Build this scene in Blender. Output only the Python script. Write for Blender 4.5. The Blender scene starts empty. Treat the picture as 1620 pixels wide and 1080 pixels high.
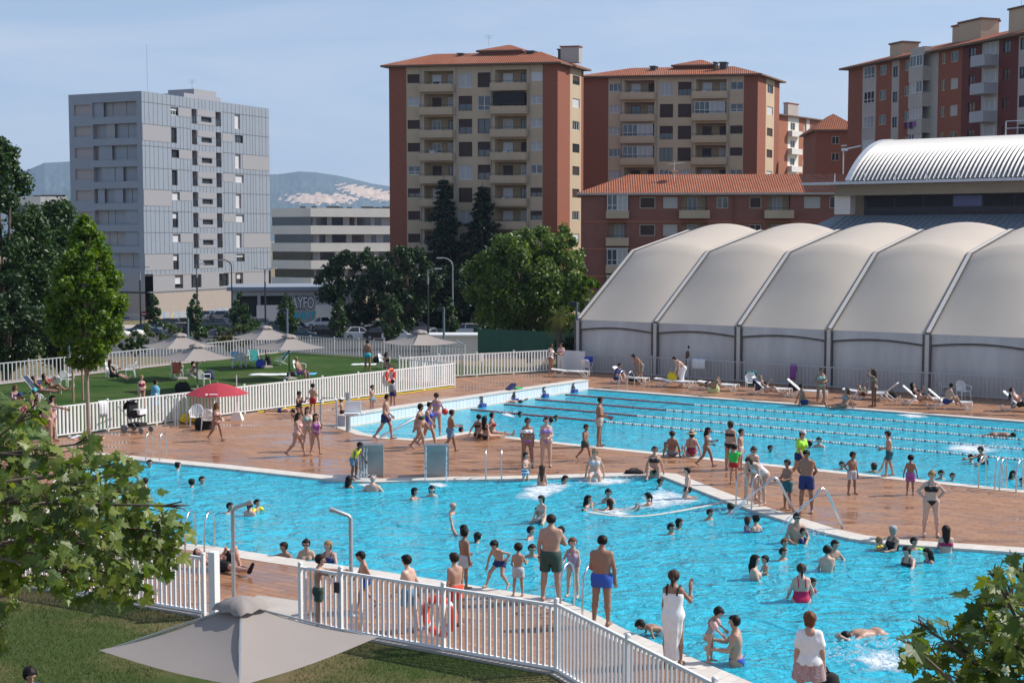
import bpy, math, random
import numpy as np
from mathutils import Vector, Matrix
from math import sin, cos, tan, radians as R, pi, atan2, sqrt, hypot
random.seed(7); rng = np.random.default_rng(7)
S = bpy.context.scene; COL = S.collection
# ------------------------------------------------------------------ camera, sky, sun, exposure
CH = 7.7; FPX = 2250.0; TH = math.atan(165/FPX)
cam_d = bpy.data.cameras.new('camera'); cam_d.lens = 50; cam_d.sensor_width = 36; cam_d.clip_end = 20000; cam_d.clip_start = .5
cam = bpy.data.objects.new('camera', cam_d); COL.objects.link(cam)
cam.location = (0, 0, CH); cam.rotation_euler = (pi/2-TH, 0, 0); S.camera = cam
SUN_EL = 42; SUN_AZ = 76        # azimuth measured clockwise from +Y
w = bpy.data.worlds.new("World"); S.world = w; w.use_nodes = True
nt = w.node_tree; bg = nt.nodes['Background']
sky = nt.nodes.new('ShaderNodeTexSky'); sky.sky_type = 'NISHITA'; sky.sun_disc = False
sky.sun_elevation = R(SUN_EL); sky.sun_rotation = R(SUN_AZ); sky.air_density = 1.0; sky.dust_density = .7; sky.ozone_density = 2.6
geo = nt.nodes.new('ShaderNodeTexCoord'); mp = nt.nodes.new('ShaderNodeMapping'); mp.inputs['Scale'].default_value = (1.2, 1.2, 6.0); mp.inputs['Rotation'].default_value = (0.12, .2, .5)
nz = nt.nodes.new('ShaderNodeTexNoise'); nz.inputs['Scale'].default_value = 2.6; nz.inputs['Detail'].default_value = 6; nz.inputs['Roughness'].default_value = .55; nz.inputs['Distortion'].default_value = .6
cr = nt.nodes.new('ShaderNodeValToRGB'); cr.color_ramp.elements[0].position = .42; cr.color_ramp.elements[0].color = (0, 0, 0, 1); cr.color_ramp.elements[1].position = .8; cr.color_ramp.elements[1].color = (.75, .75, .75, 1)
mx = nt.nodes.new('ShaderNodeMixRGB'); mx.inputs[2].default_value = (5.2, 5.6, 6.5, 1)
L = nt.links.new
L(geo.outputs['Generated'], mp.inputs['Vector']); L(mp.outputs[0], nz.inputs['Vector']); L(nz.outputs['Fac'], cr.inputs[0]); L(cr.outputs[0], mx.inputs[0])
sx = nt.nodes.new('ShaderNodeSeparateXYZ'); L(geo.outputs['Generated'], sx.inputs[0]); hr = nt.nodes.new('ShaderNodeMapRange'); hr.inputs[1].default_value = -.02; hr.inputs[2].default_value = .30; hr.inputs[3].default_value = .85; hr.inputs[4].default_value = .30; L(sx.outputs['Z'], hr.inputs[0])
m3 = nt.nodes.new('ShaderNodeMixRGB'); m3.inputs[2].default_value = (3.3, 4.3, 6.3, 1); L(hr.outputs[0], m3.inputs[0]); L(sky.outputs[0], m3.inputs[1]); L(m3.outputs[0], mx.inputs[1]); L(mx.outputs[0], bg.inputs[0]); bg.inputs[1].default_value = 0.112
sd = bpy.data.lights.new('sun', 'SUN'); sd.energy = 4.7; sd.angle = R(.53); sd.color = (1, .94, .86)
so = bpy.data.objects.new('sun', sd); COL.objects.link(so)
_sv = Vector((sin(R(SUN_AZ))*cos(R(SUN_EL)), cos(R(SUN_AZ))*cos(R(SUN_EL)), sin(R(SUN_EL))))
so.rotation_euler = _sv.to_track_quat('Z', 'Y').to_euler(); so.location = (60, 20, 80)
S.view_settings.view_transform = 'Standard'; S.view_settings.look = 'None'; S.view_settings.exposure = 0.22; S.view_settings.gamma = 1
S.cycles.max_bounces = 6; S.cycles.transparent_max_bounces = 10; S.cycles.caustics_reflective = False; S.cycles.caustics_refractive = False
# ------------------------------------------------------------------ photograph pixel -> place
_f = Vector((0, cos(TH), -sin(TH))); _u = Vector((0, sin(TH), cos(TH)))
def ray(x, y): return _f + Vector((1, 0, 0))*((x-810)/FPX) + _u*((540-y)/FPX)
def at(x, y, z=0.0):
    d = ray(x, y); t = (z-CH)/d.z; return Vector((d.x*t, d.y*t, z))
def atD(x, y, D):
    d = ray(x, y); t = D/d.y; return Vector((d.x*t, D, CH+d.z*t))
D1 = Vector((cos(R(-36.4)), sin(R(-36.4)), 0)); D2 = Vector((-D1.y, D1.x, 0))   # along the lanes / along the end wall
# ------------------------------------------------------------------ materials
MATS = {}
def lin(c):
    if isinstance(c, str):
        c = [int(c[i:i+2], 16)/255 for i in (0, 2, 4)]
        return tuple(((v+.055)/1.055)**2.4 if v > .04 else v/12.92 for v in c)
    return tuple(c)
def M(name, col=(.5, .5, .5), rough=.6, var=.12, scale=4.0, metal=0.0, bump=0.0, spec=.4, island=0.0, stretch=None, transl=0.0, coat=0.0):
    """procedural surface: base colour broken by noise (and per island), optional bump, translucency"""
    if name in MATS: return MATS[name]
    m = bpy.data.materials.new(name); m.use_nodes = True; MATS[name] = m
    n = m.node_tree.nodes; l = m.node_tree.links.new; b = n['Principled BSDF']
    col = lin(col)
    tc = n.new('ShaderNodeTexCoord'); vec = tc.outputs['Object']
    if stretch:
        mpp = n.new('ShaderNodeMapping'); mpp.inputs['Scale'].default_value = stretch; l(vec, mpp.inputs[0]); vec = mpp.outputs[0]
    no = n.new('ShaderNodeTexNoise'); no.inputs['Scale'].default_value = scale; no.inputs['Detail'].default_value = 5; no.inputs['Roughness'].default_value = .6; l(vec, no.inputs['Vector'])
    hsv = n.new('ShaderNodeHueSaturation'); hsv.inputs['Color'].default_value = (*col, 1)
    mr = n.new('ShaderNodeMapRange'); mr.inputs[1].default_value = .25; mr.inputs[2].default_value = .75; mr.inputs[3].default_value = 1-var; mr.inputs[4].default_value = 1+var; l(no.outputs['Fac'], mr.inputs[0])
    val = mr.outputs[0]
    if island:
        g = n.new('ShaderNodeNewGeometry'); r2 = n.new('ShaderNodeMapRange'); r2.inputs[3].default_value = 1-island; r2.inputs[4].default_value = 1+island; l(g.outputs['Random Per Island'], r2.inputs[0])
        mu = n.new('ShaderNodeMath'); mu.operation = 'MULTIPLY'; l(val, mu.inputs[0]); l(r2.outputs[0], mu.inputs[1]); val = mu.outputs[0]
        r3 = n.new('ShaderNodeMapRange'); r3.inputs[3].default_value = .5+.04*min(1, island*2); r3.inputs[4].default_value = .5-.03*min(1, island*2); l(g.outputs['Random Per Island'], r3.inputs[0]); l(r3.outputs[0], hsv.inputs['Hue'])
    l(val, hsv.inputs['Value']); l(hsv.outputs[0], b.inputs['Base Color'])
    b.inputs['Roughness'].default_value = rough; b.inputs['Metallic'].default_value = metal; b.inputs['Specular IOR Level'].default_value = spec
    if coat: b.inputs['Coat Weight'].default_value = coat; b.inputs['Coat Roughness'].default_value = .06
    if bump:
        bp = n.new('ShaderNodeBump'); bp.inputs['Strength'].default_value = bump; bp.inputs['Distance'].default_value = .05; l(no.outputs['Fac'], bp.inputs['Height']); l(bp.outputs[0], b.inputs['Normal'])
    if transl:
        tr = n.new('ShaderNodeBsdfTranslucent'); ad = n.new('ShaderNodeMixShader'); ad.inputs[0].default_value = transl
        hs2 = n.new('ShaderNodeHueSaturation'); hs2.inputs['Saturation'].default_value = 1.15; hs2.inputs['Value'].default_value = 1.5; hs2.inputs['Hue'].default_value = .485; l(hsv.outputs[0], hs2.inputs['Color']); l(hs2.outputs[0], tr.inputs['Color'])
        l(b.outputs[0], ad.inputs[1]); l(tr.outputs[0], ad.inputs[2]); l(ad.outputs[0], n['Material Output'].inputs[0])
    return m
def nodes_of(name):
    m = bpy.data.materials.new(name); m.use_nodes = True; MATS[name] = m
    return m, m.node_tree.nodes, m.node_tree.links.new, m.node_tree.nodes['Principled BSDF']
def mapping(n, l, rotz=0, scale=(1, 1, 1), src='Object'):
    tc = n.new('ShaderNodeTexCoord'); mpp = n.new('ShaderNodeMapping'); mpp.inputs['Rotation'].default_value = (0, 0, rotz); mpp.inputs['Scale'].default_value = scale
    l(tc.outputs[src], mpp.inputs[0]); return mpp.outputs[0]
def noise(n, l, vec, scale, detail=4, rough=.55, dist=0):
    o = n.new('ShaderNodeTexNoise'); o.inputs['Scale'].default_value = scale; o.inputs['Detail'].default_value = detail; o.inputs['Roughness'].default_value = rough; o.inputs['Distortion'].default_value = dist; l(vec, o.inputs['Vector']); return o.outputs['Fac']
def ramp(n, l, fac, stops):
    o = n.new('ShaderNodeValToRGB'); e = o.color_ramp.elements
    while len(e) < len(stops): e.new(.5)
    for k, (p, c) in enumerate(stops):
        e[k].position = p; c = lin(c) if not isinstance(c, (int, float)) else (c, c, c); e[k].color = (*c, 1)
    l(fac, o.inputs[0]); return o.outputs[0]
def mixc(n, l, fac, a, b, mode='MIX'):
    o = n.new('ShaderNodeMixRGB'); o.blend_type = mode
    for i, v in ((0, fac), (1, a), (2, b)):
        if hasattr(v, 'is_linked'): l(v, o.inputs[i])
        elif i == 0: o.inputs[0].default_value = v
        else: o.inputs[i].default_value = (*lin(v), 1)
    return o.outputs[0]
def math2(n, l, op, a, b=0.0):
    o = n.new('ShaderNodeMath'); o.operation = op
    for i, v in ((0, a), (1, b)):
        if hasattr(v, 'is_linked'): l(v, o.inputs[i])
        else: o.inputs[i].default_value = v
    return o.outputs[0]
def bumpn(n, l, h, b, strength=.3, dist=.05):
    o = n.new('ShaderNodeBump'); o.inputs['Strength'].default_value = strength; o.inputs['Distance'].default_value = dist; l(h, o.inputs['Height']); l(o.outputs[0], b.inputs['Normal']); return o
# ------------------------------------------------------------------ mesh collector and scene objects
class MB:
    def __init__(s): s.v = []; s.f = []; s.m = []; s.s = []
    def add(s, vs, fs, m=0, smooth=False):
        o = len(s.v); s.v += [tuple(v) for v in vs]; s.f += [tuple(i+o for i in f) for f in fs]; s.m += [m]*len(fs); s.s += [smooth]*len(fs); return s
    def quad(s, a, b, c, d, m=0): return s.add((a, b, c, d), ((0, 1, 2, 3),), m)
    def box(s, c, d, m=0, rz=0.0, mat=None):
        x, y, z = (k/2 for k in d); vs = [Vector((i*x, j*y, k*z)) for i in (-1, 1) for j in (-1, 1) for k in (-1, 1)]
        Rm = mat if mat is not None else Matrix.Rotation(rz, 3, 'Z'); c = Vector(c)
        return s.add([Rm@v+c for v in vs], ((0, 1, 3, 2), (4, 6, 7, 5), (0, 4, 5, 1), (2, 3, 7, 6), (0, 2, 6, 4), (1, 5, 7, 3)), m)
    def bar(s, a, b, w, h=None, m=0):
        a = Vector(a); b = Vector(b); d = b-a; L_ = d.length
        if L_ < 1e-6: return s
        z = d.normalized(); up = Vector((0, 0, 1)) if abs(z.z) < .95 else Vector((0, 1, 0)); x = up.cross(z).normalized(); y = z.cross(x)
        return s.box((a+b)/2, (w, h or w, L_), m, mat=Matrix((x, y, z)).transposed())
    def tube(s, pts, r, n=8, m=0, caps=True, smooth=True):
        pts = [Vector(p) for p in pts]; N = len(pts); rr = r if isinstance(r, (list, tuple)) else [r]*N
        vs = []; ref = None
        for i, p in enumerate(pts):
            t = (pts[min(i+1, N-1)]-pts[max(i-1, 0)]).normalized()
            if ref is None: ref = Vector((0, 0, 1)) if abs(t.z) < .9 else Vector((1, 0, 0))
            x = ref.cross(t)
            if x.length < 1e-4: x = Vector((0, 1, 0)).cross(t)
            x.normalize(); y = t.cross(x); ref = y.cross(t)*-1 if False else ref
            for k in range(n):
                a = 2*pi*k/n; vs.append(p+x*(cos(a)*rr[i])+y*(sin(a)*rr[i]))
        fs = [(i*n+k, i*n+(k+1) % n, (i+1)*n+(k+1) % n, (i+1)*n+k) for i in range(N-1) for k in range(n)]
        s.add(vs, fs, m, smooth)
        if caps and n > 2: s.add(vs[:n], (tuple(range(n-1, -1, -1)),), m); s.add(vs[-n:], (tuple(range(n)),), m)
        return s
    def lathe(s, prof, c=(0, 0, 0), n=16, m=0, smooth=True, sx=1, sy=1):
        c = Vector(c); vs = [c+Vector((r*cos(2*pi*k/n)*sx, r*sin(2*pi*k/n)*sy, z)) for r, z in prof for k in range(n)]
        return s.add(vs, [(i*n+k, i*n+(k+1) % n, (i+1)*n+(k+1) % n, (i+1)*n+k) for i in range(len(prof)-1) for k in range(n)], m, smooth)
    def prism(s, poly, z0, z1, m=0):
        n = len(poly); vs = [(p[0], p[1], z0) for p in poly]+[(p[0], p[1], z1) for p in poly]
        return s.add(vs, [tuple(range(n-1, -1, -1)), tuple(range(n, 2*n))]+[(i, (i+1) % n, n+(i+1) % n, n+i) for i in range(n)], m)
    def ext(s, prof, y0, y1, m=0, fx=None):
        """profile in (x,z) extruded along y"""
        n = len(prof); vs = [(p[0], y0, p[1]) for p in prof]+[(p[0], y1, p[1]) for p in prof]
        if fx: vs = [fx(Vector(v)) for v in vs]
        return s.add(vs, [tuple(range(n)), tuple(range(2*n-1, n-1, -1))]+[(i, n+i, n+(i+1) % n, (i+1) % n) for i in range(n)], m)
    def ball(s, c, r, m=0, n=10, k=6):
        c = Vector(c); r = Vector(r) if hasattr(r, '__len__') else Vector((r, r, r))
        vs = [c+Vector((r.x*sin(pi*i/k)*cos(2*pi*j/n), r.y*sin(pi*i/k)*sin(2*pi*j/n), r.z*cos(pi*i/k))) for i in range(k+1) for j in range(n)]
        return s.add(vs, [(i*n+j, (i+1)*n+j, (i+1)*n+(j+1) % n, i*n+(j+1) % n) for i in range(k) for j in range(n)], m, True)
    def mesh(s, name, mats):
        me = bpy.data.meshes.new(name); me.from_pydata(s.v, [], s.f)
        for m in mats: me.materials.append(m)
        if len(mats) > 1: me.polygons.foreach_set('material_index', s.m)
        me.polygons.foreach_set('use_smooth', s.s); me.update(); return me
    def build(s, name, mats, parent=None, loc=(0, 0, 0), rz=0):
        if not isinstance(mats, (list, tuple)): mats = [mats]
        return link(name, s.mesh(name, mats), parent, loc, rz)
def link(name, me, parent=None, loc=(0, 0, 0), rz=0):
    o = bpy.data.objects.new(name, me); COL.objects.link(o); o.location = loc; o.rotation_euler = (0, 0, rz)
    if parent is not None: o.parent = parent
    return o
def np_mesh(name, V, F, mats, smooth=False, mi=None):
    """V (n,3) array, F (m,k) array"""
    me = bpy.data.meshes.new(name); V = np.asarray(V, 'f4'); F = np.asarray(F, 'i4'); k = F.shape[1]
    me.vertices.add(len(V)); me.vertices.foreach_set('co', V.ravel()); me.loops.add(F.size); me.loops.foreach_set('vertex_index', F.ravel())
    me.polygons.add(len(F)); me.polygons.foreach_set('loop_start', np.arange(0, F.size, k, dtype='i4')); me.polygons.foreach_set('loop_total', np.full(len(F), k, 'i4'))
    for m in (mats if isinstance(mats, (list, tuple)) else [mats]): me.materials.append(m)
    if mi is not None: me.polygons.foreach_set('material_index', np.asarray(mi, 'i4'))
    me.polygons.foreach_set('use_smooth', np.full(len(F), smooth)); me.update(calc_edges=True); me.validate(); return me
def tag(o, label, cat, group=None, kind=None):
    if label: o['label'] = label
    if cat: o['category'] = cat
    if group: o['group'] = group
    if kind: o['kind'] = kind
    return o
def thing(name, label, cat, loc=(0, 0, 0), rz=0, group=None):
    return tag(link(name, None, None, loc, rz), label, cat, group)
def struct(name, mb, mats, label=None):
    o = mb.build(name, mats); o['kind'] = 'structure'
    return tag(o, label or {}.get(name), None)
def copy_tree(o, parent=None):
    c = o.copy(); COL.objects.link(c)
    if parent is not None: c.parent = parent
    for ch in list(o.children): copy_tree(ch, c)
    return c
def place(o, loc, rz=0, label=None, group=None):
    o.location = loc; o.rotation_euler = (0, 0, rz)
    if label: o['label'] = label
    if group: o['group'] = group
    return o
WHITE = lambda: M('white_paint', (.8, .8, .79), .45, .05)
STEEL = lambda: M('brushed_steel', (.62, .62, .62), .28, .1, metal=1.0)
# ------------------------------------------------------------------ setting materials
WZ = -0.06          # water level
def setting_mats():
    # deck of long terracotta tiles, part wet
    m, n, l, b = nodes_of('deck_tiles'); v = mapping(n, l, R(36.4))
    br = n.new('ShaderNodeTexBrick'); l(v, br.inputs['Vector']); br.inputs['Scale'].default_value = 1; br.inputs['Brick Width'].default_value = .75; br.inputs['Row Height'].default_value = .25; br.inputs['Mortar Size'].default_value = .016; br.inputs['Bias'].default_value = -.1
    br.inputs['Color1'].default_value = (*lin((.29, .145, .078)), 1); br.inputs['Color2'].default_value = (*lin((.40, .215, .122)), 1); br.inputs['Mortar'].default_value = (.16, .075, .045, 1)
    big = noise(n, l, v, .35, 5, .6); v2 = mapping(n, l, R(36.4), (.5, 1.6, 1)); mid = noise(n, l, v2, 1.1, 6, .65, .4); fine = noise(n, l, v, 9, 3)
    c = mixc(n, l, ramp(n, l, fine, ((.3, 0.0), (.75, .35))), br.outputs['Color'], (.42, .25, .155))
    c = mixc(n, l, ramp(n, l, big, ((.35, 0.0), (.7, .4))), c, (.38, .215, .13))
    # wet round the pools: more likely near them (object coordinates = metres)
    wet = ramp(n, l, mid, ((.43, 0.0), (.56, 1.0))); wet2 = ramp(n, l, big, ((.40, 0.0), (.56, 1.0)))
    wetf = math2(n, l, 'MULTIPLY', wet, wet2)
    c2 = mixc(n, l, wetf, c, mixc(n, l, 1.0, c, (.72, .6, .5), 'MULTIPLY'))
    l(c2, b.inputs['Base Color']); l(ramp(n, l, wetf, ((0, .5), (1, .07))), b.inputs['Roughness'])
    l(ramp(n, l, wetf, ((0, .16), (1, .6))), b.inputs['Specular IOR Level'])
    bumpn(n, l, math2(n, l, 'ADD', math2(n, l, 'MULTIPLY', br.outputs['Fac'], -.6), math2(n, l, 'MULTIPLY', fine, .4)), b, .22, .012)
    # pale coping tiles
    m, n, l, b = nodes_of('coping_tiles'); v = mapping(n, l, R(36.4)); br = n.new('ShaderNodeTexBrick'); l(v, br.inputs['Vector']); br.inputs['Scale'].default_value = 1; br.inputs['Brick Width'].default_value = .25; br.inputs['Row Height'].default_value = .25; br.inputs['Mortar Size'].default_value = .006; br.offset = 0
    br.inputs['Color1'].default_value = (.60, .55, .49, 1); br.inputs['Color2'].default_value = (.67, .62, .56, 1); br.inputs['Mortar'].default_value = (.45, .42, .39, 1)
    nz_ = noise(n, l, v, 1.7, 5); l(mixc(n, l, ramp(n, l, nz_, ((.4, 0.0), (.75, .45))), br.outputs['Color'], (.5, .45, .4)), b.inputs['Base Color']); b.inputs['Roughness'].default_value = .6; b.inputs['Specular IOR Level'].default_value = .25
    # white wall tiles
    m, n, l, b = nodes_of('wall_tiles'); v = mapping(n, l); br = n.new('ShaderNodeTexBrick'); l(v, br.inputs['Vector']); br.inputs['Scale'].default_value = 1; br.inputs['Brick Width'].default_value = .25; br.inputs['Row Height'].default_value = .6; br.inputs['Mortar Size'].default_value = .012; br.offset = 0
    br.inputs['Color1'].default_value = (.72, .74, .77, 1); br.inputs['Color2'].default_value = (.78, .8, .82, 1); br.inputs['Mortar'].default_value = (.45, .47, .52, 1); l(br.outputs['Color'], b.inputs['Base Color']); b.inputs['Roughness'].default_value = .25
    # pool basin tiles
    m, n, l, b = nodes_of('basin_tiles'); v = mapping(n, l, R(36.4)); br = n.new('ShaderNodeTexBrick'); l(v, br.inputs['Vector']); br.inputs['Scale'].default_value = 1; br.inputs['Brick Width'].default_value = .25; br.inputs['Row Height'].default_value = .25; br.inputs['Mortar Size'].default_value = .012; br.offset = 0
    br.inputs['Color1'].default_value = (.34, .72, .84, 1); br.inputs['Color2'].default_value = (.38, .76, .87, 1); br.inputs['Mortar'].default_value = (.22, .52, .64, 1); l(br.outputs['Color'], b.inputs['Base Color'])
    # water: clear, tinted, scattering, glossy, rippled
    m, n, l, b = nodes_of('pool_water'); n.remove(b)
    out = n['Material Output']
    v = mapping(n, l, R(20), (1, 1.5, 1)); v3 = mapping(n, l, R(-30), (1.25, 1, 1))
    n1 = noise(n, l, v, .8, 3, .5, .8); n2 = noise(n, l, v3, 2.6, 4, .6, 1.2); n3 = noise(n, l, v, 9, 2, .5, .6)
    h = math2(n, l, 'ADD', math2(n, l, 'MULTIPLY', n1, 2.1), math2(n, l, 'ADD', math2(n, l, 'MULTIPLY', n2, .62), math2(n, l, 'MULTIPLY', n3, .05)))
    bp = n.new('ShaderNodeBump'); bp.inputs['Strength'].default_value = 1.0; bp.inputs['Distance'].default_value = .2; l(h, bp.inputs['Height'])
    bp2 = n.new('ShaderNodeBump'); bp2.inputs['Strength'].default_value = .7; bp2.inputs['Distance'].default_value = .16; l(h, bp2.inputs['Height'])
    df = n.new('ShaderNodeBsdfDiffuse'); df.inputs['Color'].default_value = (.04, .70, .95, 1); l(bp.outputs[0], df.inputs['Normal'])
    tp = n.new('ShaderNodeBsdfTransparent'); tp.inputs['Color'].default_value = (.5, .90, .97, 1)
    gl = n.new('ShaderNodeBsdfGlossy'); gl.inputs['Roughness'].default_value = .06; l(bp2.outputs[0], gl.inputs['Normal'])
    fr = n.new('ShaderNodeFresnel'); fr.inputs['IOR'].default_value = 1.27; l(bp2.outputs[0], fr.inputs['Normal'])
    m1 = n.new('ShaderNodeMixShader'); m1.inputs[0].default_value = .66; l(tp.outputs[0], m1.inputs[1]); l(df.outputs[0], m1.inputs[2])
    m2 = n.new('ShaderNodeMixShader'); l(fr.outputs[0], m2.inputs[0]); l(m1.outputs[0], m2.inputs[1]); l(gl.outputs[0], m2.inputs[2]); l(m2.outputs[0], out.inputs[0])
    # foam: white froth with gaps
    m, n, l, b = nodes_of('foam'); out = n['Material Output']; v = mapping(n, l); f = noise(n, l, v, 3.2, 6, .72, .7)
    vc = n.new('ShaderNodeVertexColor'); vc.layer_name = 'edge'
    fac = ramp(n, l, math2(n, l, 'MULTIPLY', f, vc.outputs['Color']), ((.24, 0.0), (.5, .9)))
    b.inputs['Base Color'].default_value = (.8, .86, .9, 1); b.inputs['Roughness'].default_value = .5; tp = n.new('ShaderNodeBsdfTransparent'); ms = n.new('ShaderNodeMixShader'); l(fac, ms.inputs[0]); l(tp.outputs[0], ms.inputs[1]); l(b.outputs[0], ms.inputs[2]); l(ms.outputs[0], out.inputs[0])
    bumpn(n, l, f, b, .8, .05)
    # grass sheets
    for nm, a, c, d, sc in (('lawn_grass', (.026, .066, .010), (.042, .09, .016), (.07, .10, .028), .25), ('worn_grass', (.042, .075, .016), (.075, .10, .026), (.21, .155, .08), .2)):
        m, n, l, b = nodes_of(nm); v = mapping(n, l); big = noise(n, l, v, sc, 5, .62, .3); fi = noise(n, l, v, 14, 5, .75)
        cc = mixc(n, l, ramp(n, l, fi, ((.3, 0.0), (.7, 1.0))), a, c); cc = mixc(n, l, ramp(n, l, big, ((.46, 0.0), (.60, .85))), cc, d); l(cc, b.inputs['Base Color']); b.inputs['Roughness'].default_value = .85; b.inputs['Specular IOR Level'].default_value = .1; bumpn(n, l, fi, b, .9, .06)
    m, n, l, b = nodes_of('rough_ground'); v = mapping(n, l); big = noise(n, l, v, .05, 6, .62, .4); fi = noise(n, l, v, 1.7, 6, .75)
    cc = mixc(n, l, ramp(n, l, fi, ((.3, 0.0), (.7, 1.0))), (.10, .105, .03), (.22, .19, .085)); cc = mixc(n, l, ramp(n, l, big, ((.45, 0.0), (.62, .9))), cc, (.25, .17, .10)); l(cc, b.inputs['Base Color']); b.inputs['Roughness'].default_value = .9; bumpn(n, l, fi, b, .8, .3)
    M('asphalt', (.07, .07, .075), .85, .2, 1.5, bump=.2); M('pale_concrete', (.42, .38, .34), .8, .14, 1.2, bump=.15); M('pink_path', (.36, .25, .20), .85, .12, .6); M('road_paint', (.6, .6, .58), .6, .1)
    M('haze_tint_slope', (.07, .11, .13), .9, .25, .003, stretch=(1, 1, 3)); M('quarry_rock', (.5, .38, .3), .9, .25, .02)  # ridge colour shifted to blue, so part of the distance haze is painted in
setting_mats()
# ------------------------------------------------------------------ outlines
def uv(u, v, z=0): p = D1*u+D2*v; return Vector((p.x, p.y, z))
UW = -39.6
lap = [uv(UW, 60.25), uv(UW, 42.3), at(580, 686), at(620, 692), at(663, 694.5), at(690, 692), at(706, 688), at(741, 682), at(802, 690), at(860, 697), uv(12, 43.85), uv(12, 60.25)]
lap = [Vector((p.x, p.y, 0)) for p in lap]
lez = [at(128, 738), at(170, 723), at(340, 739), at(470, 753), at(540, 760.5), at(600, 762.5), at(660, 760), at(850, 757), at(1030, 751.5), at(1048, 753), at(1160, 797), at(1290, 839), at(1345, 852), at(1400, 859.5), at(1700, 880), at(2050, 930), at(2100, 1250), at(1330, 1145), at(1200, 1084), at(1000, 1001), at(930, 966), at(880, 947), at(760, 928), at(600, 903), at(440, 880), at(330, 863), at(205, 853), at(90, 815)]
def signed_area(p): return sum(p[i].x*p[(i+1) % len(p)].y-p[(i+1) % len(p)].x*p[i].y for i in range(len(p)))/2
for P_ in (lap, lez):
    if signed_area(P_) < 0: P_.reverse()
def offset(poly, d):
    n = len(poly); out = []
    for i in range(n):
        a, b_, c = poly[i-1], poly[i], poly[(i+1) % n]
        e1 = (b_-a).normalized(); e2 = (c-b_).normalized(); n1 = Vector((e1.y, -e1.x, 0)); n2 = Vector((e2.y, -e2.x, 0)); k = (n1+n2); k /= max(.5, k.length_squared/2); out.append(b_+k*d)
    return out
import bmesh
def filled(outer, holes=(), z=0.0):
    bm = bmesh.new()
    for lp in (outer, *holes):
        vs = [bm.verts.new((p[0], p[1], z)) for p in lp]
        for i in range(len(vs)): bm.edges.new((vs[i], vs[(i+1) % len(vs)]))
    bmesh.ops.triangle_fill(bm, use_beauty=True, edges=bm.edges[:]); bm.normal_update()
    for f in bm.faces:
        if f.normal.z < 0: f.normal_flip()
    mb = MB(); bm.verts.index_update(); mb.add([v.co[:] for v in bm.verts], [tuple(v.index for v in f.verts) for f in bm.faces]); bm.free(); return mb
# fences' ground lines
MF0, MF1 = at(89, 692), at(719, 610.5); BF0, BF1, BF2, BF3 = at(0, 609), at(455, 557), at(580, 565), at(735, 578)
RF0, RF1 = at(632, 602), at(869, 588); TF0, TF1 = at(920, 589), at(1640, 636.5)
FL, FR, FG0, FG1 = at(30, 925), at(323, 974), at(476, 990), at(880, 1065)
FG2 = FG1+(atD(1130, 1080, 20.6)-atD(880, 950, 25.2)).normalized()*7.5; FG2.z = 0
MFX = MF0+(MF0-MF1).normalized()*18; FLX = FL+(FL-FR).normalized()*16
TFD = (TF1-TF0).normalized()
deck_out = [MFX, FLX, FL, FR, at(410, 985), at(478, 993), FG1, FG2, FG2+Vector((6, -14, 0)), Vector((60, -5, 0)), Vector((95, 40, 0)), TF1+D2*30, TF0+D2*28, RF1+Vector((1.5, 8, 0)), RF1, RF0, MF1, MF0]
cop_l = offset(lap, .45); cop_z = offset(lez, .62)
struct('pool_deck', filled(deck_out, [cop_l, cop_z]), MATS['deck_tiles'], 'wet terracotta tiled deck around the two pools')
def ring(inner, outer, z, zi):
    mb = MB(); n = len(inner)
    for i in range(n):
        j = (i+1) % n; a, b_, c, d = inner[i], inner[j], outer[j], outer[i]
        mb.quad((a.x, a.y, z), (d.x, d.y, z), (c.x, c.y, z), (b_.x, b_.y, z)); mb.quad((a.x, a.y, zi), (a.x, a.y, z), (b_.x, b_.y, z), (b_.x, b_.y, zi)); mb.quad((d.x, d.y, z), (d.x, d.y, -.1), (c.x, c.y, -.1), (c.x, c.y, z))
    return mb
for nm, inn, out_, lab in (('pool_coping', lap, cop_l, 'pale coping around the lap pool'), ('pool_coping', lez, cop_z, 'pale coping around the leisure pool')):
    struct(nm, ring(inn, out_, .012, -.12), MATS['coping_tiles'], lab)
def basin(poly, depth, lines=()):
    mb = filled(poly, z=-depth); n = len(poly)
    for i in range(n):
        a, b_ = poly[i], poly[(i+1) % n]; mb.quad((a.x, a.y, -depth), (b_.x, b_.y, -depth), (b_.x, b_.y, -.12), (a.x, a.y, -.12))
    for (a, b_, wd) in lines:
        s_ = (b_-a).normalized(); k = Vector((-s_.y, s_.x, 0))*wd/2; z = Vector((0, 0, -depth+.004)); mb.quad(a-k+z, a+k+z, b_+k+z, b_-k+z, 1)
    return mb
M('lane_line', (.02, .05, .16), .5)
struct('pool_basin', basin(lap, 1.9, [(uv(UW+2, v), uv(12, v), .3) for v in (46.5, 48.9, 51.35, 53.85, 56.35, 58.9)]), [MATS['basin_tiles'], MATS['lane_line']], 'tiled basin of the lap pool')
struct('pool_basin', basin(lez, 1.75), MATS['basin_tiles'], 'tiled basin of the leisure pool')
for poly, lab in ((lap, 'rippled blue water of the lap pool'), (lez, 'rippled blue water of the leisure pool')):
    struct('water', filled(offset(poly, .002), z=WZ), MATS['pool_water'], lab)
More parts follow.
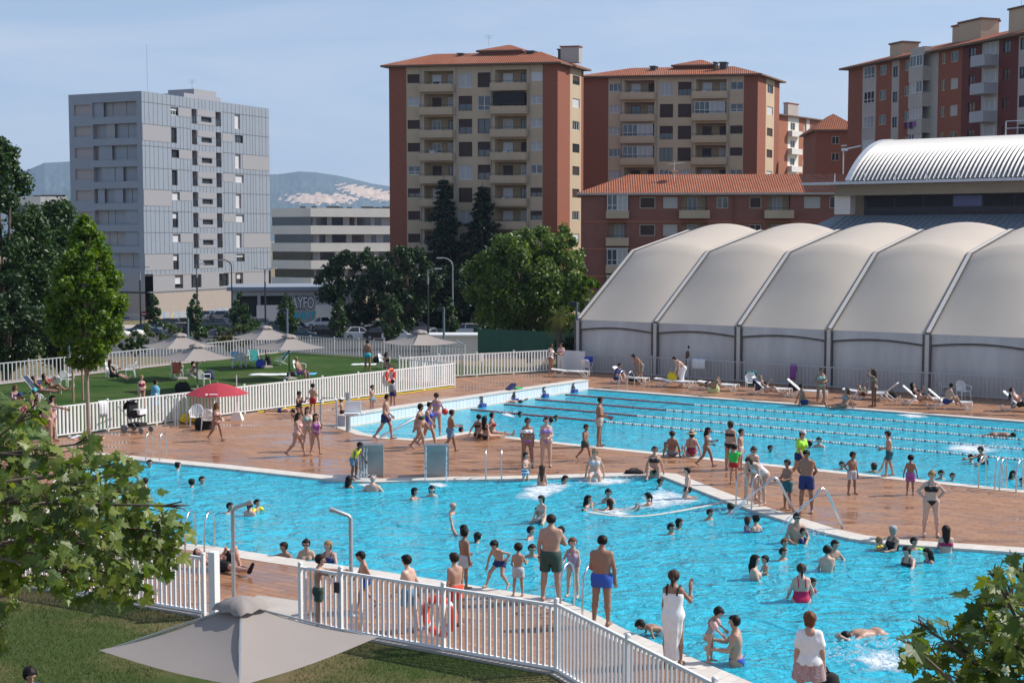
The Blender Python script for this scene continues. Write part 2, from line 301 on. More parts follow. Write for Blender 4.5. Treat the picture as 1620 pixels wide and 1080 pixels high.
# lawns, ground, parking, road
lawn_out = [MFX, MF0, MF1, RF0, RF1, RF1+Vector((.5, 2.0, 0)), BF3, BF2, BF1, BF0, BF0+(BF0-BF1).normalized()*30]
struct('lawn', filled(lawn_out), MATS['lawn_grass'], 'mown green lawn with parasols')
front_out = [FLX, FL, FR, at(410, 985), at(478, 993), FG1, FG2, FG2+Vector((6, -14, 0)), Vector((-40, 0, 0)), Vector((-50, 45, 0))]
front_out = [Vector((p[0], p[1], 0)) for p in front_out]
struct('lawn', filled(front_out), MATS['worn_grass'], 'sun-bleached grass in front of the pool fence')
struct('path', MB().prism([(p.x, p.y) for p in (at(408, 941), at(480, 951), at(478, 993), at(492, 1004), at(440, 1003), at(395, 985), at(352, 972))], .0, .006), MATS['pale_concrete'], 'pale concrete slab in the gateway')
mb = MB()
for a, b_ in ((FLX, FR), (FG0, FG1), (FG1, FG2)):
    k = Vector((-(b_-a).y, (b_-a).x, 0)).normalized()*.14; mb.prism([tuple(p[:2]) for p in (a-k, b_-k, b_+k, a+k)], -.1, .05)
struct('kerb', mb, MATS['pale_concrete'], 'concrete kerb under the fence')
def yback(x):
    if x < -15: return max(40, 95.1+(x+15)*1.82)
    if x < 4: return 95.1-(x+15)*.5
    return 85.6+(x-4)*9 if x < 14 else 175
def hgt(x, y):
    d = (y-yback(x))*(.5 if x < -15 else 1); t = min(1, max(0, (d-2.0)/26)); t = t*t*(3-2*t); return -.3-4.0*t
xs = list(np.concatenate([np.linspace(-6000, -160, 14), np.linspace(-150, 150, 101), np.linspace(160, 6000, 14)])); ys = list(np.concatenate([np.linspace(-60, 20, 5), np.linspace(30, 200, 69), np.linspace(215, 9000, 24)]))
mb = MB(); nx = len(xs); mb.add([(x, y, hgt(x, y)) for y in ys for x in xs], [(j*nx+i, j*nx+i+1, (j+1)*nx+i+1, (j+1)*nx+i) for j in range(len(ys)-1) for i in range(nx-1)], 0, True)
struct('ground', mb, MATS['rough_ground'], 'rough dry grass and earth beyond the pool grounds')
GZ = -4.3
struct('road', MB().prism([(-75, 146), (30, 138), (45, 171), (-95, 186)], GZ-.2, GZ+.03), MATS['asphalt'], 'asphalt street and car park in front of the towers')
mb = MB()
for k in range(14): x = -48+k*4.6; mb.prism([(x, 163), (x+.12, 163), (x-.6, 168), (x-.72, 168)], GZ+.031, GZ+.036)
struct('road_marking', mb, MATS['road_paint'], 'white bay lines in the car park')
struct('pavement', MB().prism([(-110, 187), (45, 172), (47, 180), (-115, 200)], GZ-.2, GZ+.15), MATS['pale_concrete'], 'pale pavement at the foot of the towers')
a = BF0+(BF0-BF1).normalized()*14; k = Vector((-.87, .48, 0)).normalized()
mb = MB()
for i in range(14):
    p, q = a+(BF1-a)*(i/14), a+(BF1-a)*((i+1)/14)
    P_ = [p+k*2.2, q+k*2.2, q+k*5.2, p+k*5.2]; mb.add([(v.x, v.y, hgt(v.x, v.y)+.05) for v in P_], ((0, 1, 2, 3),))
struct('path', mb, MATS['pink_path'], 'pinkish path behind the lawn fence')
# far hills
def interp(tab): return lambda x: float(np.interp(x, [t[0] for t in tab], [t[1] for t in tab]))
def hill(label, f, x0, x1, D, depth):
    mb = MB(); n = 520; rows = 44; h1 = [sum(random.uniform(-1, 1)*k for k in (.5, .3)) for _ in range(n+1)]
    px = [x0+(x1-x0)*i/n for i in range(n+1)]; grid = rng.normal(0, 1, (rows+1, n+1))
    for r in range(rows+1):
        t = r/rows
        for i in range(n+1):
            p = atD(px[i], f(px[i])+h1[i]*.5, D); dd = t*depth; s_ = 1+dd/D; top = (p.z+5)*(1+depth/D)
            g = (grid[r-1:r+2, max(0, i-1):i+2].mean() if 0 < r < rows else 0)
            mb.v.append((p.x*s_, D+dd, -5+top*(t**.75)*(1+.05*g*(1-t))))
    def quarry(x, y): return ((x-505)/62)**2+((y-316)/9)**2+.5*sin(x*.31)*sin(y*.7+x*.1) < .8 or ((x-585)/55)**2+((y-307-(x-585)*.2)/10)**2+.4*sin(x*.27+y) < .8
    for r in range(rows):
        for i in range(n):
            v = Vector(mb.v[r*(n+1)+i]); y = 375-(v.z-CH)/v.y*FPX
            mb.f.append((r*(n+1)+i, r*(n+1)+i+1, (r+1)*(n+1)+i+1, (r+1)*(n+1)+i)); mb.m.append(1 if quarry(px[i], y) else 0); mb.s.append(True)
    return struct('hills', mb, [MATS['haze_tint_slope'], MATS['quarry_rock']], label)
hill('wooded ridge tinted haze-blue, with pale quarries far behind the towers', interp([(-700, 330), (-200, 300), (40, 272), (70, 259), (130, 256), (300, 275), (400, 278), (440, 277), (475, 272.5), (500, 274), (540, 280), (590, 292), (625, 297), (700, 312), (900, 330), (1500, 345)]), -320, 900, 4200, 900)

def haze():
    q = MB(); q.box((0, 2750, 132), (3600, 5800, 280)); o = q.build('haze', []); m = bpy.data.materials.new('haze'); m.use_nodes = True; n = m.node_tree.nodes; n.remove(n['Principled BSDF']); v = n.new('ShaderNodeVolumePrincipled'); v.inputs['Color'].default_value = (.58, .76, 1, 1); v.inputs['Density'].default_value = HAZE; v.inputs['Anisotropy'].default_value = .2; m.node_tree.links.new(v.outputs[0], n['Material Output'].inputs['Volume']); o.data.materials.append(m); o['kind'] = 'stuff'; o['label'] = 'thin blue summer haze'
HAZE = .85e-4
haze()
# ------------------------------------------------------------------ buildings
GLASS = lambda: M('window_glass', (.03, .04, .05), .06, .3, .6, spec=.9)
M('frame_white', (.62, .62, .62), .5, .05); M('frame_dark', (.04, .035, .035), .5, .1); M('blind_brown', (.045, .022, .018), .6, .12); M('blind_white', (.55, .56, .58), .55, .08); M('curtain', (.42, .42, .42), .8, .15, 8); M('frame_cream', (.55, .47, .36), .6, .08)
WCACHE = {}
def window_mesh(w, h, style):
    """origin at the middle of the sill, facing -y; glass set 4 cm behind the frame's face"""
    w = round(w, 1); h = round(h, 1); key = (w, h, style)
    if key in WCACHE: return WCACHE[key]
    mb = MB(); t = .07; mats = [M('frame_white'), GLASS(), M('blind_brown'), M('blind_white'), M('curtain'), M('frame_dark'), M('frame_cream')]
    fm = {'d': 5, 'c': 6}.get(style[0], 0); kind = style[1:]
    mb.box((0, 0, t/2), (w, .08, t), fm); mb.box((0, 0, h-t/2), (w, .08, t), fm)
    for sx in (-1, 1): mb.box((sx*(w/2-t/2), 0, h/2), (t, .08, h-2*t), fm)
    drop = {'g': 0, 'bb': 1, 'bw': 1, 'hb': .55, 'hw': .4, 'k': 0}[kind.rstrip('x')]
    mb.box((0, .03, h/2), (w-2*t, .02, h-2*t), 4 if 'k' in kind else 1)
    if drop: mb.box((0, .005, h-t-(h-2*t)*drop/2), (w-2*t-.01, .03, (h-2*t)*drop), 2 if 'b' == kind.rstrip('x')[-1] else 3)
    if drop < 1:
        nm = 1 if w < 1.9 else 2
        for i in range(nm): mb.box((-w/2+w*(i+1)/(nm+1), .0, t+(h-2*t)*(1-drop)/2), (.07, .05, (h-2*t)*(1-drop)-.01), fm)
        if kind.endswith('x'): mb.box((0, .0, h*.32), (w-2*t-.02, .044, .06), fm)
    WCACHE[key] = mb.mesh('window', mats); return WCACHE[key]
class Bld:
    """a building in its own frame: front wall along local x at y=0 (normal -y), right wall at x=W (normal +x)"""
    def __init__(s, name, label, cat, A, B, depth, z0, z1, group=None, side=None):
        A = Vector((A[0], A[1], 0)); B = Vector((B[0], B[1], 0)); d = B-A; s.W = d.length; s.D = depth; s.A = A; s.d = d.normalized()
        s.rz = atan2(d.y, d.x); s.root = thing(name, label, cat, (A.x, A.y, z0), s.rz, group); s.z0 = z0; s.H = z1-z0; s.n = Vector((-s.d.y, s.d.x, 0)); s.sk = 0.0
        if side is not None: s.sk = side.dot(s.d)/side.dot(s.n); s.n = s.n+s.d*s.sk
    def X(s, px, side=0):
        """metres along the front (0) / right side (1) / left side (2) where the photograph has this column"""
        if side == 0: P, d = s.A, s.d
        elif side == 1: P, d = s.A+s.d*s.W, s.n
        else: P, d = s.A, s.n
        k = (px-810)/FPX*1.0; c = cos(TH)
        # x = k*depth_along_axis ; axis depth ~ y*cos + small; use horizontal y (verticals upright)
        return (k*P.y-P.x)/(d.x-k*d.y)
    def Z(s, px, py, side=0):
        t = s.X(px, side); P = (s.A+s.d*t) if side == 0 else (s.A+s.d*s.W+s.n*t if side == 1 else s.A+s.n*t)
        return atD(px, py, P.y).z-s.z0
    def map(s, side):
        if side == 0: return lambda a, b, d=0: Vector((a, d, b))
        if side == 1: return lambda a, b, d=0: Vector((s.W-d, a, b))
        return lambda a, b, d=0: Vector((d, a, b))
    def wall(s, mb, side, a0, a1, z0, z1, holes=(), m=0, mrev=None):
        """holes: (a0, a1, z0, z1, depth, back_material or None)"""
        f = s.map(side); flip = side == 2
        q = (lambda a, b, c, d, k: mb.quad(d, c, b, a, k)) if flip else mb.quad
        holes = [h for h in holes if h[1] > a0 and h[0] < a1]
        xs = sorted({a0, a1, *[min(max(h[i], a0), a1) for h in holes for i in (0, 1)]}); zs = sorted({z0, z1, *[min(max(h[i], z0), z1) for h in holes for i in (2, 3)]})
        xs = [x for i, x in enumerate(xs) if i == 0 or x-xs[i-1] > 1e-4]; zs = [x for i, x in enumerate(zs) if i == 0 or x-zs[i-1] > 1e-4]
        for i in range(len(xs)-1):
            run = None
            for j in range(len(zs)-1):
                cx, cz = (xs[i]+xs[i+1])/2, (zs[j]+zs[j+1])/2
                solid = not any(h[0] < cx < h[1] and h[2] < cz < h[3] for h in holes)
                if solid and run is None: run = zs[j]
                if run is not None and (not solid or j == len(zs)-2):
                    top = zs[j+1] if solid else zs[j]
                    q(f(xs[i], run), f(xs[i+1], run), f(xs[i+1], top), f(xs[i], top), m); run = None
        for h in holes:
            p, r, b, t, dp, back = h[:6]; mm = m if mrev is None else mrev
            q(f(p, b), f(r, b), f(r, b, dp), f(p, b, dp), mm); q(f(p, t, dp), f(r, t, dp), f(r, t), f(p, t), mm)
            q(f(p, b), f(p, b, dp), f(p, t, dp), f(p, t), mm); q(f(r, b, dp), f(r, b), f(r, t), f(r, t, dp), mm)
            if back is not None: q(f(p, b, dp), f(r, b, dp), f(r, t, dp), f(p, t, dp), back)
    def window(s, side, a0, a1, z0, z1, style='wg', depth=.12, name='window'):
        me = window_mesh(a1-a0, z1-z0, style); f = s.map(side)
        p = f((a0+a1)/2, z0, depth); p.x += p.y*s.sk; sa = math.atan(s.sk); o = link(name, me, s.root, p, {0: 0, 1: pi/2-sa, 2: -pi/2-sa}[side])
        k = (a1-a0)/round(a1-a0, 1), (z1-z0)/round(z1-z0, 1); o.scale = (k[0], 1, k[1]); return o
    def part(s, name, mb, mats):
        if s.sk: mb.v = [(v[0]+v[1]*s.sk, v[1], v[2]) for v in mb.v]
        return mb.build(name, mats, s.root)
ROOFT = None
def roof_tile_mat():
    m, n, l, b = nodes_of('roof_tiles'); tc = n.new('ShaderNodeTexCoord'); sp = n.new('ShaderNodeSeparateXYZ'); l(tc.outputs['Object'], sp.inputs[0])
    ge = n.new('ShaderNodeNewGeometry'); v = tc.outputs['Object']
    wv = n.new('ShaderNodeTexWave'); wv.wave_type = 'BANDS'; wv.bands_direction = 'X'; wv.inputs['Scale'].default_value = 1.15; wv.inputs['Distortion'].default_value = .4; wv.inputs['Detail'].default_value = 1; l(v, wv.inputs['Vector'])
    nz_ = noise(n, l, v, 1.2, 6, .7); nb = noise(n, l, v, .25, 3)
    c = mixc(n, l, ramp(n, l, nz_, ((.25, 0.0), (.75, 1.0))), (.33, .10, .05), (.5, .2, .11)); c = mixc(n, l, math2(n, l, 'MULTIPLY', wv.outputs['Fac'], .75), c, (.13, .042, .028)); c = mixc(n, l, ramp(n, l, nb, ((.5, 0.0), (.75, .5))), c, (.36, .17, .12))
    l(c, b.inputs['Base Color']); b.inputs['Roughness'].default_value = .85; b.inputs['Specular IOR Level'].default_value = .15
    bumpn(n, l, wv.outputs['Fac'], b, .6, .12); return m
roof_tile_mat()
M('brick_red', (.26, .088, .052), .85, .16, 1.1, stretch=(1, 1, 6)); M('brick_mauve', (.23, .092, .07), .85, .1, .8); M('brick_orange', (.35, .13, .07), .85, .12, 1.0)
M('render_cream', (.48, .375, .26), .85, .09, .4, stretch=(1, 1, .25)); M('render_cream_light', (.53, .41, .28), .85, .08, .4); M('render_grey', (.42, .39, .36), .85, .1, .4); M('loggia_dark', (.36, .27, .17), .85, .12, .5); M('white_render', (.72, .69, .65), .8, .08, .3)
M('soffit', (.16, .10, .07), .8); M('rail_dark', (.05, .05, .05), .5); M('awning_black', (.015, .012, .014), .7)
def hip_roof(mb, x0, x1, y0, y1, ze, zr, ov=.7, m=0, ms=1, inset=None):
    x0 -= ov; x1 += ov; y0 -= ov; y1 += ov; w = min(x1-x0, y1-y0)/2 if inset is None else inset
    a = [(x0, y0, ze), (x1, y0, ze), (x1, y1, ze), (x0, y1, ze)]
    if x1-x0 >= y1-y0: r = [(x0+w, (y0+y1)/2, zr), (x1-w, (y0+y1)/2, zr)]; mb.quad(a[0], a[1], r[1], r[0], m); mb.quad(a[2], a[3], r[0], r[1], m); mb.add((a[1], a[2], r[1]), ((0, 1, 2),), m); mb.add((a[3], a[0], r[0]), ((0, 1, 2),), m)
    else: r = [((x0+x1)/2, y0+w, zr), ((x0+x1)/2, y1-w, zr)]; mb.quad(a[1], a[2], r[1], r[0], m); mb.quad(a[3], a[0], r[0], r[1], m); mb.add((a[0], a[1], r[0]), ((0, 1, 2),), m); mb.add((a[2], a[3], r[1]), ((0, 1, 2),), m)
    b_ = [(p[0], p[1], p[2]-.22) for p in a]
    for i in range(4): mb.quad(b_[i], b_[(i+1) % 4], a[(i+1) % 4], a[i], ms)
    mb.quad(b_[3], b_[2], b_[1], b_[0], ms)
def antenna(name, label, p, h, arms=True):
    mb = MB(); mb.tube([(0, 0, 0), (0, 0, h)], .04, 5)
    if arms:
        for k, z in enumerate((h*.95, h*.8, h*.7)): mb.bar((-.7+.1*k, 0, z), (.7-.1*k, 0, z), .03)
        mb.bar((0, -.5, h*.88), (0, .6, h*.88), .03)
    o = mb.build(name, STEEL(), None, p); return tag(o, label, 'antenna')
STY_T = ['wg', 'wgx', 'dbb', 'dbb', 'dg', 'wbw', 'wkx', 'dhb', 'wk']
def flats(name, label, A, B, depth, z0, zt, side, cols, sidecols, pitch, ztopwin, nfl, brick, cream, eave_rise, rows_style, bricks, sidebricks, seed, balc_special={}, zdrop=0, plain_back=True):
    """brick-cornered apartment tower: cols = list of (kind, a0, a1) in metres"""
    rs = random.Random(seed); b = Bld(name, label, 'apartment block', A, B, depth, z0, zt, None, side); mb = MB(); W, H, D = b.W, b.H, b.D
    holes = []; wins = []; bal = []
    for k in range(nfl):
        zt_ = ztopwin-k*pitch
        for ci, (kind, a0, a1) in enumerate(cols):
            if zt_-2.4 < 0: continue
            if kind == 's': holes.append((a0, a1, zt_-1.15, zt_, .16, None)); wins.append((0, a0, a1, zt_-1.15, zt_, rs.choice(['dbb', 'dbb', 'wbw', 'wg', 'wk', 'dhb', 'wgx']), .12))
            elif kind == 'w': holes.append((a0, a1, zt_-1.85, zt_+.05, .16, None)); wins.append((0, a0, a1, zt_-1.85, zt_+.05, rs.choice(STY_T), .12))
            else: bal.append((k, a0, a1, zt_))
    sholes = []
    for k in range(nfl):
        zt_ = ztopwin-k*pitch
        for (a0, a1) in sidecols:
            if zt_ < 1.5: continue
            sholes.append((a0, a1, zt_-1.15, zt_, .16, None)); wins.append((1, a0, a1, zt_-1.15, zt_, rs.choice(['dbb', 'wg', 'dg', 'wbw', 'dhb']), .12))
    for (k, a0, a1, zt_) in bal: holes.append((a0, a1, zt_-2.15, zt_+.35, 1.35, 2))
    for (a0, a1) in bricks: b.wall(mb, 0, a0, a1, 0, H, (), 1)
    edges = sorted([x for br in bricks for x in br]); lo = edges[1] if bricks[0][0] == 0 else 0; hi = edges[-2] if abs(bricks[-1][1]-W) < .01 else W
    b.wall(mb, 0, lo, hi, 0, H, holes, 0)
    for (a0, a1, mt) in sidebricks: b.wall(mb, 1, a0, a1, 0, H, sholes if mt == 0 else (), mt)
    b.wall(mb, 2, 0, D, 0, H, (), 1); mb.quad((W, D, 0), (0, D, 0), (0, D, H), (W, D, H), 1); mb.quad((0, 0, H), (W, 0, H), (W, D, H), (0, D, H), 0)
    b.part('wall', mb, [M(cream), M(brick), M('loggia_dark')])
    for wi in wins: b.window(*wi)
    for (k, a0, a1, zt_) in bal:
        zb = zt_-2.15; w_ = a1-a0
        p = MB(); p.box(((a0+a1)/2, -.42, zb-.12), (w_+.5, .84, .2), 0); p.box(((a0+a1)/2, -.81, zb+.38), (w_+.5, .1, .78), 0)
        for sx in (a0-.2, a1+.2): p.box((sx, -.38, zb+.38), (.1, .74, .78), 0)
        p.bar((a0-.2, -.8, zb+1.02), (a1+.2, -.8, zb+1.02), .05, m=1)
        for i in range(5): x = a0-.18+(w_+.36)*i/4; p.bar((x, -.8, zb+.77), (x, -.8, zb+1.0), .04, m=1)
        b.part('balcony', p, [M(cream), M('rail_dark')])
        dw = min(1.5, w_*.3); st = balc_special.get((k, round(a0)), None)
        if st == 'awning':
            p = MB(); p.box(((a0+a1)/2, -.55, zb+1.75), (w_, .05, 1.7)); b.part('awning', p, M('awning_black'))
        if st == 'glazed':
            b.window(0, a0, (a0+a1)/2, zb+.75, zt_+.3, 'wgx', -.5, 'glazed_balcony'); b.window(0, (a0+a1)/2, a1, zb+.75, zt_+.3, 'wkx', -.5, 'glazed_balcony')
        b.window(0, a0+w_*.12, a0+w_*.12+dw, zb+.9, zt_, rs.choice(['dbb', 'wk', 'wbw', 'dg', 'wg']), 1.28)
        b.window(0, a1-w_*.1-.9, a1-w_*.1, zb+.02, zt_, rs.choice(['dbb', 'wk', 'dg']), 1.28, 'balcony_door')
        if rs.random() < .55:
            p = MB(); x = a0+w_*rs.uniform(.3, .7); p.box((x, -.2, zb+.5), (rs.uniform(.4, .9), .4, rs.uniform(.9, 1.3))); b.part('balcony_clutter', p, M(rs.choice(['blind_white', 'blind_brown', 'rail_dark', 'clutter_blue'])))
    for px in [0.0]: pass
    p = MB()
    for c in cols:
        if c[0] == 'b':
            for x in ((c[1]-.45, c[2]+.45)): p.tube([(x, -.08, 0), (x, -.08, H-.1)], .06, 6)
    if p.v: b.part('drainpipe', p, M('render_grey'))
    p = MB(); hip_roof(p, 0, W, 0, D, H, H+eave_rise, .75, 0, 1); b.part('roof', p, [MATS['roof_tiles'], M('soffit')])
    return b
M('zinc_light', (.36, .37, .40), .55, .06); M('brick_oxblood', (.13, .035, .03), .85, .1, .8); M('clutter_blue', (.08, .3, .6), .6)
def along(P, d, px): k = (px-810)/FPX; return (k*P.y-P.x)/(d.x-k*d.y)
def corner_box(A_px, dA, B_px, d_ang=None): pass
# --- brown tower nearest: front from column 617 to 881, right side back to 921
A = atD(617, 400, 187.5); dr = Vector((.985, -.1705, 0)).normalized(); B = A+dr*along(A, dr, 881.5)
def colsX(b0, tab): return [(k, b0(p0), b0(p1)) for k, p0, p1 in tab]
tA, tB = A.copy(), B.copy(); fX = lambda px: along(tA, dr, px)
zt = atD(617, 104.5, 187.5).z; sdv = Vector((.447, .894, 0)); sdv /= sdv.dot(Vector((-dr.y, dr.x, 0))); sd1 = sdv.copy(); sX = lambda px: along(tB, sd1, px)
D_t = sX(922)
t1 = flats('apartment_tower', 'brown apartment tower with red brick corners behind the conifers', A, B, D_t, GZ, zt, sd1, colsX(fX, (('s', 646, 667), ('b', 672, 718), ('w', 726, 747.5), ('w', 756, 776.5), ('b', 783, 833), ('s', 839, 857.5))), [(sX(905), sX(916))], 35.5/FPX*187, atD(655, 117.5, 186.8).z-GZ, 11, 'brick_red', 'render_cream', 1.9, None, [(0, fX(644.5)), (fX(858), fX(881.5))], [(0, sX(901), 1), (sX(901), sX(918.5), 0), (sX(918.5), D_t, 1)], 3, {(1, round(fX(783))): 'awning'})
def rooftop(b, x0, x1, y0, y1, h, rise, zb, name='roof_house'):
    p = MB(); p.box(((x0+x1)/2, (y0+y1)/2, zb+h/2), (x1-x0, y1-y0, h), 2); hip_roof(p, x0, x1, y0, y1, zb+h, zb+h+rise, .4, 0, 1); b.part(name, p, [MATS['roof_tiles'], M('soffit'), M('brick_mauve')])
def chimney(b, x, y, zb, w=1.1, h=1.5, cap=False):
    p = MB(); p.box((x, y, zb+h/2), (w, .9, h), 0); p.box((x, y, zb+h+.08), (w+.2, 1.1, .16), 1); b.part('chimney', p, [M('rail_dark' if not cap else 'render_grey'), M('roof_tiles' if cap else 'rail_dark')])
rooftop(t1, fX(742), fX(806), D_t*.4, D_t*.4+5, 1.6, 1.0, t1.H+.5)
chimney(t1, fX(884), D_t*.45, t1.H+.3, 2.4, 2.0, True); chimney(t1, fX(712), 3.2, t1.H+.4, .6, 1.25); chimney(t1, fX(821), 3.5, t1.H+.4, .9, 1.4); chimney(t1, fX(868), D_t*.5, t1.H+.6, .8, 1.4)
antenna('roof_antenna', 'thin aerial on the brown tower behind the conifers', t1.root.matrix_basis@Vector((fX(765), D_t*.5, t1.H+2.8)), 1.4)
# --- second brown tower
A = atD(921, 400, 205); dr = Vector((.99, -.14, 0)).normalized(); B = A+dr*along(A, dr, 1195); sdv = Vector((.454, .891, 0)); sd_ = sdv/sdv.dot(Vector((-dr.y, dr.x, 0))); uA, uB = A.copy(), B.copy(); dr2, sd2 = dr, sd_
gX = lambda px: along(uA, dr2, px); hX = lambda px: along(uB, sd2, px); D_t2 = hX(1229)
t2 = flats('apartment_tower', 'second brown tower standing behind the low brick block', A, B, D_t2, GZ, atD(925, 121.5, 205).z, sd2, colsX(gX, (('s', 961.5, 982), ('b', 986, 1033), ('w', 1041.5, 1062.5), ('w', 1070, 1091), ('b', 1098, 1146), ('s', 1152, 1172))), [(hX(1210), hX(1219))], 33.7/FPX*205, atD(975, 131.5, 204).z-GZ, 10, 'brick_red', 'render_cream_light', 1.7, None, [(0, gX(961)), (gX(1173), gX(1195))], [(0, hX(1208), 1), (hX(1208), hX(1221), 0), (hX(1221), D_t2, 1)], 11, {(2, round(gX(986))): 'glazed', (1, round(gX(1098))): 'glazed', (3, round(gX(986))): 'glazed'})
rooftop(t2, gX(1050), gX(1112), D_t2*.35, D_t2*.35+5, 1.3, 1.0, t2.H+.5); chimney(t2, gX(1019), 3, t2.H+.3, .7, 1.2); chimney(t2, gX(1130), 3, t2.H+.3, .9, 1.6); chimney(t2, gX(1121), 2, t2.H+.2, .3, 1.6)
# --- low brick block in front of them
A = atD(919, 400, 160); dr = Vector((.9985, -.055, 0)).normalized(); B = A+dr*along(A, dr, 1420); lA = A.copy(); dl = dr; lX = lambda px: along(lA, dl, px)
low = Bld('brick_block', 'low mauve brick apartment block with a red tiled roof', 'apartment block', A, B, 11, -2.0, atD(919, 305.5, 160).z)
mb = MB(); holes = []; wins = []; zt0 = atD(1000, 311.5, 159.5).z+2.0; pt = 43/FPX*159.5
for k in range(4):
    z = zt0-k*pt
    if z < 1.4: continue
    for (p0, p1, kind) in ((958, 994, 'bay' if k != 1 else 'log'), (1011, 1036, 'w'), (1048, 1071, 'w'), (1073, 1121, 'bal'), (1132, 1151, 'w'), (1184, 1203, 'w'), (1207, 1253, 'bal'), (1270, 1296, 'w'), (1310, 1333, 'w'), (1350, 1370, 'w'), (1390, 1410, 'w')):
        a0, a1 = lX(p0), lX(p1)
        if kind == 'w': holes.append((a0, a1, z-1.3, z, .16, None)); wins.append((0, a0+.02, a1-.02, z-1.28, z-.02, random.choice(['cg', 'ck', 'cg', 'cbw', 'cbb', 'ck']), .1))
        else:
            holes.append((a0+.3, a1-.3, z-2.2, z+.2, 1.2, 1)); q = MB(); q.box(((a0+a1)/2, -.4, z-1.95), (a1-a0, .8, .9)); low.part('balcony', q, M('render_cream'))
            if kind == 'bay': wins.append((0, a0+.12, (a0+a1)/2-.01, z-1.5, z+.28, 'wgx', -.4)); wins.append((0, (a0+a1)/2+.01, a1-.12, z-1.5, z+.28, 'wkx', -.4)); q = MB(); q.box(((a0+a1)/2, -.1, z+.36), (a1-a0-.1, .7, .12)); low.part('bay_roof', q, M('frame_white'))
            else: wins.append((0, a0+1.0, a0+2.1, z-2.15, z, random.choice(['wg', 'wk']), 1.12)); q = MB(); q.bar((a0, -.78, z-1.25), (a1, -.78, z-1.25), .05); low.part('railing', q, M('rail_dark'))
low.wall(mb, 0, 0, low.W, 0, low.H, holes, 0); low.wall(mb, 2, 0, 11, 0, low.H, (), 0); low.wall(mb, 1, 0, 11, 0, low.H, (), 0); mb.quad((low.W, 11, 0), (0, 11, 0), (0, 11, low.H), (low.W, 11, low.H), 0); low.part('wall', mb, [M('brick_mauve'), M('render_cream')])
for wi in wins: low.window(*wi)
for k in range(3): q = MB(); q.box((low.W/2, -.03, zt0-2.75-k*pt), (low.W-.2, .06, .18)); low.part('string_course', q, M('brick_orange'))
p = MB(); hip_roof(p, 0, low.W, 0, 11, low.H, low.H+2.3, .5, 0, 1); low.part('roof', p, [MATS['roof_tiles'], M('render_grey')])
q = MB(); q.tube([(lX(1160), -.1, 0), (lX(1160), -.1, low.H)], .07, 6); low.part('drainpipe', q, M('brick_mauve'))
dish = MB(); dish.tube([(0, 0, 0), (0, 0, 1.5)], .05, 5); dish.lathe([(.02, .1), (.35, .16), (.6, .3)], (0, 0, 1.0), 12); dish.bar((-.8, 0, 2.0), (1.2, .2, 2.2), .05); dish.bar((0, 0, 1.4), (0, 0, 2.3), .05)
for k in range(5): dish.bar((-.6+k*.4, -.35, 2.03+k*.04), (-.6+k*.4, .35, 2.03+k*.04), .04)
tag(dish.build('satellite_dish', WHITE(), None, low.root.matrix_basis@Vector((lX(1068), 3.4, low.H+1.35))), 'pale satellite dish and aerial on the low tiled roof', 'satellite dish')
# --- far terrace of flats between, and small brick house
A = atD(1226, 400, 250); dr = Vector((.62, .78, 0)).normalized()
def small_block(name, label, A, dr, px1, depth, z0, ytop, mats, cols, rows, roofrise, win_h=1.3, px_ref=None, style=('cg', 'ck'), strips=()):
    B = A+dr*along(A, dr, px1); b = Bld(name, label, 'apartment block', A, B, depth, z0, atD(px_ref or 0, ytop, A.y).z if px_ref else ytop); mb = MB(); holes = []; wins = []
    for (z1) in rows:
        for (p0, p1) in cols:
            a0, a1 = along(A, dr, p0), along(A, dr, p1); holes.append((a0, a1, z1-win_h, z1, .15, None)); wins.append((0, a0, a1, z1-win_h, z1, random.choice(style), .1))
    lo = 0
    segs = sorted([(along(A, dr, p0), along(A, dr, p1), m) for p0, p1, m in strips])
    x = 0
    for a0, a1, m in segs:
        if a0 > x+.01: b.wall(mb, 0, x, a0, 0, b.H, holes, 0)
        b.wall(mb, 0, a0, a1, 0, b.H, holes, m); x = a1
    if x < b.W-.01: b.wall(mb, 0, x, b.W, 0, b.H, holes, 0)
    b.wall(mb, 1, 0, depth, 0, b.H, (), 0); b.wall(mb, 2, 0, depth, 0, b.H, (), 0); mb.quad((b.W, depth, 0), (0, depth, 0), (0, depth, b.H), (b.W, depth, b.H), 0); b.part('wall', mb, [M(m) for m in mats])
    for wi in wins: b.window(*wi)
    p = MB(); hip_roof(p, 0, b.W, 0, depth, b.H, b.H+roofrise, .6, 0, 1); b.part('roof', p, [MATS['roof_tiles'], M('soffit')])
    return b
zz = atD(1240, 180, 250).z; ZR = [zz-1.2-3.1*k-GZ for k in range(6)]
fb = small_block('brick_terrace', 'narrow orange brick and white block glimpsed past the second tower', A, dr, 1296, 12, GZ, zz, ('brick_orange', 'white_render'), ((1247, 1254), (1267, 1271), (1279, 1283)), ZR, 1.2, strips=((1243, 1260, 1), (1272, 1277, 1)))
for k in range(5): q = MB(); q.box((along(A, dr, 1251), -.45, ZR[0]-2-3.1*k), (4, .9, 1.0)); fb.part('balcony', q, M('white_render'))
chimney(fb, along(A, dr, 1271), 3, fb.H, 4, 2.6, True); chimney(fb, along(A, dr, 1236), 3, fb.H, 1.5, 2.6, True)
A = atD(1288, 400, 212)
bh = small_block('brick_house', 'plain red brick house with a tiled roof left of the tall brick block', A, Vector((.998, -.05, 0)), 1352, 12, GZ, atD(1300, 205.5, 212).z, ('brick_red',), ((1312, 1324),), [atD(1318, y, 212).z-GZ for y in (216, 242)], 2.6, 1.15)
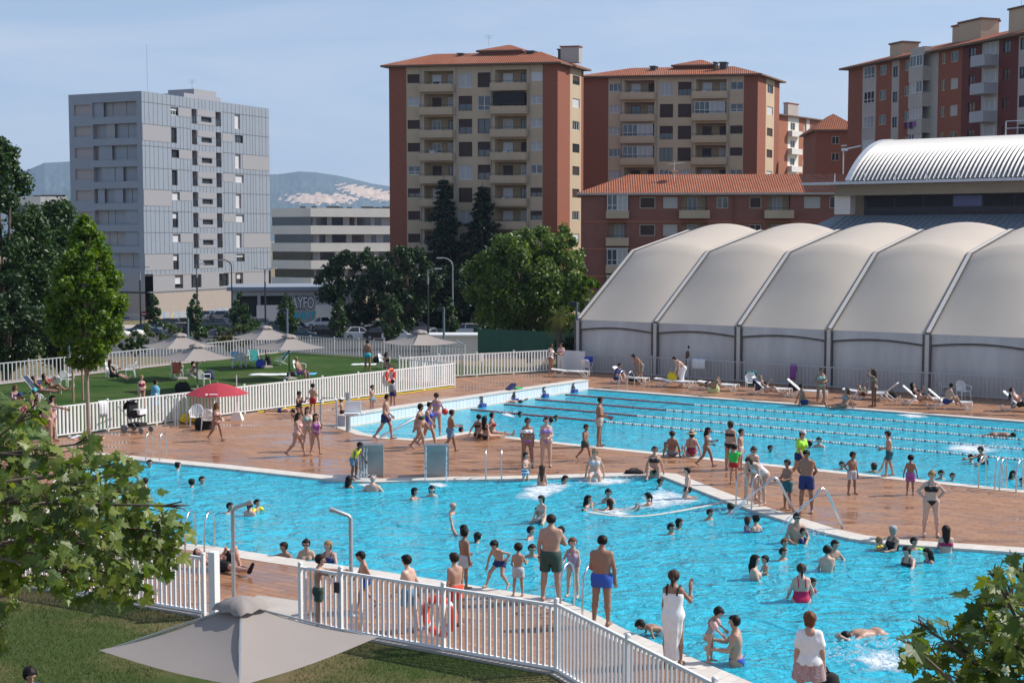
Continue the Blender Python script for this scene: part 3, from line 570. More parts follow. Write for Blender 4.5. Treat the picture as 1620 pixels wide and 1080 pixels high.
# --- tall brick block on the right, its long shaded face running towards the camera
A = atD(1337.5, 400, 185); dr = Vector((.34, -.94, 0)).normalized(); rA = A.copy(); dR = dr; rX = lambda px: along(rA, dR, px)
B = A+dr*along(A, dr, 1660)
rb = Bld('brick_block', 'tall dark red brick apartment block above the metal hall', 'apartment block', A, B, 13, -2, atD(1337, 108, 185).z); mb = MB(); holes = []; wins = []
zt0 = rb.Z(1360, 101+5); pt = 3.05
tops = [rb.Z(1370, 107)-pt*k for k in range(7)]
for k, z in enumerate(tops):
    if z < 3: continue
    for p0, p1, kind in ((1385, 1396, 'w'), (1406.5, 1414, 'd'), (1424, 1435, 'w'), (1482, 1488, 'w'), (1496, 1508, 'w'), (1524.5, 1535, 'd'), (1578, 1589, 'd'), (1604, 1614, 'd'), (1630, 1642, 'd')):
        a0, a1 = rX(p0), rX(p1); zo = -.5 if kind == 'd' and p0 < 1420 else 0; holes.append((a0, a1, z-1.25+zo, z+zo, .15, None)); wins.append((0, a0, a1, z-1.25+zo, z+zo, random.choice(['cg', 'ck', 'cg']) if kind == 'w' else 'dg', .1))
    for p0, p1, kind in ((1361, 1379, 'bay'), (1444, 1466, 'bay'), (1548, 1570, 'bal')):
        a0, a1 = rX(p0), rX(p1)
        if kind == 'bay':
            if p0 > 1440:
                q = MB(); q.box(((a0+a1)/2, -.6, z-2.05), (a1-a0, 1.2, 1.7)); q.box(((a0+a1)/2, -.5, z+.6), (a1-a0-.02, 1.0, .9)); rb.part('bay', q, M('render_grey'))
                wins.append((0, a0+.1, (a0+a1)/2-.02, z-1.18, z+.14, random.choice(['wg', 'wkx']), -1.1)); wins.append((0, (a0+a1)/2+.02, a1-.1, z-1.18, z+.14, random.choice(['wg', 'wkx']), -1.1))
            else: wins.append((0, a0+.1, a1-.1, z-1.4, z+.1, random.choice(['wbw', 'wgx', 'wkx']), -.02))
        else:
            q = MB(); q.box(((a0+a1)/2, -.9, z-1.9), (a1-a0, 1.8, 1.2)); rb.part('balcony', q, M('zinc_light')); wins.append((0, a0+.3, a1-.3, z-1.2, z+.2, 'wk', -.03))
strips = sorted([(rX(1359), rX(1380), 1), (rX(1404.5), rX(1416), 1), (rX(1440), rX(1477), 1), (rX(1514), rX(1545), 2), (rX(1545), rX(1571), 1), (rX(1571), rX(1602), 2), (rX(1602), rX(1617), 1), (rX(1617), rb.W, 2)])

x = 0
for a0, a1, m in strips:
    if a0 > x+.01: rb.wall(mb, 0, x, a0, 0, rb.H, holes, 0)
    rb.wall(mb, 0, a0, a1, 0, rb.H, holes, m); x = a1
rb.wall(mb, 2, 0, 13, 0, rb.H, (), 0); rb.wall(mb, 1, 0, 13, 0, rb.H, (), 0); mb.quad((rb.W, 13, 0), (0, 13, 0), (0, 13, rb.H), (rb.W, 13, rb.H), 0); rb.part('wall', mb, [M('brick_red'), M('render_grey'), M('brick_oxblood')])
for wi in wins: rb.window(*wi)
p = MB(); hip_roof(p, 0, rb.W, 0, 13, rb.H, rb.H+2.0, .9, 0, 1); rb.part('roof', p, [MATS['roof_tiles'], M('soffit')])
for px, w_, h_, y_ in ((1391, 2.6, 2.2, 3), (1467, 5.5, 3.4, 6), (1482, 4.0, 3.4, 5.0), (1583, 4, 3.2, 3)):
    q = MB(); q.box((rX(px), y_, rb.H+h_/2), (w_, 2.4, h_)); q.box((rX(px), y_, rb.H+h_+.1), (w_+.3, 2.7, .2), 1); rb.part('chimney', q, [M('render_cream'), M('soffit' if px != 1467 else 'roof_tiles')])
antenna('roof_antenna', 'tall thin mast on the roof of the tall dark brick block', rb.root.matrix_basis@Vector((rX(1569), 3, rb.H+.5)), 6.5, False)
q = MB(); q.bar((0, 0, 0), (2.3, 0, 0), .02)
for i, (x, wd, h) in enumerate(((.1, .45, .75), (.6, .5, .6), (1.15, .4, .8), (1.6, .5, .55))): q.box((x+wd/2, 0, -h/2), (wd, .05, h), i % 2)
o = q.build('washing_line', [M('cloth_dark', (.03, .03, .05), .9), M('cloth_plum', (.25, .08, .3), .9)], None, rb.root.matrix_basis@Vector((rX(1440), -1.35, tops[2]-1.5)), rb.rz); tag(o, 'dark and purple washing hanging from a bay of the tall brick block', 'laundry')
# --- grey zinc tower on the left
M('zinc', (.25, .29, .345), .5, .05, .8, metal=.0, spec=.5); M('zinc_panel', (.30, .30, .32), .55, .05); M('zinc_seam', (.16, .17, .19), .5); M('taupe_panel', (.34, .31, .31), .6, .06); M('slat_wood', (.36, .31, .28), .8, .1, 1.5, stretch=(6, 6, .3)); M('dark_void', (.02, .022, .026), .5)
C0 = atD(228.5, 400, 205); dr = Vector((.43, .9, 0)).normalized(); Bp = C0+dr*along(C0, dr, 428.8); zA = C0.copy(); dz_ = dr; zX = lambda px: along(zA, dz_, px)
lf = Vector((-.9, .43, 0)).normalized(); Dz = along(C0, lf, 115)
gt = Bld('grey_tower', 'grey zinc-clad apartment tower with a rooftop mast', 'apartment tower', C0, Bp, Dz, GZ, atD(228.5, 144, 205).z); W, H, D = gt.W, gt.H, gt.D
fp = 32.2/FPX*217; mb = MB(); holes = []; wins = []; panels = []; seam = MB()
zbase = gt.Z(228.5, 434)   # underside of the zinc cladding
def row(k): return gt.Z(330, 207.5)-k*fp       # top of the loggias' openings, first full row
for k in range(-1, 8):
    z = row(k)
    for p0, p1 in ((307.5, 315.5), (345, 353.5)):
        a0, a1 = zX(p0), zX(p1); holes.append((a0, a1, z-2.2, z, 1.0, 2)); wins.append((0, a0+.05, a1-.05, z-2.15, z-1.1, 'dg', .06))
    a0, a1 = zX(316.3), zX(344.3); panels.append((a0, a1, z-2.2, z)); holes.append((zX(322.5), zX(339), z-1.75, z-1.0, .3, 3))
    tall = (k % 2 == 0)
    for (p0, p1, alt) in ((275, 285.5, tall), (375, 385, not tall)):
        if alt: q0, q1, zt_, hh = p0, p1-1.5, z, 2.25
        else: q0, q1, zt_, hh = p0, p1+3, z-.1, 1.2
        a0, a1 = zX(q0), zX(q1); holes.append((a0, a1, zt_-hh, zt_, .3, None)); wins.append((0, a0+.02, a1-.02, zt_-hh+.02, zt_-.02, random.choice(['wbw', 'wbw', 'dhw', 'dg', 'whw']), .26))
    if k in (0, 3, 6): panels.append((0.02, zX(274), z-2.25, z+.05))
    if k in (1, 5): panels.append((zX(386), W-.02, z-2.25, z+.05))
    panels.append((zX(286.5), zX(306.5), z-1.35, z-.1) if k % 2 else (zX(355), zX(371), z-1.3, z-.1))
gt.wall(mb, 0, 0, W, zbase, H, holes, 0, 1)
# shaded left face with long recessed galleries
lX_ = lambda px: along(zA, lf, px); lh = []
for k in range(-2, 8):
    z = row(k)+.25
    if z > H-.4: continue
    lh.append((1.0, lX_(152), z-2.1, z, .8, 1)); lh.append((lX_(150), D-1.0, z-1.7, z-.2, .25, 1))
gt.wall(mb, 2, 0, D, zbase, H, lh, 0, 1)
mb.quad((W, D, 0), (0, D, 0), (0, D, H), (W, D, H), 0); gt.wall(mb, 1, 0, D, 0, H, (), 0); mb.quad((0, 0, H), (W, 0, H), (W, D, H), (0, D, H), 0)
gt.part('cladding', mb, [M('zinc'), M('taupe_panel'), M('zinc_panel'), M('dark_void')])
q = MB()
for a0, a1, b0, b1 in panels:
    if b1 < zbase: continue
    if a1-a0 < 5 and any(False for _ in ()): continue
    q.box(((a0+a1)/2, -.02, (b0+b1)/2), (a1-a0-.04, .04, b1-b0)) if not (abs(a0-zX(316.3)) < .01) else (q.box(((a0+a1)/2, -.02, b1-.46), (a1-a0-.04, .04, .9)), q.box(((a0+a1)/2, -.02, b0+.2), (a1-a0-.04, .04, .4)))
gt.part('facade_panel', q, M('zinc_panel'))
x = .6
blocked = [(h[0], h[1], h[2], h[3]) for h in holes]+[(p[0], p[1], p[2], p[3]) for p in panels]
while x < W-.3:
    z = zbase; zs = sorted([(b0, b1) for a0, a1, b0, b1 in blocked if a0-.05 < x < a1+.05]); cur = zbase
    for b0, b1 in zs:
        if b0 > cur: seam.box((x, -.012, (cur+b0)/2), (.035, .03, b0-cur))
        cur = max(cur, b1)
    if cur < H: seam.box((x, -.012, (cur+H)/2), (.035, .03, H-cur))
    x += .82+random.uniform(-.1, .25)
for k in range(-2, 8):
    z = row(k)+.12
    if z > H-.2: continue
    for a0, a1 in ((0, zX(306)), (zX(355), W)): seam.box(((a0+a1)/2, -.026, z), (a1-a0, .03, .05))
gt.part('seam', seam, M('zinc_seam'))
rs = random.Random(5)
for k in range(-2, 8):
    z = row(k)+.25; x = 1.2
    if z > H-.4: continue
    while x < lX_(152)-1.2: 
        wd = rs.uniform(1.3, 2.6); q = MB(); q.box((.74 if rs.random() < .8 else .3, x+wd/2, z-1.05), (.06, wd-.12, 2.04)); gt.part('gallery_screen', q, M('zinc' if rs.random() < .75 else 'zinc_panel')); x += wd
for wi in wins: gt.window(*wi)
mb = MB(); bh_ = []; zb1 = gt.Z(228.5, 462)
for p0, p1 in ((277, 290), (303, 319), (347, 362), (373, 385)): bh_.append((zX(p0), zX(p1), zb1+.3, zbase-.3, .3, 1))
gt.wall(mb, 0, 1.8, W-.6, zb1, zbase, bh_, 0); gt.wall(mb, 2, 0, D, zb1, zbase, [(8, 11, zb1+.5, zbase-.3, .3, 1)], 0); gt.part('ground_storey', mb, [M('zinc_panel'), M('window_glass')])
mb = MB(); zc = gt.Z(228.5, 496); gt.wall(mb, 0, 1.8, W-.6, zc, zb1-.2, (), 0); gt.wall(mb, 2, 0, D, zc, zb1-.2, (), 0); mb.box((W/2, .2, zb1-.1), (W-2, .5, .2), 1); gt.part('slatted_base', mb, [M('slat_wood'), M('zinc_seam')])
# painted shopfronts at street level
m, n, l, b_ = nodes_of('mural_stripes'); v = mapping(n, l, 0, (.16, .16, .05)); f_ = noise(n, l, v, 2.2, 2, .5, 2.2)
l(ramp(n, l, f_, ((.3, (.25, .33, .46)), (.42, (.5, .3, .18)), (.5, (.33, .4, .42)), (.6, (.2, .3, .5)), (.72, (.5, .38, .2)))), b_.inputs['Base Color']); b_.inputs['Roughness'].default_value = .6
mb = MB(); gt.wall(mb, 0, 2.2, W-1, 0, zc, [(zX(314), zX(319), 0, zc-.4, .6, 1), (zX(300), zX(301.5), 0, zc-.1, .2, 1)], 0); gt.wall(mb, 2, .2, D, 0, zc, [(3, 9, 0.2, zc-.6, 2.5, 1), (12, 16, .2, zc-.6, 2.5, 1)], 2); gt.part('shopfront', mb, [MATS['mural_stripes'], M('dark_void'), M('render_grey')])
q = MB(); q.box((5.5, -.5, zb1-5.5), (.3, .3, 0.01)); 
q = MB(); q.box((W*.62, D*.45, H+1.0), (5.5, 5, 2.0)); q.box((W*.55, D*.4, H+.5), (9, 6, 1.0)); gt.part('roof_house', q, M('zinc_panel'))
antenna('roof_antenna', 'tall slim mast left of the plant room on the grey tower', gt.root.matrix_basis@Vector((W*.2, D*.3, H)), 7.5, False)
o = antenna('roof_antenna', 'short cluster of aerials on the grey tower plant room', gt.root.matrix_basis@Vector((W*.62, D*.45, H+2)), 1.8)
# --- white terraced block beyond, and another glimpsed far left
def white_block(label, px0, px1, split, D_, ytop, pitch_px, nrow, ang=(.97, -.25)):
    A = atD(split, 400, D_); d = Vector((.9, .43, 0)).normalized(); B = A+d*along(A, d, px1); b = Bld('white_block', label, 'apartment block', A, B, 30, GZ, atD(split, ytop, D_).z)
    l2 = d*-.55+b.n*.83; l2.normalize(); dl = along(A, l2, px0); ph = pitch_px/FPX*D_; mb = MB(); gl = MB()
    for k in range(nrow):
        z = b.H-k*ph; h = ph*.5; mb.box((b.W/2, 10, z-h/2), (b.W, 20, h)); gl.box((b.W/2+.3, 10.9, z-h-(ph-h)/2), (b.W-.6, 19, ph-h+.02))
        # side wing, splayed
        P0 = Vector((-.01, .2, 0)); P1 = P0+Vector((-.55, .83, 0)).normalized()*dl; nrm = Vector((-.83, -.55, 0))
        for (z0_, z1_, off, m) in ((z-h, z, 0, mb), (z-ph, z-h, 1.0 if k % 2 else .25, gl)):
            a, c = P0-nrm*off, P1-nrm*off; m.prism([(c.x, c.y), (a.x, a.y), (a.x+.02, a.y+9), (c.x+6, c.y+9)], z0_, z1_)
    b.part('floor_band', mb, M('white_render')); b.part('window_band', gl, M('window_glass'))
    rs = random.Random(3)
    for k in range(nrow):
        z = b.H-k*ph-ph*.5; x = .8
        while x < b.W-2: wd = rs.uniform(.5, 2.0); q = MB(); q.box((x+wd/2, 1.36, z-ph*.25), (wd, .06, ph*.48)); b.part('shutter', q, M('zinc_panel')); x += wd+rs.uniform(1, 3.5)
    rs = random.Random(4)
    for k in range(9): q = MB(); q.box((b.W*(k+.5)/9+rs.uniform(-1, 1), 8, b.H+.25), (rs.uniform(.6, 3), 1.2, rs.uniform(.3, .8))); b.part('roof_vent', q, M('rail_dark'))
    return b
wb = white_block('white terraced apartment block with long dark window bands', 431, 660, 492, 300, 329, 27.5, 7)
antenna('roof_antenna', 'double mast on the white terraced block', wb.root.matrix_basis@Vector((-3, 12, wb.H)), 8, False)
white_block('white apartment block half hidden behind the dark trees on the left', 20, 110, 66, 320, 311, 26, 7)
# --- low concrete garage with graffiti
A = atD(366, 470, 192); B = A+Vector((.985, .17, 0)).normalized()*along(A, Vector((.985, .17, 0)).normalized(), 560)
gd = (B-A).normalized(); gX2 = lambda px: along(Vector((A.x, A.y, 0)), gd, px); garA = A.copy()
g = Bld('garage', 'low concrete depot with a flat metal roof and graffiti', 'building', A, B, 14, GZ, atD(366, 460, 192).z); mb = MB()
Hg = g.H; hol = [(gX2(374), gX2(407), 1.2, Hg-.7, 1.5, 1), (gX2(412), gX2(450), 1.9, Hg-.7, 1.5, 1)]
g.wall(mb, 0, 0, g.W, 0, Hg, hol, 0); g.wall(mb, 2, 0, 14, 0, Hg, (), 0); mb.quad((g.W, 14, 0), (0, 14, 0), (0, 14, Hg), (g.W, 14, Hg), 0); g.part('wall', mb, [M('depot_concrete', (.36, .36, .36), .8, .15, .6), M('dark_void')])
q = MB(); q.box((g.W/2, 7, Hg+.25), (g.W+1.2, 15.2, .5)); g.part('roof', q, M('roof_sheet', (.24, .27, .32), .5, .1, .5)); q = MB(); q.box((gX2(425), -.04, 1.5), (gX2(441)-gX2(402), .08, 2.6)); g.part('white_panel', q, M('white_render'))
q = MB(); q.box((gX2(514), -.03, 1.5), (2.6, .06, 2.6)); g.part('white_panel', q, M('white_render'))
def text(body, size, mat, parent, loc, rz=0, off=0.0, ext_=.01, name='lettering', align='CENTER', bold=0):
    cu = bpy.data.curves.new(name, 'FONT'); cu.body = body; cu.size = size; cu.align_x = align; cu.align_y = 'CENTER'; cu.offset = off; cu.extrude = ext_; cu.resolution_u = 3
    t = bpy.data.objects.new('tmp', cu); COL.objects.link(t); bpy.context.view_layer.update(); me = bpy.data.meshes.new_from_object(t.evaluated_get(bpy.context.evaluated_depsgraph_get())); bpy.data.objects.remove(t)
    me.materials.clear(); me.materials.append(mat); me.transform(Matrix.Rotation(pi/2, 4, 'X')); return link(name, me, parent, loc, rz)
for o_ in (text('SAYFO', 1.9, M('spray_black', (.012, .012, .014), .6), g.root, (gX2(476), -.03, 3.0), 0, .17, .012, 'graffiti'), text('SAYFO', 1.9, M('spray_white', (.62, .62, .64), .6), g.root, (gX2(476), -.065, 3.0), 0, .05, .012, 'graffiti')): o_.scale = (.62, 1, 1.15)
text('SNUT', 1.3, M('spray_cyan', (.05, .42, .55), .6), g.root, (gX2(480), -.05, 1.3), 0, .06, .012, 'graffiti')
# --- tent hall of five (and more) bowed bays along the far deck
M('tent_fabric', (.51, .44, .365), .62, .05, .35, stretch=(1, 1, .4)); M('tent_wall', (.50, .485, .47), .7, .16, .7, stretch=(1.6, 1, .25), bump=.25); M('tent_seam', (.10, .09, .085), .7, .3, 2); M('tent_rib', (.60, .56, .51), .5, .05)
E0 = atD(916, 509, 82.0); E0.z = 0; td = D1.copy(); tn = D2.copy(); tX = lambda px: along(E0, td, px)
tent = thing('marquee', 'long beige marquee of bowed fabric bays beside the lap pool', 'marquee', tuple(E0), atan2(td.y, td.x))
bays = [0, tX(1039), tX(1171.5), tX(1316), tX(1471), tX(1640)]; pitch_b = (bays[5]-bays[0])/5; bays = [pitch_b*i for i in range(8)]
EH = 2.95; prof = [(0.0, EH), (5.9, 6.8), (12.7, 8.05), (19.5, 6.8), (25.4, EH)]
def tp(s):  # s 0..1 over the arch, rounded a little at the knees
    n_ = len(prof)-1; x = s*n_; i = min(n_-1, int(x)); f_ = x-i; a, b_ = prof[i], prof[i+1]; return (a[0]+(b_[0]-a[0])*f_, a[1]+(b_[1]-a[1])*f_)
for i in range(7):
    u0, u1 = bays[i]+.13, bays[i+1]-.13; vs = []; NS, NU = 40, 14
    for s_ in range(NS+1):
        t = s_/NS; v0, z0 = tp(t); v1, z1 = tp(min(1, t+.01)); v2, z2 = tp(max(0, t-.01)); tx, tz = v1-v2, z1-z2; ll = hypot(tx, tz); nxv, nzv = -tz/ll, tx/ll
        for k in range(NU+1):
            q_ = k/NU; blw = .5*(1-(2*q_-1)**2)*min(1, 6*t, 6*(1-t)); vs.append((u0+(u1-u0)*q_, v0+nxv*blw, z0+nzv*blw))
    q = MB(); q.add(vs, [(a*(NU+1)+k, a*(NU+1)+k+1, (a+1)*(NU+1)+k+1, (a+1)*(NU+1)+k) for a in range(NS) for k in range(NU)], 0, True); q.build('roof_panel', M('tent_fabric'), tent)
    q = MB(); vs = []; NU = 16; NZ = 8
    for j in range(NZ+1):
        for k in range(NU+1):
            q_ = k/NU; z = (EH-.62-.0)*j/NZ+(.0); vs.append((u0+(u1-u0)*q_, -.02-.16*sin(pi*q_)*sin(pi*j/NZ)+.02*sin(q_*40), z+.17*sin(pi*q_)*(j/NZ)))
    q.add(vs, [(a*(NU+1)+k, a*(NU+1)+k+1, (a+1)*(NU+1)+k+1, (a+1)*(NU+1)+k) for a in range(NZ) for k in range(NU)], 0, True); q.build('side_curtain', M('tent_wall'), tent)
    q = MB(); vs = []
    for k in range(NU+1):
        q_ = k/NU; sag = .17*sin(pi*q_); vs += [(u0+(u1-u0)*q_, -.06, EH+.0), (u0+(u1-u0)*q_, -.10, EH-.52+sag), (u0+(u1-u0)*q_, -.10, EH-.62+sag+.02*sin(q_*50))]
    q.add(vs, [(3*k, 3*k+1, 3*k+4, 3*k+3) for k in range(NU)], 0, True); q.add(vs, [(3*k+1, 3*k+2, 3*k+5, 3*k+4) for k in range(NU)], 1, True); q.build('valance', [M('tent_wall'), M('tent_seam')], tent)
for i in range(8):
    q = MB()
    for du in (-.135, .135):
        for a in range(4):
            p, r = prof[a], prof[a+1]; q.bar((bays[i]+du, p[0], p[1]+.05), (bays[i]+du, r[0], r[1]+.05), .035, .10, 1)
    for a in range(4):
        p, r = prof[a], prof[a+1]; q.bar((bays[i], p[0], p[1]+.06), (bays[i], r[0], r[1]+.06), .2, .1, 0)
    q.build('arch_rib', [M('tent_rib'), M('tent_seam')], tent); q = MB()
    for du in (-.17, .17): q.box((bays[i]+du, -.12, EH/2), (.09, .12, EH), 0)
    q.box((bays[i], -.1, EH/2), (.24, .06, EH-.05), 1); q.build('post', [M('tent_seam'), M('tent_rib')], tent)
q = MB(); q.add([(0, p[0], p[1]) for p in prof]+[(0, 25.4, 0), (0, 0, 0)], ((6, 5, 4, 3, 2, 1, 0),)); q.build('gable', M('tent_wall'), tent)
# --- metal sports hall with a barrel roof behind the marquee
M('roof_metal', (.26, .262, .27), .5, .06, .8, metal=.12, spec=.3); M('hall_dark', (.018, .018, .03), .5); M('hall_blue', (.16, .19, .22), .55, .06, .6); M('gutter', (.5, .52, .56), .5); M('hall_conc', (.28, .235, .18), .85)
hA = atD(1342, 300, 110); hall = thing('sports_hall', 'sports hall with a ribbed silver barrel roof behind the marquee', 'sports hall', (hA.x, hA.y, 0), atan2(td.y, td.x))
zE = atD(1342, 287, 110).z; R_, rise = 8.6, 3.5; Lh = 46
q = MB(); N = 28; nr = int(Lh/.34)
arc = []
rad = (R_*R_+rise*rise)/(2*rise); half = math.asin(R_/rad)
for k in range(N+1): a = -half+2*half*k/N; arc.append((R_+rad*sin(a), zE+rise-rad+rad*cos(a), sin(a), cos(a)))
vs = []
for i in range(nr*2+1):
    off = .10 if i % 2 else -.08; vs += [(i*Lh/(nr*2), p[0]+p[2]*off, p[1]+p[3]*off) for p in arc]
q.add(vs, [(i*(N+1)+k, (i+1)*(N+1)+k, (i+1)*(N+1)+k+1, i*(N+1)+k+1) for i in range(nr*2) for k in range(N)], 0, False); q.build('roof', M('roof_metal'), hall)
q = MB()
for k in range(N): p, r = arc[k], arc[k+1]; q.bar((-.05, p[0], p[1]+.05), (-.05, r[0], r[1]+.05), .4, .22)
q.add([(0.1, p[0], p[1]) for p in arc], (tuple(range(N, -1, -1)),)); q.build('gable', M('gutter'), hall)
q = MB(); q.box((Lh/2-1.5, -.7, zE-.18), (Lh+3.5, 1.5, .2)); q.box((Lh/2-1, .3, zE-.7), (Lh, 1.2, .8), 1)
for i in range(20): q.bar((i*2.4-.6, -1.2, zE-.15), (i*2.4-.6, -1.2, zE+.55), .05)
q.build('gutter', [M('gutter'), M('hall_conc')], hall)
zw = atD(1342, 307, 110).z; zv = atD(1342, 341, 110).z
q = MB(); q.box((Lh/2+.9, 1.1, (zw+zv)/2), (Lh, .3, zw-zv)); q.build('wall', M('hall_dark'), hall)
for i in range(14):
    q = MB(); q.box((0, 0, 0), (2.1, .04, (zw-zv)*.48)); q.build('window', [M('hall_glass', (.012, .014, .018), .25, .4, .5, spec=.15) if i not in (3,) else M('blue_blind', (.10, .12, .25), .6)], hall, (2.2+i*2.25, .93, (zw+zv)/2+.2))
q = MB(); q.box((-.6, .8, (zE+zv)/2-.4), (1.3, 1.0, zE-zv-1.0)); q.build('end_pier', M('white_render'), hall)
q = MB(); q.add([(-.9, -.1, zv), (Lh, -.1, zv), (Lh, -9, zv-3.2), (-4.5, -9, zv-3.2), (-.9, -.1, zv-.2), (Lh, -.1, zv-.2)], ((3, 2, 1, 0),)); 
for i in range(int(Lh/.5)): q.bar((i*.5, -.1, zv+.03), (i*.5-.4 if i else -.5, -9, zv-3.17), .05, .05)
q.build('lower_roof', M('hall_blue'), hall)
q = MB(); q.box((Lh/2, 4.5, zv/2-2), (Lh, 8.5, zv)); q.box((Lh/2, 9, zE/2), (Lh, 15, zE-1.2)); q.build('wall', M('hall_conc'), hall)
cr_ = R_+rad*sin(half*.1)*0; q = MB(); zc_ = zE+rise
for i in range(16):
    q.bar((9.2+i*2.1, R_, zc_-.05), (9.2+i*2.1, R_, zc_+1.2), .06)
q.bar((9.2, R_, zc_+1.2), (42, R_, zc_+1.2), .06); q.bar((9.2, R_, zc_+.65), (42, R_, zc_+.65), .05); q.box((25.6, R_+.1, zc_+.06), (33, 1.0, .1)); q.build('railing', M('gutter'), hall)
cam_m = MB(); cam_m.tube([(0, 0, 0), (0, 0, 1.9)], .05, 6); cam_m.box((.1, 0, 2.0), (.5, .25, .22)); cam_m.bar((.2, 0, 2.05), (1.4, -.1, 2.3), .1); cam_m.bar((-.2, 0, 2.3), (.25, 0, 2.35), .07)
tag(cam_m.build('roof_camera', WHITE(), None, atD(1334, 258, 118)-Vector((0, 0, 0.9))), 'white camera on a short pole left of the metal hall roof', 'camera')
# ------------------------------------------------------------------ trees and plants
for nm, c, tr in (('leaf_dark', (.022, .05, .013), .2), ('leaf_plane', (.092, .148, .03), .35), ('leaf_bright', (.095, .17, .02), .45), ('leaf_poplar', (.034, .074, .017), .25), ('leaf_fir', (.015, .034, .016), .1), ('leaf_street', (.04, .085, .022), .25), ('leaf_shrub', (.085, .13, .05), .3), ('leaf_dry', (.13, .12, .045), .2), ('leaf_palm', (.12, .13, .035), .2), ('leaf_maple', (.125, .175, .034), .4)):
    M(nm, c, .42, .15, .5, spec=.35, island=.42, transl=tr)
M('bark', (.13, .10, .075), .9, .25, 6, stretch=(1, 1, .3), bump=.4); M('bark_pale', (.30, .25, .19), .85, .2, 6, bump=.3); M('stake_wood', (.36, .24, .14), .8, .15, 4)
def leaf_cloud(cents, rads, n, size, flat=1.0, up=.35):
    """n small diamond leaves scattered through clumps, faces turned every way but a little upward"""
    cents = np.asarray(cents, float); rads = np.asarray(rads, float); w_ = rads**2; idx = rng.choice(len(cents), n, p=w_/w_.sum())
    d = rng.normal(0, 1, (n, 3)); d /= np.linalg.norm(d, axis=1)[:, None]; r = rads[idx]*rng.uniform(.35, 1.05, n); p = cents[idx]+d*r[:, None]*np.array([1, 1, flat])
    nn = d*.6+rng.normal(0, .6, (n, 3)); nn[:, 2] += up; nn /= np.linalg.norm(nn, axis=1)[:, None]
    t = np.cross(nn, rng.normal(0, 1, (n, 3))); t /= np.linalg.norm(t, axis=1)[:, None]; b = np.cross(nn, t); s = size*rng.uniform(.6, 1.25, n)[:, None]
    V = np.stack((p-t*s*.55, p+b*s*.36+nn*s*.08, p+t*s*.55, p-b*s*.36+nn*s*.08), 1).reshape(-1, 3); F = np.arange(4*n).reshape(n, 4); return V, F
def broad_clumps(h0, h1, rx, ry, n, rs, shape='round', cr=(.14, .26)):
    out, rad = [], []
    for _ in range(n):
        z = rs.random(); a = rs.uniform(0, 2*pi)
        if shape == 'round': prof_ = sqrt(max(.05, 1-(2*z-1)**2))*(1.0 if z > .3 else .9)
        elif shape == 'egg': prof_ = (sin(pi*min(1, z*.9+.08))**.8)*(1.1-.45*z)
        elif shape == 'column': prof_ = min(1, .45+z*2.5)*min(1, (1.03-z)*3.2)
        else: prof_ = (1.0-z)**.85+.05
        r = prof_*(rs.uniform(.25, 1)**.5)*rs.uniform(.82, 1.1); out.append((cos(a)*r*rx, sin(a)*r*ry, h0+(h1-h0)*z)); rad.append(rs.uniform(*cr)*min(rx, (h1-h0)/2)*(.55+.45*prof_))
    return out, rad
def tree(name, label, px, top, width, D, base_z, mat, nleaf, size, shape='round', crown_from=.25, nclump=60, seed=1, group=None, bark='bark', cr=(.14, .26), trunk_r=None, depth=1.0):
    rs = random.Random(seed); p = atD(px, top, D); H = p.z-base_z; rx = width/FPX*D/2
    t = thing(name, label, 'tree', (p.x, D, base_z), rs.uniform(0, 6.28) if depth == 1.0 else 0, group)
    cs, rd = broad_clumps(H*crown_from+rx*.1, H-min(rx, H*.2)*.16, rx*.9, rx*.9*depth, nclump, rs, shape, cr)
    V, F = leaf_cloud(cs, rd, nleaf, size); link('crown', np_mesh('crown', V, F, M(mat)), t)
    mb = MB(); r0 = trunk_r or max(.08, H*.018); zt_ = H*(crown_from+.45); lean = rs.uniform(-.02, .02)*H
    mb.tube([(0, 0, -.3), (lean*.2, 0, H*.12), (lean*.6, lean*.3, H*.35), (lean, lean*.5, zt_)], [r0*1.25, r0, r0*.8, r0*.3], 8)
    for c in cs[::max(1, len(cs)//14)]:
        z0 = H*crown_from*rs.uniform(.7, 1.5); z0 = min(z0, c[2]*.85); mb.tube([(lean*.5, 0, z0), (c[0]*.45, c[1]*.45, (z0+c[2])/2+.05*H), c], [r0*.42, r0*.25, r0*.08], 5)
    mb.build('trunk', M(bark), t); return t
def conifer(label, px, top, width, D, base_z, seed, group):
    rs = random.Random(seed); p = atD(px, top, D); H = p.z-base_z; rx = width/FPX*D/2; t = thing('conifer', label, 'tree', (p.x, D, base_z), 0, group); cs, rd = [], []
    nl = 30
    for k in range(nl):
        z = H*(.06+.93*k/nl); r = rx*1.15*(1-(k/nl))**.8*rs.uniform(.6, 1.2)+.3
        for j in range(9):
            a = rs.uniform(0, 6.28)
            for f in (.35, .65, .95): cs.append((cos(a)*r*f, sin(a)*r*f, z-r*f*.28)); rd.append(.3+.42*(1-k/nl)*(1.2-f*.4))
    V, F = leaf_cloud(cs, rd, 24000, .34, .75, .2); link('crown', np_mesh('crown', V, F, M('leaf_fir')), t)
    mb = MB(); mb.tube([(0, 0, 0), (0, 0, H*.5), (0, 0, H)], [.35, .2, .03], 8); mb.build('trunk', M('bark'), t)
g = 'dark trees on the left'
tree('poplar_tree', 'tallest dark poplar at the left edge, behind the lawn fence', 2, 216, 200, 92, -1.5, 'leaf_poplar', 30000, .27, 'egg', .04, 170, 11, g, cr=(.16, .3))
tree('poplar_tree', 'dark leafy poplar just right of the tallest one', 88, 310, 190, 100, -1.5, 'leaf_poplar', 20000, .27, 'egg', .03, 130, 12, g, cr=(.16, .3))
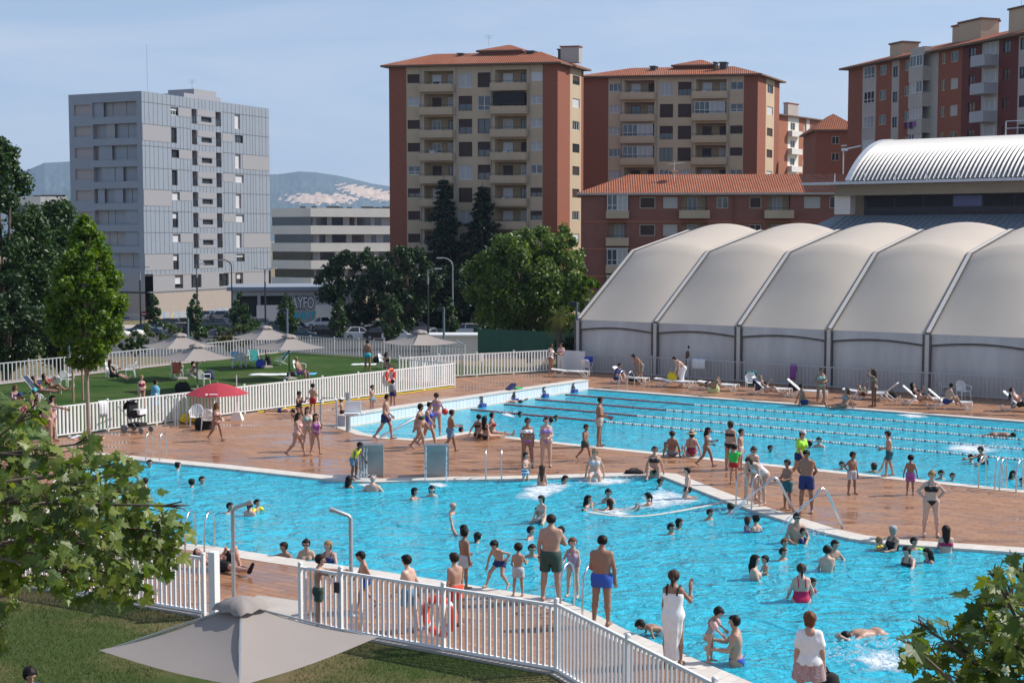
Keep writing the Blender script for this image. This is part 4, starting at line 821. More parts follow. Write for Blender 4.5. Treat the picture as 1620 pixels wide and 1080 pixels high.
tree('poplar_tree', 'low dark bushy tree under the poplars behind the lawn fence', 92, 392, 150, 96, -1.3, 'leaf_dark', 8000, .28, 'round', .02, 60, 13, g, cr=(.18, .32))
tree('poplar_tree', 'lower dark bushy tree at the left edge behind the lawn fence', 10, 430, 160, 88, -1.0, 'leaf_dark', 8000, .28, 'round', .02, 60, 14, g, cr=(.18, .32))
# young bright tree with stakes, on the deck edge
yt = tree('young_tree', 'bright green upright young tree with a slim trunk beside the white fence', 133, 336, 150, 54.6, 0, 'leaf_bright', 22000, .165, 'egg', .30, 170, 21, None, 'bark_pale', (.13, .26), .075)
for i, (dx, dy) in enumerate(((116, 636), (131, 633), (139, 634))):
    p_ = at(dx, dy); tag(MB().tube([(0, 0, -.2), (0, 0, 1.75)], .055, 8).build('tree_stake', M('stake_wood'), None, p_), ['left wooden stake beside the young tree trunk', 'middle wooden stake beside the young tree trunk', 'right wooden stake beside the young tree trunk'][i], 'stake', 'wooden stakes round the young tree')
g = 'dark round trees by the car park'
tree('round_tree', 'dark round tree left of the conifers, its crown touching the white block', 565, 390, 132, 176, GZ, 'leaf_dark', 13000, .40, 'round', .1, 90, 31, g)
tree('round_tree', 'dark round tree between the left round tree and the conifers', 636, 390, 136, 174, GZ, 'leaf_dark', 13000, .40, 'round', .08, 90, 32, g)
tree('round_tree', 'dark bushy tree under the taller conifer', 702, 415, 120, 181, GZ, 'leaf_dark', 10000, .40, 'round', .03, 80, 33, g)
conifer('taller dark conifer in front of the brown tower', 702, 277, 92, 184, GZ, 41, 'conifers before the brown tower'); conifer('shorter dark conifer right of the taller one', 763, 288, 100, 183, GZ, 42, 'conifers before the brown tower')
tree('plane_tree', 'large sunlit plane tree left of the marquee', 838, 360, 214, 122, -3.0, 'leaf_plane', 34000, .33, 'round', .02, 210, 51, None, cr=(.12, .22))
tree('plane_tree', 'tall upper crown of a plane tree against the lit tower edge', 892, 352, 84, 126, -3.0, 'leaf_plane', 7000, .33, 'column', .1, 60, 52, None, cr=(.2, .36))
tree('plane_tree', 'small green tree tucked against the marquee end', 928, 434, 72, 106, -1.5, 'leaf_bright', 4500, .28, 'round', .05, 40, 53, None)
g = 'small street trees in the car park'
for i, (px, top, wd, D, lab) in enumerate(((243, 464, 26, 176, 'small street tree below the corner of the grey tower'), (308, 465, 32, 172, 'small street tree before the striped shopfront'), (378, 461, 36, 170, 'small street tree at the corner of the depot'), (453, 461, 42, 166, 'small street tree covering the start of the graffiti'), (536, 471, 34, 164, 'small pale street tree between the graffiti and the dark round trees'), (620, 464, 42, 152, 'small street tree before the dark round trees'), (712, 470, 28, 150, 'small pale street tree right of the tall lamp post'))):
    tree('street_tree', lab, px, top, wd, D, GZ, 'leaf_street', 2600, .28, 'egg', .12, 40, 60+i, g, cr=(.25, .45))
def shrub(label, px, py, wpx, hpx, D, mat, seed, n=1500, size=.2, group=None, name='shrub'):
    rs = random.Random(seed); p = atD(px, py, D); rx = wpx/FPX*D/2; h = hpx/FPX*D; t = thing(name, label, 'shrub', (p.x, D, p.z-.2), 0, group)
    cs, rd = broad_clumps(0.1, h, rx, rx*.7, 26, rs, 'round', (.25, .45)); V, F = leaf_cloud(cs, rd, n, size); link('foliage', np_mesh('foliage', V, F, M(mat)), t)
    mb = MB()
    for c in cs[::4]: mb.tube([(0, 0, -.2), (c[0]*.5, c[1]*.5, c[2]*.5), c], [.05, .03, .012], 5)
    mb.build('stem', M('bark'), t)
sh = (('low shrub on the bank before the dark parked estate car', 255, 537, 90, 30, 112, 'leaf_shrub'), ('ragged shrub on the bank left of the rear parasols', 215, 555, 70, 24, 100, 'leaf_street'), ('shrub on the bank above the front left parasol', 335, 543, 80, 32, 112, 'leaf_street'), ('green shrub on the bank between the left and middle parasols', 385, 541, 60, 30, 108, 'leaf_shrub'), ('dry yellowish shrub beside the middle parasol', 360, 549, 50, 22, 106, 'leaf_dry'), ('bushy shrub left of the tallest middle parasol', 400, 529, 50, 28, 116, 'leaf_street'))
for i, a_ in enumerate(sh): shrub(*a_, 80+i, group='shrubs on the bank')
shrub('dark green hedge bush between the palm and the marquee', 900, 570, 40, 40, 84, 'leaf_dark', 95, 2500, .16); shrub('dark bush behind the green windscreen', 770, 540, 70, 28, 104, 'leaf_dark', 96, 2500, .2)
# palm
pp = atD(884, 588, 83.5); palm = thing('palm_tree', 'short palm with drooping yellow-green fronds by the marquee end', 'tree', (pp.x, 83.5, 0)); mb = MB(); rs = random.Random(9); TZ = 3.0
for k in range(44):
    a = rs.uniform(0, 6.28); el = rs.uniform(-.9, 1.2); L_ = rs.uniform(.8, 1.25); pts = []
    for i in range(7): f = i/6; r = L_*f*cos(el); z = TZ+L_*f*sin(el)-.45*f*f; pts.append(Vector((cos(a)*r, sin(a)*r, z)))
    side = Vector((-sin(a), cos(a), 0))
    for i in range(2, 7):
        for s_ in (-1, 1):
            for q_ in (0, .5):
                b0 = pts[i-1].lerp(pts[i], q_); e = b0+side*s_*.26+(pts[i]-pts[i-1])*1.2+Vector((0, 0, -.1)); mb.add((b0, b0+Vector((0, 0, .035)), e), ((0, 1, 2),))
mb.build('fronds', M('leaf_palm'), palm); mb = MB(); mb.tube([(0, 0, 0), (0, 0, 1.2), (.03, 0, TZ)], [.17, .14, .16], 8); mb.build('trunk', M('bark'), palm)
# foreground maples: whole lobed leaves on twigs
_half = [(0, 0), (.10, -.10), (.34, -.20), (.30, -.02), (.52, .02), (.44, .14), (.72, .34), (.50, .36), (.52, .50), (.30, .44), (.24, .56), (.30, .80), (.16, .76), (0, 1.12)]
_out = _half+[(-x, y) for x, y in _half[-2:0:-1]]
def maple(name, label, trunk, clumps, nleaf, leaf, seed, limb_z):
    rs = np.random.default_rng(seed); t = thing(name, label, 'tree', trunk); T = np.array(trunk); C_ = np.array([c[0] for c in clumps])-T; Rr = np.array([c[1] for c in clumps]); w_ = Rr**2
    o2 = np.array(_out); k = len(o2); idx = rs.choice(len(C_), nleaf, p=w_/w_.sum()); d = rs.normal(0, 1, (nleaf, 3)); d /= np.linalg.norm(d, axis=1)[:, None]
    p = C_[idx]+d*(Rr[idx]*rs.uniform(.3, 1.05, nleaf))[:, None]; nn = d*.35+rs.normal(0, .45, (nleaf, 3))+np.array([.25, -.35, .55]); nn /= np.linalg.norm(nn, axis=1)[:, None]
    tip = d*.7+rs.normal(0, .5, (nleaf, 3))+np.array([0, 0, -.5]); tip -= nn*(tip*nn).sum(1)[:, None]; tip /= np.linalg.norm(tip, axis=1)[:, None]; sd__ = np.cross(nn, tip)
    s = leaf*rs.uniform(.45, 1.15, nleaf); V = []; fold = rs.uniform(-.25, .15, nleaf); droop = rs.uniform(-.35, .1, nleaf)
    x = o2[:, 0][None, :, None]; y = o2[:, 1][None, :, None]
    V = p[:, None, :]+s[:, None, None]*(sd__[:, None, :]*x+tip[:, None, :]*y+nn[:, None, :]*(fold[:, None, None]*-abs(x)+droop[:, None, None]*y*y))
    cen = p[:, None, :]+s[:, None, None]*(tip[:, None, :]*.3+nn[:, None, :]*.03); V = np.concatenate((V, cen), 1).reshape(-1, 3); base = (np.arange(nleaf)*(k+1))[:, None]
    F = np.concatenate([np.stack((base[:, 0]+i, base[:, 0]+(i+1) % k, base[:, 0]+k), 1) for i in range(k)]); link('crown', np_mesh('crown', V, F, M('leaf_maple')), t)
    mb = MB(); R2 = random.Random(seed)
    for i in range(0, nleaf, 1):
        if i % 2: a = Vector(p[i]); b_ = a-Vector(tip[i])*s[i]*.7+Vector(C_[idx[i]]-p[i])*.25; mb.tube([a, b_], [.0025, .0035], 3, caps=False)
    mb.tube([(0, 0, -.2), (.05, 0, limb_z*.5), (0, 0, limb_z), (0, 0, limb_z+1.5)], [.16, .13, .11, .06], 10)
    for i, c in enumerate(C_):
        c = Vector(c); z0 = min(limb_z+R2.uniform(-.5, .9), c.z+.2); m_ = Vector((c.x*.5, c.y*.5, (z0+c.z)/2+.15)); mb.tube([(0, 0, z0), m_, c], [.035, .018, .006], 6)
        for j in range(5):
            e = c+Vector((R2.gauss(0, 1), R2.gauss(0, 1), R2.gauss(0.3, 1))).normalized()*Rr[i]*R2.uniform(.7, 1.15); mb.tube([c.lerp(m_, .1), c.lerp(e, .5), e], [.007, .005, .0025], 4)
    mb.build('trunk', M('bark'), t)
rs = random.Random(77); cl = []
for px, py, r in ((15, 705, 38), (70, 722, 42), (130, 745, 42), (30, 770, 66), (100, 790, 75), (170, 790, 60), (215, 800, 55), (60, 850, 80), (130, 860, 75), (195, 860, 60), (240, 850, 55), (20, 880, 60), (95, 905, 45), (160, 920, 50), (205, 915, 45), (255, 880, 38), (272, 845, 30), (185, 735, 35), (5, 800, 80), (140, 700, 22), (205, 745, 20), (-60, 760, 110), (-60, 880, 110), (288, 800, 14), (0, 955, 26), (-10, 1000, 30), (45, 655, 28), (10, 650, 30)):
    D = rs.uniform(10.0, 12.6); cl.append((tuple(atD(px, py, D)), r/FPX*D))
maple('maple_tree', 'big leafy maple branch reaching in from the left foreground', (-5.4, 11.0, 0), cl, 2000, .108, 5, 5.2)
cl = []
for px, py, r in ((1605, 1015, 75), (1560, 1045, 60), (1640, 965, 80), (1505, 1010, 42), (1470, 1040, 42), (1590, 930, 36), (1560, 975, 45), (1520, 1075, 60), (1440, 1018, 22), (1655, 1060, 110), (1572, 905, 14), (1455, 985, 16), (1610, 900, 26)):
    D = rs.uniform(6.6, 8.0); cl.append((tuple(atD(px, py, D)), r/FPX*D))
maple('maple_tree', 'maple twigs with pale young leaves in the right foreground corner', (3.4, 7.4, 0), cl, 400, .105, 6, 4.4)
# blades over the near grass
def grass(n):
    mb_pts = rng.uniform((-12.5, 19.5), (1.2, 31.5), (n, 2)); k = FL.to_2d(); a, b_ = np.array((FL.x, FL.y)), np.array((FG1.x, FG1.y)); nrm = np.array((-(b_-a)[1], (b_-a)[0])); nrm /= np.linalg.norm(nrm)
    dd = (mb_pts-a)@nrm; keep = dd < -.12; fr = np.array((FR.x, FR.y)); P_ = mb_pts[keep]; P_ = P_[~((P_[:, 0] > -6.2) & (P_[:, 0] < -3.9) & (P_[:, 1] > 24))]; n = len(P_); h = rng.uniform(.03, .075, n); a_ = rng.uniform(0, 6.28, n); ln = rng.normal(0, .03, (n, 2))
    w_ = np.stack((np.cos(a_), np.sin(a_)), 1)*.007; z0 = np.zeros((n, 1)); V = np.concatenate((np.concatenate((P_-w_, z0), 1), np.concatenate((P_+w_, z0), 1), np.concatenate((P_+ln, h[:, None]), 1)), 1).reshape(-1, 3)
    o = link('grass', np_mesh('grass', V, np.arange(3*n).reshape(n, 3), M('grass_blade', (.072, .10, .028), .7, .55, .5, island=.4, transl=.2))); o['kind'] = 'stuff'; o['label'] = 'short blades of grass on the near lawn'
grass(60000)
# ------------------------------------------------------------------ fences
M('fence_grey', (.44, .45, .46), .5, .06); M('galv', (.42, .44, .46), .4, .1, metal=.6); M('lamp_dark', (.03, .035, .04), .5); M('lamp_blue', (.14, .19, .24), .5); M('plastic_white', (.78, .78, .77), .35, .04); M('taupe_canvas', (.31, .275, .255), .8, .06, .8, transl=.12); M('black_rubber', (.012, .012, .012), .7)
def fence(label, P, Q, h, bays, mat, step=.135, pw=.045, group=None, name='picket_fence', gap=.09, post=.07, zrow=0.0, round_top=True):
    P, Q = Vector(P), Vector(Q); d = (Q-P); L_ = d.length; t = thing(name, label, 'fence', tuple(P), atan2(d.y, d.x), group); bl = L_/bays; me = None
    for i in range(bays):
        if me is None:
            q = MB(); n = max(2, int(round((bl-post)/step))); st = bl/n
            for k in range(1, n): q.box((k*st, 0, (gap+h-.03)/2), (pw, pw*.7, h-gap-.06))
            me = q.mesh('picket_panel', [M(mat)]); mr = MB().box((bl/2, 0, 0), (bl-post-.004, .055, .05)).mesh('rail', [M(mat)])
        link('picket_panel', me, t, (i*bl, 0, 0)); link('rail', mr, t, (i*bl, 0, h-.02)); link('rail', mr, t, (i*bl, 0, gap))
    q = MB(); q.box((0, 0, (h+.06)/2-.15), (post, post, h+.36)); q.lathe([(post*.72, h+.06), (post*.72, h+.085), (.0, h+.10)], n=10); mp_ = q.mesh('post', [M(mat)])
    for i in range(bays+1): link('post', mp_, t, (i*bl, 0, 0))
    return t
fence('white picket fence between the deck and the lawn, lifebuoy on it', MF0, MF1, 1.2, 10, 'white_paint', .17, .075)
fence('short white fence return and gate at the lawn fence end', MF1+Vector((0, 0, 0)), RF0+Vector((.6, -.5, 0)), 1.2, 2, 'white_paint', .17, .075)
fence('white picket fence right of the gate, in front of the green windscreen', RF0, RF1, 1.25, 4, 'white_paint', .19, .075)
fence('short white fence at the left edge beyond the women in bikinis', MFX.lerp(MF0, .1), MFX.lerp(MF0, .80), 1.2, 5, 'white_paint', .17, .075)
fence('grey slatted boundary fence along the left side of the lawn', BF0+(BF0-BF1).normalized()*12, BF1, 1.15, 13, 'fence_grey', .27, .06, None, 'picket_fence')
fence('grey slatted boundary fence across the back of the lawn', BF1, BF3, 1.15, 7, 'fence_grey', .25, .055)
fence('pale railing in front of the marquee wall', TF0, TF1, 1.12, 11, 'fence_grey', .2, .03, None, 'railing', .12, .05)
q = MB(); q.box((0, 0, .62), (1.9, .06, 1.2)); o = q.build('white_board', M('plastic_white'), None, tuple(TF0+TFD*(-.7)), atan2(TFD.y, TFD.x)); tag(o, 'white solid panel at the left end of the marquee railing', 'panel')
fence('white picket fence on the left by the foreground grass', FLX.lerp(FL, .45), FR, 1.22, 5, 'white_paint', .125, .045)
p_ = FR+(FR-FL).normalized()*.28; o = MB().box((0, 0, .68), (.16, .16, 1.36)).build('gate_post', WHITE(), None, tuple(p_), atan2((FR-FL).y, (FR-FL).x)); tag(o, 'thick white gate post right of the left foreground fence', 'gate post')
GG = FG0.lerp(FG1, .17)
fence('narrow white gate leaf with a black lock box', FG0, GG, 1.2, 1, 'white_paint', .115, .042, None, 'gate')
fence('white picket fence in the foreground with an orange lifebuoy behind', GG+(FG1-FG0).normalized()*.02, FG1, 1.24, 2, 'white_paint', .125, .045)
fence('white picket fence running to the bottom right from the corner post', FG1, FG2, 1.27, 3, 'white_paint', .125, .045)
q = MB(); q.box((0, 0, 0), (.09, .06, .2)); tag(q.build('lock_box', M('lamp_dark'), None, tuple(GG+Vector((-.06, -.03, .92))), atan2((FG1-FG0).y, (FG1-FG0).x)), 'dark lock box on the white gate', 'lock')
# green windscreen and white store box
P, Q = atD(756, 553, 97), atD(918, 552, 93); P.z = Q.z = -.3; d = Q-P; t = thing('windscreen_fence', 'dark green mesh windscreen behind the white fence', 'fence', tuple(P), atan2(d.y, d.x))
q = MB(); n = 9
for i in range(n):
    x0, x1 = d.length*i/n+.002, d.length*(i+1)/n-.002; MB().add([(x0, 0, .1), ((x0+x1)/2, .04, .1), (x1, 0, .1), (x1, 0, 1.75), ((x0+x1)/2, .06, 1.75), (x0, 0, 1.75)], ((0, 1, 4, 5), (1, 2, 3, 4)), 0, True).build('screen_panel', M('green_mesh', (.035, .11, .075), .8, .12, .8), t)
for i in range(n+1): MB().tube([(d.length*i/n, .05, 0), (d.length*i/n, .05, 1.85)], .035, 6).build('post', M('green_post', (.02, .06, .04), .5), t)
kp = atD(722, 562, 100); k_ = thing('store_box', 'small white store box with a flat roof beyond the lawn fence', 'shed', (kp.x, 100, -1.2)); q = MB(); q.box((0, 0, 1.0), (3.6, 2.2, 2.0)); q.build('wall', M('white_render'), k_); q = MB(); q.box((0, 0, 2.06), (3.9, 2.5, .12)); q.build('roof', M('plastic_white'), k_)
# ------------------------------------------------------------------ lap pool fittings
wl = (Vector((60.25-42.3, 0, 0)))
w0 = uv(UW, 42.3); ang_w = atan2(D2.y, D2.x)
q = MB(); q.box((9.0, .28, .14), (18.0, .5, .56)); pwall = q.build('end_wall', MATS['wall_tiles'], None, (w0.x, w0.y, 0), ang_w); tag(pwall, 'low white tiled end wall of the lap pool with lane numbers', 'pool wall')
q = MB(); q.box((9.0, .30, .435), (18.1, .6, .05)); q.build('wall_cap', MATS['coping_tiles'], pwall)
rzD1 = atan2(D1.x, -D1.y)
for num, v_ in (('3', 51.35), ('4', 53.85), ('5', 56.35), ('6', 58.9)):
    text(num, .56, M('number_black', (.02, .02, .025), .5), pwall, ((v_-42.3), -.012, .21), pi if False else 0, .012, .006, 'lane_number')
    q = MB(); q.box((v_-42.3, -.09, -.0), (.34, .16, .2)); q.build('lane_block', M('block_blue', (.03, .06, .30), .45), pwall)
for o in list(pwall.children): pass
# the wall's local x runs along D2 and its pool face looks to -y local, which is D1
for i, v_ in enumerate((50.1, 52.6, 55.1, 57.65)):
    a = uv(UW+.35, v_); b_ = uv(11, v_); L_ = (b_-a).length; rp = thing('lane_rope', ['lane rope nearest the middle deck, red then white floats', 'second lane rope from the middle deck, red then white floats', 'third lane rope from the middle deck, red then white floats', 'lane rope nearest the marquee side, red then white floats'][i], 'lane rope', (a.x, a.y, WZ+.02), atan2(D1.y, D1.x), 'lane ropes of the lap pool')
    def beads(x0, x1, mats, nm):
        q = MB(); x = x0; k = 0
        while x < x1:
            prof_ = [(.0, .02), (.055, .03), (.055, .085), (.0, .1)]; vs = []
            q.tube([(x+z_, 0, 0) for r_, z_ in prof_], [max(.012, r_) for r_, z_ in prof_], 6, (0 if nm == 'red_floats' else (1 if k % 4 == 3 else 0)), False); x += .115; k += 1
        return q.build(nm, mats, rp)
    beads(0, 7.2, [M('float_red', (.22, .02, .025), .5)], 'red_floats'); beads(7.2, L_, [M('float_white', (.72, .66, .6), .45, .1), M('float_mauve', (.3, .12, .16), .5)], 'white_floats')
# ladders
def ladder(label, p, rz, h=.95, reach=.75, sep=.5, group='pool ladders'):
    t = thing('pool_ladder', label, 'ladder', tuple(p), rz, group)
    for s_ in (-1, 1):
        x = s_*sep/2; MB().tube([(x, .55, -.02), (x, .55, h*.55), (x, .5, h*.8), (x, .34, h*.97), (x, .15, h), (x, -.03, h*.9), (x, -.11, h*.7), (x, -.13, 0), (x, -.13, -.9)], .024, 8).build('rail', STEEL(), t)
    q = MB()
    for k in range(3): q.box((0, -.13, -.2-.27*k), (sep, .08, .03))
    q.build('step', STEEL(), t)
ladder('steel ladder on the far side of the lap pool, below the left sun loungers', at(988, 617), atan2(D1.y, D1.x)+.0)
ladder('steel ladder at the far left corner of the leisure pool', at(244, 728), R(-8)); ladder('steel ladder at the middle of the leisure pool back edge', at(781, 757.5), 0)
ladder('steel ladder below the bending women', at(1180, 803), R(-38)-0.0); ladder('near steel ladder beside the man in blue trunks', at(922, 962), R(180-28), .98)
ladder('steel ladder standing on the lap pool edge at the right', at(1570, 769), atan2(D1.y, D1.x)+pi); ladder('steel ladder at the right edge of the picture, by the lap pool', at(1603, 774), atan2(D1.y, D1.x)+pi)
ladder('steel ladder behind the reclining man on the near edge', at(322, 866), R(180-10))
def spray_mat():
    if 'spray_water' in MATS: return MATS['spray_water']
    m, n, l, b = nodes_of('spray_water'); b.inputs['Base Color'].default_value = (.75, .84, .9, 1); b.inputs['Roughness'].default_value = .2; tp = n.new('ShaderNodeBsdfTransparent'); ms = n.new('ShaderNodeMixShader'); v = mapping(n, l); l(ramp(n, l, noise(n, l, v, 9, 3, .6), ((.38, .1), (.62, .75))), ms.inputs[0]); l(tp.outputs[0], ms.inputs[1]); l(b.outputs[0], ms.inputs[2]); l(ms.outputs[0], n['Material Output'].inputs[0]); return m
def water_jet(label, base, tip, h):
    base = Vector(base); tip = Vector(tip); t = thing('water_jet', label, 'water jet', tuple(base), 0, 'water jet pipes'); e = tip-base; e.z = 0
    pts = [Vector((0, 0, 0)), e*.45+Vector((0, 0, h*.7)), e*.62+Vector((0, 0, h*.93)), e*.78+Vector((0, 0, h)), e*.92+Vector((0, 0, h*.93)), e*1.05+Vector((0, 0, h*.78))]; MB().tube(pts, .04, 8).build('pipe', STEEL(), t)
    q = MB(); p0 = pts[-1]; v = e.normalized()
    for k in range(3):
        oo = Vector((random.uniform(-.04, .04), random.uniform(-.04, .04), 0)); q.tube([p0+oo*.4+v*(1.1*f)+Vector((0, 0, -(p0.z+.08)*f**1.25))+oo*f*3 for f in [i/8 for i in range(9)]], [.012+.012*f/8 for f in range(9)], 5)
    q.build('water_stream', spray_mat(), t)
water_jet('bent steel water jet beside the boy in teal shorts', at(1257, 810), at(1213, 812), 1.02); water_jet('bent steel water jet right of the man in navy shorts', at(1334, 836), at(1290, 838), 1.1)
MB_ = MB(); a, b_ = at(603, 690, .05), at(652, 664, .75)
t = thing('handrail', 'sloping steel handrail at the lap pool steps', 'handrail', tuple(a)); MB().tube([(0, 0, -.9), (0, 0, .0), tuple(at(656, 662, .55)-a)], .05, 8).build('rail', M('galv'), t)
def shower(label, p, h, side):
    t = thing('shower_pole', label, 'shower', tuple(p), 0, 'shower poles'); q = MB(); q.tube([(0, 0, 0), (0, 0, h-.05), (side*.05, 0, h+.0), (side*.34, -.03, h+.12)], .042, 8, smooth=True); q.build('pole', M('galv'), t); q = MB(); q.tube([(side*.33, -.03, h+.115), (side*.42, -.04, h+.14)], .055, 8); q.build('shower_head', M('galv'), t); q = MB(); q.lathe([(.0, .012), (.14, .01), (.14, 0)], n=12); q.build('base_plate', M('galv'), t); q = MB(); q.tube([(0, -.06, 1.05), (0, -.11, 1.05)], .03, 8); q.build('push_button', STEEL(), t)
shower('shower pole with its head turned right, by the reclining man', at(370, 951), 2.0, 1); shower('shower pole with its head turned left, gripped by the boy', at(556, 972), 2.05, -1)
for px, lab, wide in ((586, 'left steel waterfall with a boy splashing in it', .78), (690, 'right steel waterfall on the pool edge', .78)):
    p = at(px, 757); t = thing('waterfall', lab, 'waterfall', (p.x, p.y+.25, 0), 0, 'pool waterfalls'); q = MB(); pr = [(.12, 0), (.10, .85), (.06, 1.02), (-.02, 1.10), (-.14, 1.13), (-.34, 1.09), (-.34, 1.055), (-.14, 1.09), (-.0, 1.06), (.03, .98), (.06, .85), (.06, 0)]
    q.add([(sx*wide/2, y_, z_) for sx in (-1, 1) for y_, z_ in pr], [tuple(range(11, -1, -1)), tuple(range(12, 24))]+[(i, 12+i, 12+(i+1) % 12, (i+1) % 12) for i in range(12)][::-1], 0); q.build('spout', M('steel_sheet', (.30, .30, .30), .42, .15, 2, metal=.7), t); q = MB(); q.box((0, .42, .42), (wide*.92, .5, .84)); q.build('housing', M('galv'), t)
    for k in range(4):
        q = MB(); x = wide*(-.46+.12*k) if px == 586 else (-.42 if k % 2 else .42)*wide+random.uniform(-.03, .03); q.tube([(x, -.34, 1.06), (x+random.uniform(-.02, .02), -.44, .85), (x, -.52, .4), (x, -.56, -.05)], [.012, .012, .016, .022], 5); q.build('water_stream', MATS['spray_water'], t)
# pool lift
p = at(551, 682); t = thing('pool_lift', 'pool lift with a white seat on a steel mast', 'pool lift', tuple(p)); MB().tube([(0, 0, 0), (0, 0, 1.55)], .10, 10).build('mast', M('galv'), t)
q = MB(); q.box((.22, -.2, .98), (.62, .08, .5)); q.box((.2, -.42, .76), (.58, .45, .07)); q.build('seat', M('plastic_white'), t); q = MB(); q.tube([(.1, -.05, 1.1), (.62, -.05, 1.12), (.7, -.1, 1.0), (.68, -.5, .72), (.1, -.5, .68)], .025, 6); q.build('arm', STEEL(), t)
t = thing('handrail', 'steel hoop handrail beside the pool lift', 'handrail', tuple(at(519, 678))); MB().tube([(-.3, 0, 0), (-.3, 0, 1.15), (-.2, 0, 1.25), (.25, 0, 1.25), (.35, 0, 1.15), (.35, 0, 0)], .03, 8).build('rail', M('galv'), t)
# lifebuoys
def ring_buoy(label, p, rz, r=.36):
    t = thing('lifebuoy', label, 'lifebuoy', tuple(p), rz, 'orange lifebuoys'); n = 40; q = MB(); k = 10; vs = []
    for i in range(n):
        a = 2*pi*i/n
        for j in range(k): b_ = 2*pi*j/k; rr = r*.8+.078*cos(b_); vs.append((rr*cos(a), .06*sin(b_), rr*sin(a)))
    q.add(vs, [(i*k+j, i*k+(j+1) % k, ((i+1) % n)*k+(j+1) % k, ((i+1) % n)*k+j) for i in range(n) for j in range(k)], 0, True); q.build('ring', M('buoy_orange', (.75, .075, .035), .45, .06), t)
    for m_ in range(4):
        q = MB(); a0 = pi/4+m_*pi/2; vs = []
        for i in range(4):
            a = a0-.10+.2*i/3
            for j in range(k): b_ = 2*pi*j/k; rr = r*.8+.082*cos(b_); vs.append((rr*cos(a), .064*sin(b_), rr*sin(a)))
        q.add(vs, [(i*k+j, i*k+(j+1) % k, (i+1)*k+(j+1) % k, (i+1)*k+j) for i in range(3) for j in range(k)], 0, True); q.build('band', M('plastic_white'), t)
dm = (MF1-MF0).normalized(); pm = MF0+dm*along(MF0, dm, 616); ring_buoy('far orange lifebuoy hung high on the white lawn fence', pm+Vector((.05, -.14, .95)), atan2(dm.y, dm.x))
df_ = (FG1-FG0).normalized(); pm = FG0+df_*along(FG0, df_, 687); ring_buoy('near orange lifebuoy behind the foreground fence', pm+Vector((.06, .11, .64)), atan2(df_.y, df_.x), .40)
# ------------------------------------------------------------------ parasols
def parasol(label, p, half, h, drop, rz, group='taupe square parasols', pole_mat='lamp_dark', tilt=0):
    t = thing('parasol', label, 'parasol', tuple(p), rz, group); q = MB(); N = 8; cs = [Vector((half*sx, half*sy, h-drop)) for sx, sy in ((1, 1), (-1, 1), (-1, -1), (1, -1))]; ap = Vector((0, 0, h))
    for i in range(4):
        a, b_ = cs[i], cs[(i+1) % 4]; vs = []
        for r in range(N+1):
            f = .10+.90*r/N
            for c in range(N+1):
                g_ = c/N; e = a.lerp(b_, g_); pnt = ap.lerp(e, f); pnt.z -= .05*half*sin(pi*f)+.045*half*sin(pi*g_)*f; pnt -= (e-Vector((0, 0, e.z)))*.025*sin(pi*g_)*f*f; vs.append(pnt)
        q.add(vs, [(r*(N+1)+c, (r+1)*(N+1)+c, (r+1)*(N+1)+c+1, r*(N+1)+c+1) for r in range(N) for c in range(N)], 0, True)
    q.build('canopy', M('taupe_canvas'), t); q = MB(); vs = []; vn = 24
    for r, (rr, z) in enumerate(((.02, h+.10), (.10, h+.085), (.20*half, h+.02), (.235*half, h-.055*half))):
        for k in range(vn): a = 2*pi*k/vn; sq = 1/max(abs(cos(a)), abs(sin(a))) if r > 1 else 1; w_ = .02*sin(8*a)*(r > 1); vs.append((rr*cos(a)*sq*(.9 if r > 1 else 1), rr*sin(a)*sq*(.9 if r > 1 else 1), z+w_-(.03*(sq-1) if r > 1 else 0)))
    q.add(vs, [(r*vn+k, (r+1)*vn+k, (r+1)*vn+(k+1) % vn, r*vn+(k+1) % vn) for r in range(3) for k in range(vn)]+[tuple(range(vn))], 0, True); q.build('vent_cap', M('taupe_canvas'), t)
    MB().tube([(0, 0, 0), (0, 0, h+.08)], .03, 8).build('pole', M(pole_mat), t); q = MB(); q.box((0, 0, .05), (.6, .6, .1)); q.tube([(0, 0, .1), (0, 0, .4)], .05, 8); q.build('base', M('pale_concrete'), t)
    for s_ in ((1, 1), (-1, 1), (-1, -1), (1, -1)): MB().bar((0, 0, h-.03), (half*s_[0]*.97, half*s_[1]*.97, h-drop-.02), .025).build('rib', M('galv'), t)
    return t
for lab, px, ay, D, ha in (('front left taupe parasol over the sunbathing woman in a hat', 311, 546, 71, 1.42), ('rear left taupe parasol beyond the front left one', 284, 529, 77, 1.5), ('rear middle taupe parasol partly behind another canopy', 420, 517, 84, 1.5), ('front middle taupe parasol over the man in purple trunks', 457, 531, 77, 1.45), ('right taupe parasol near the gate, by the man with a green towel', 664, 524, 79.5, 1.55)):
    a = atD(px, ay, D); parasol(lab, (a.x, D, 0), ha, a.z, .62, R(45-6))
a = atD(381, 953, 20.4); parasol('large taupe parasol close to the camera at the bottom', (a.x, 20.4, 0), 1.42, a.z, .60, R(45+10), None, 'galv')
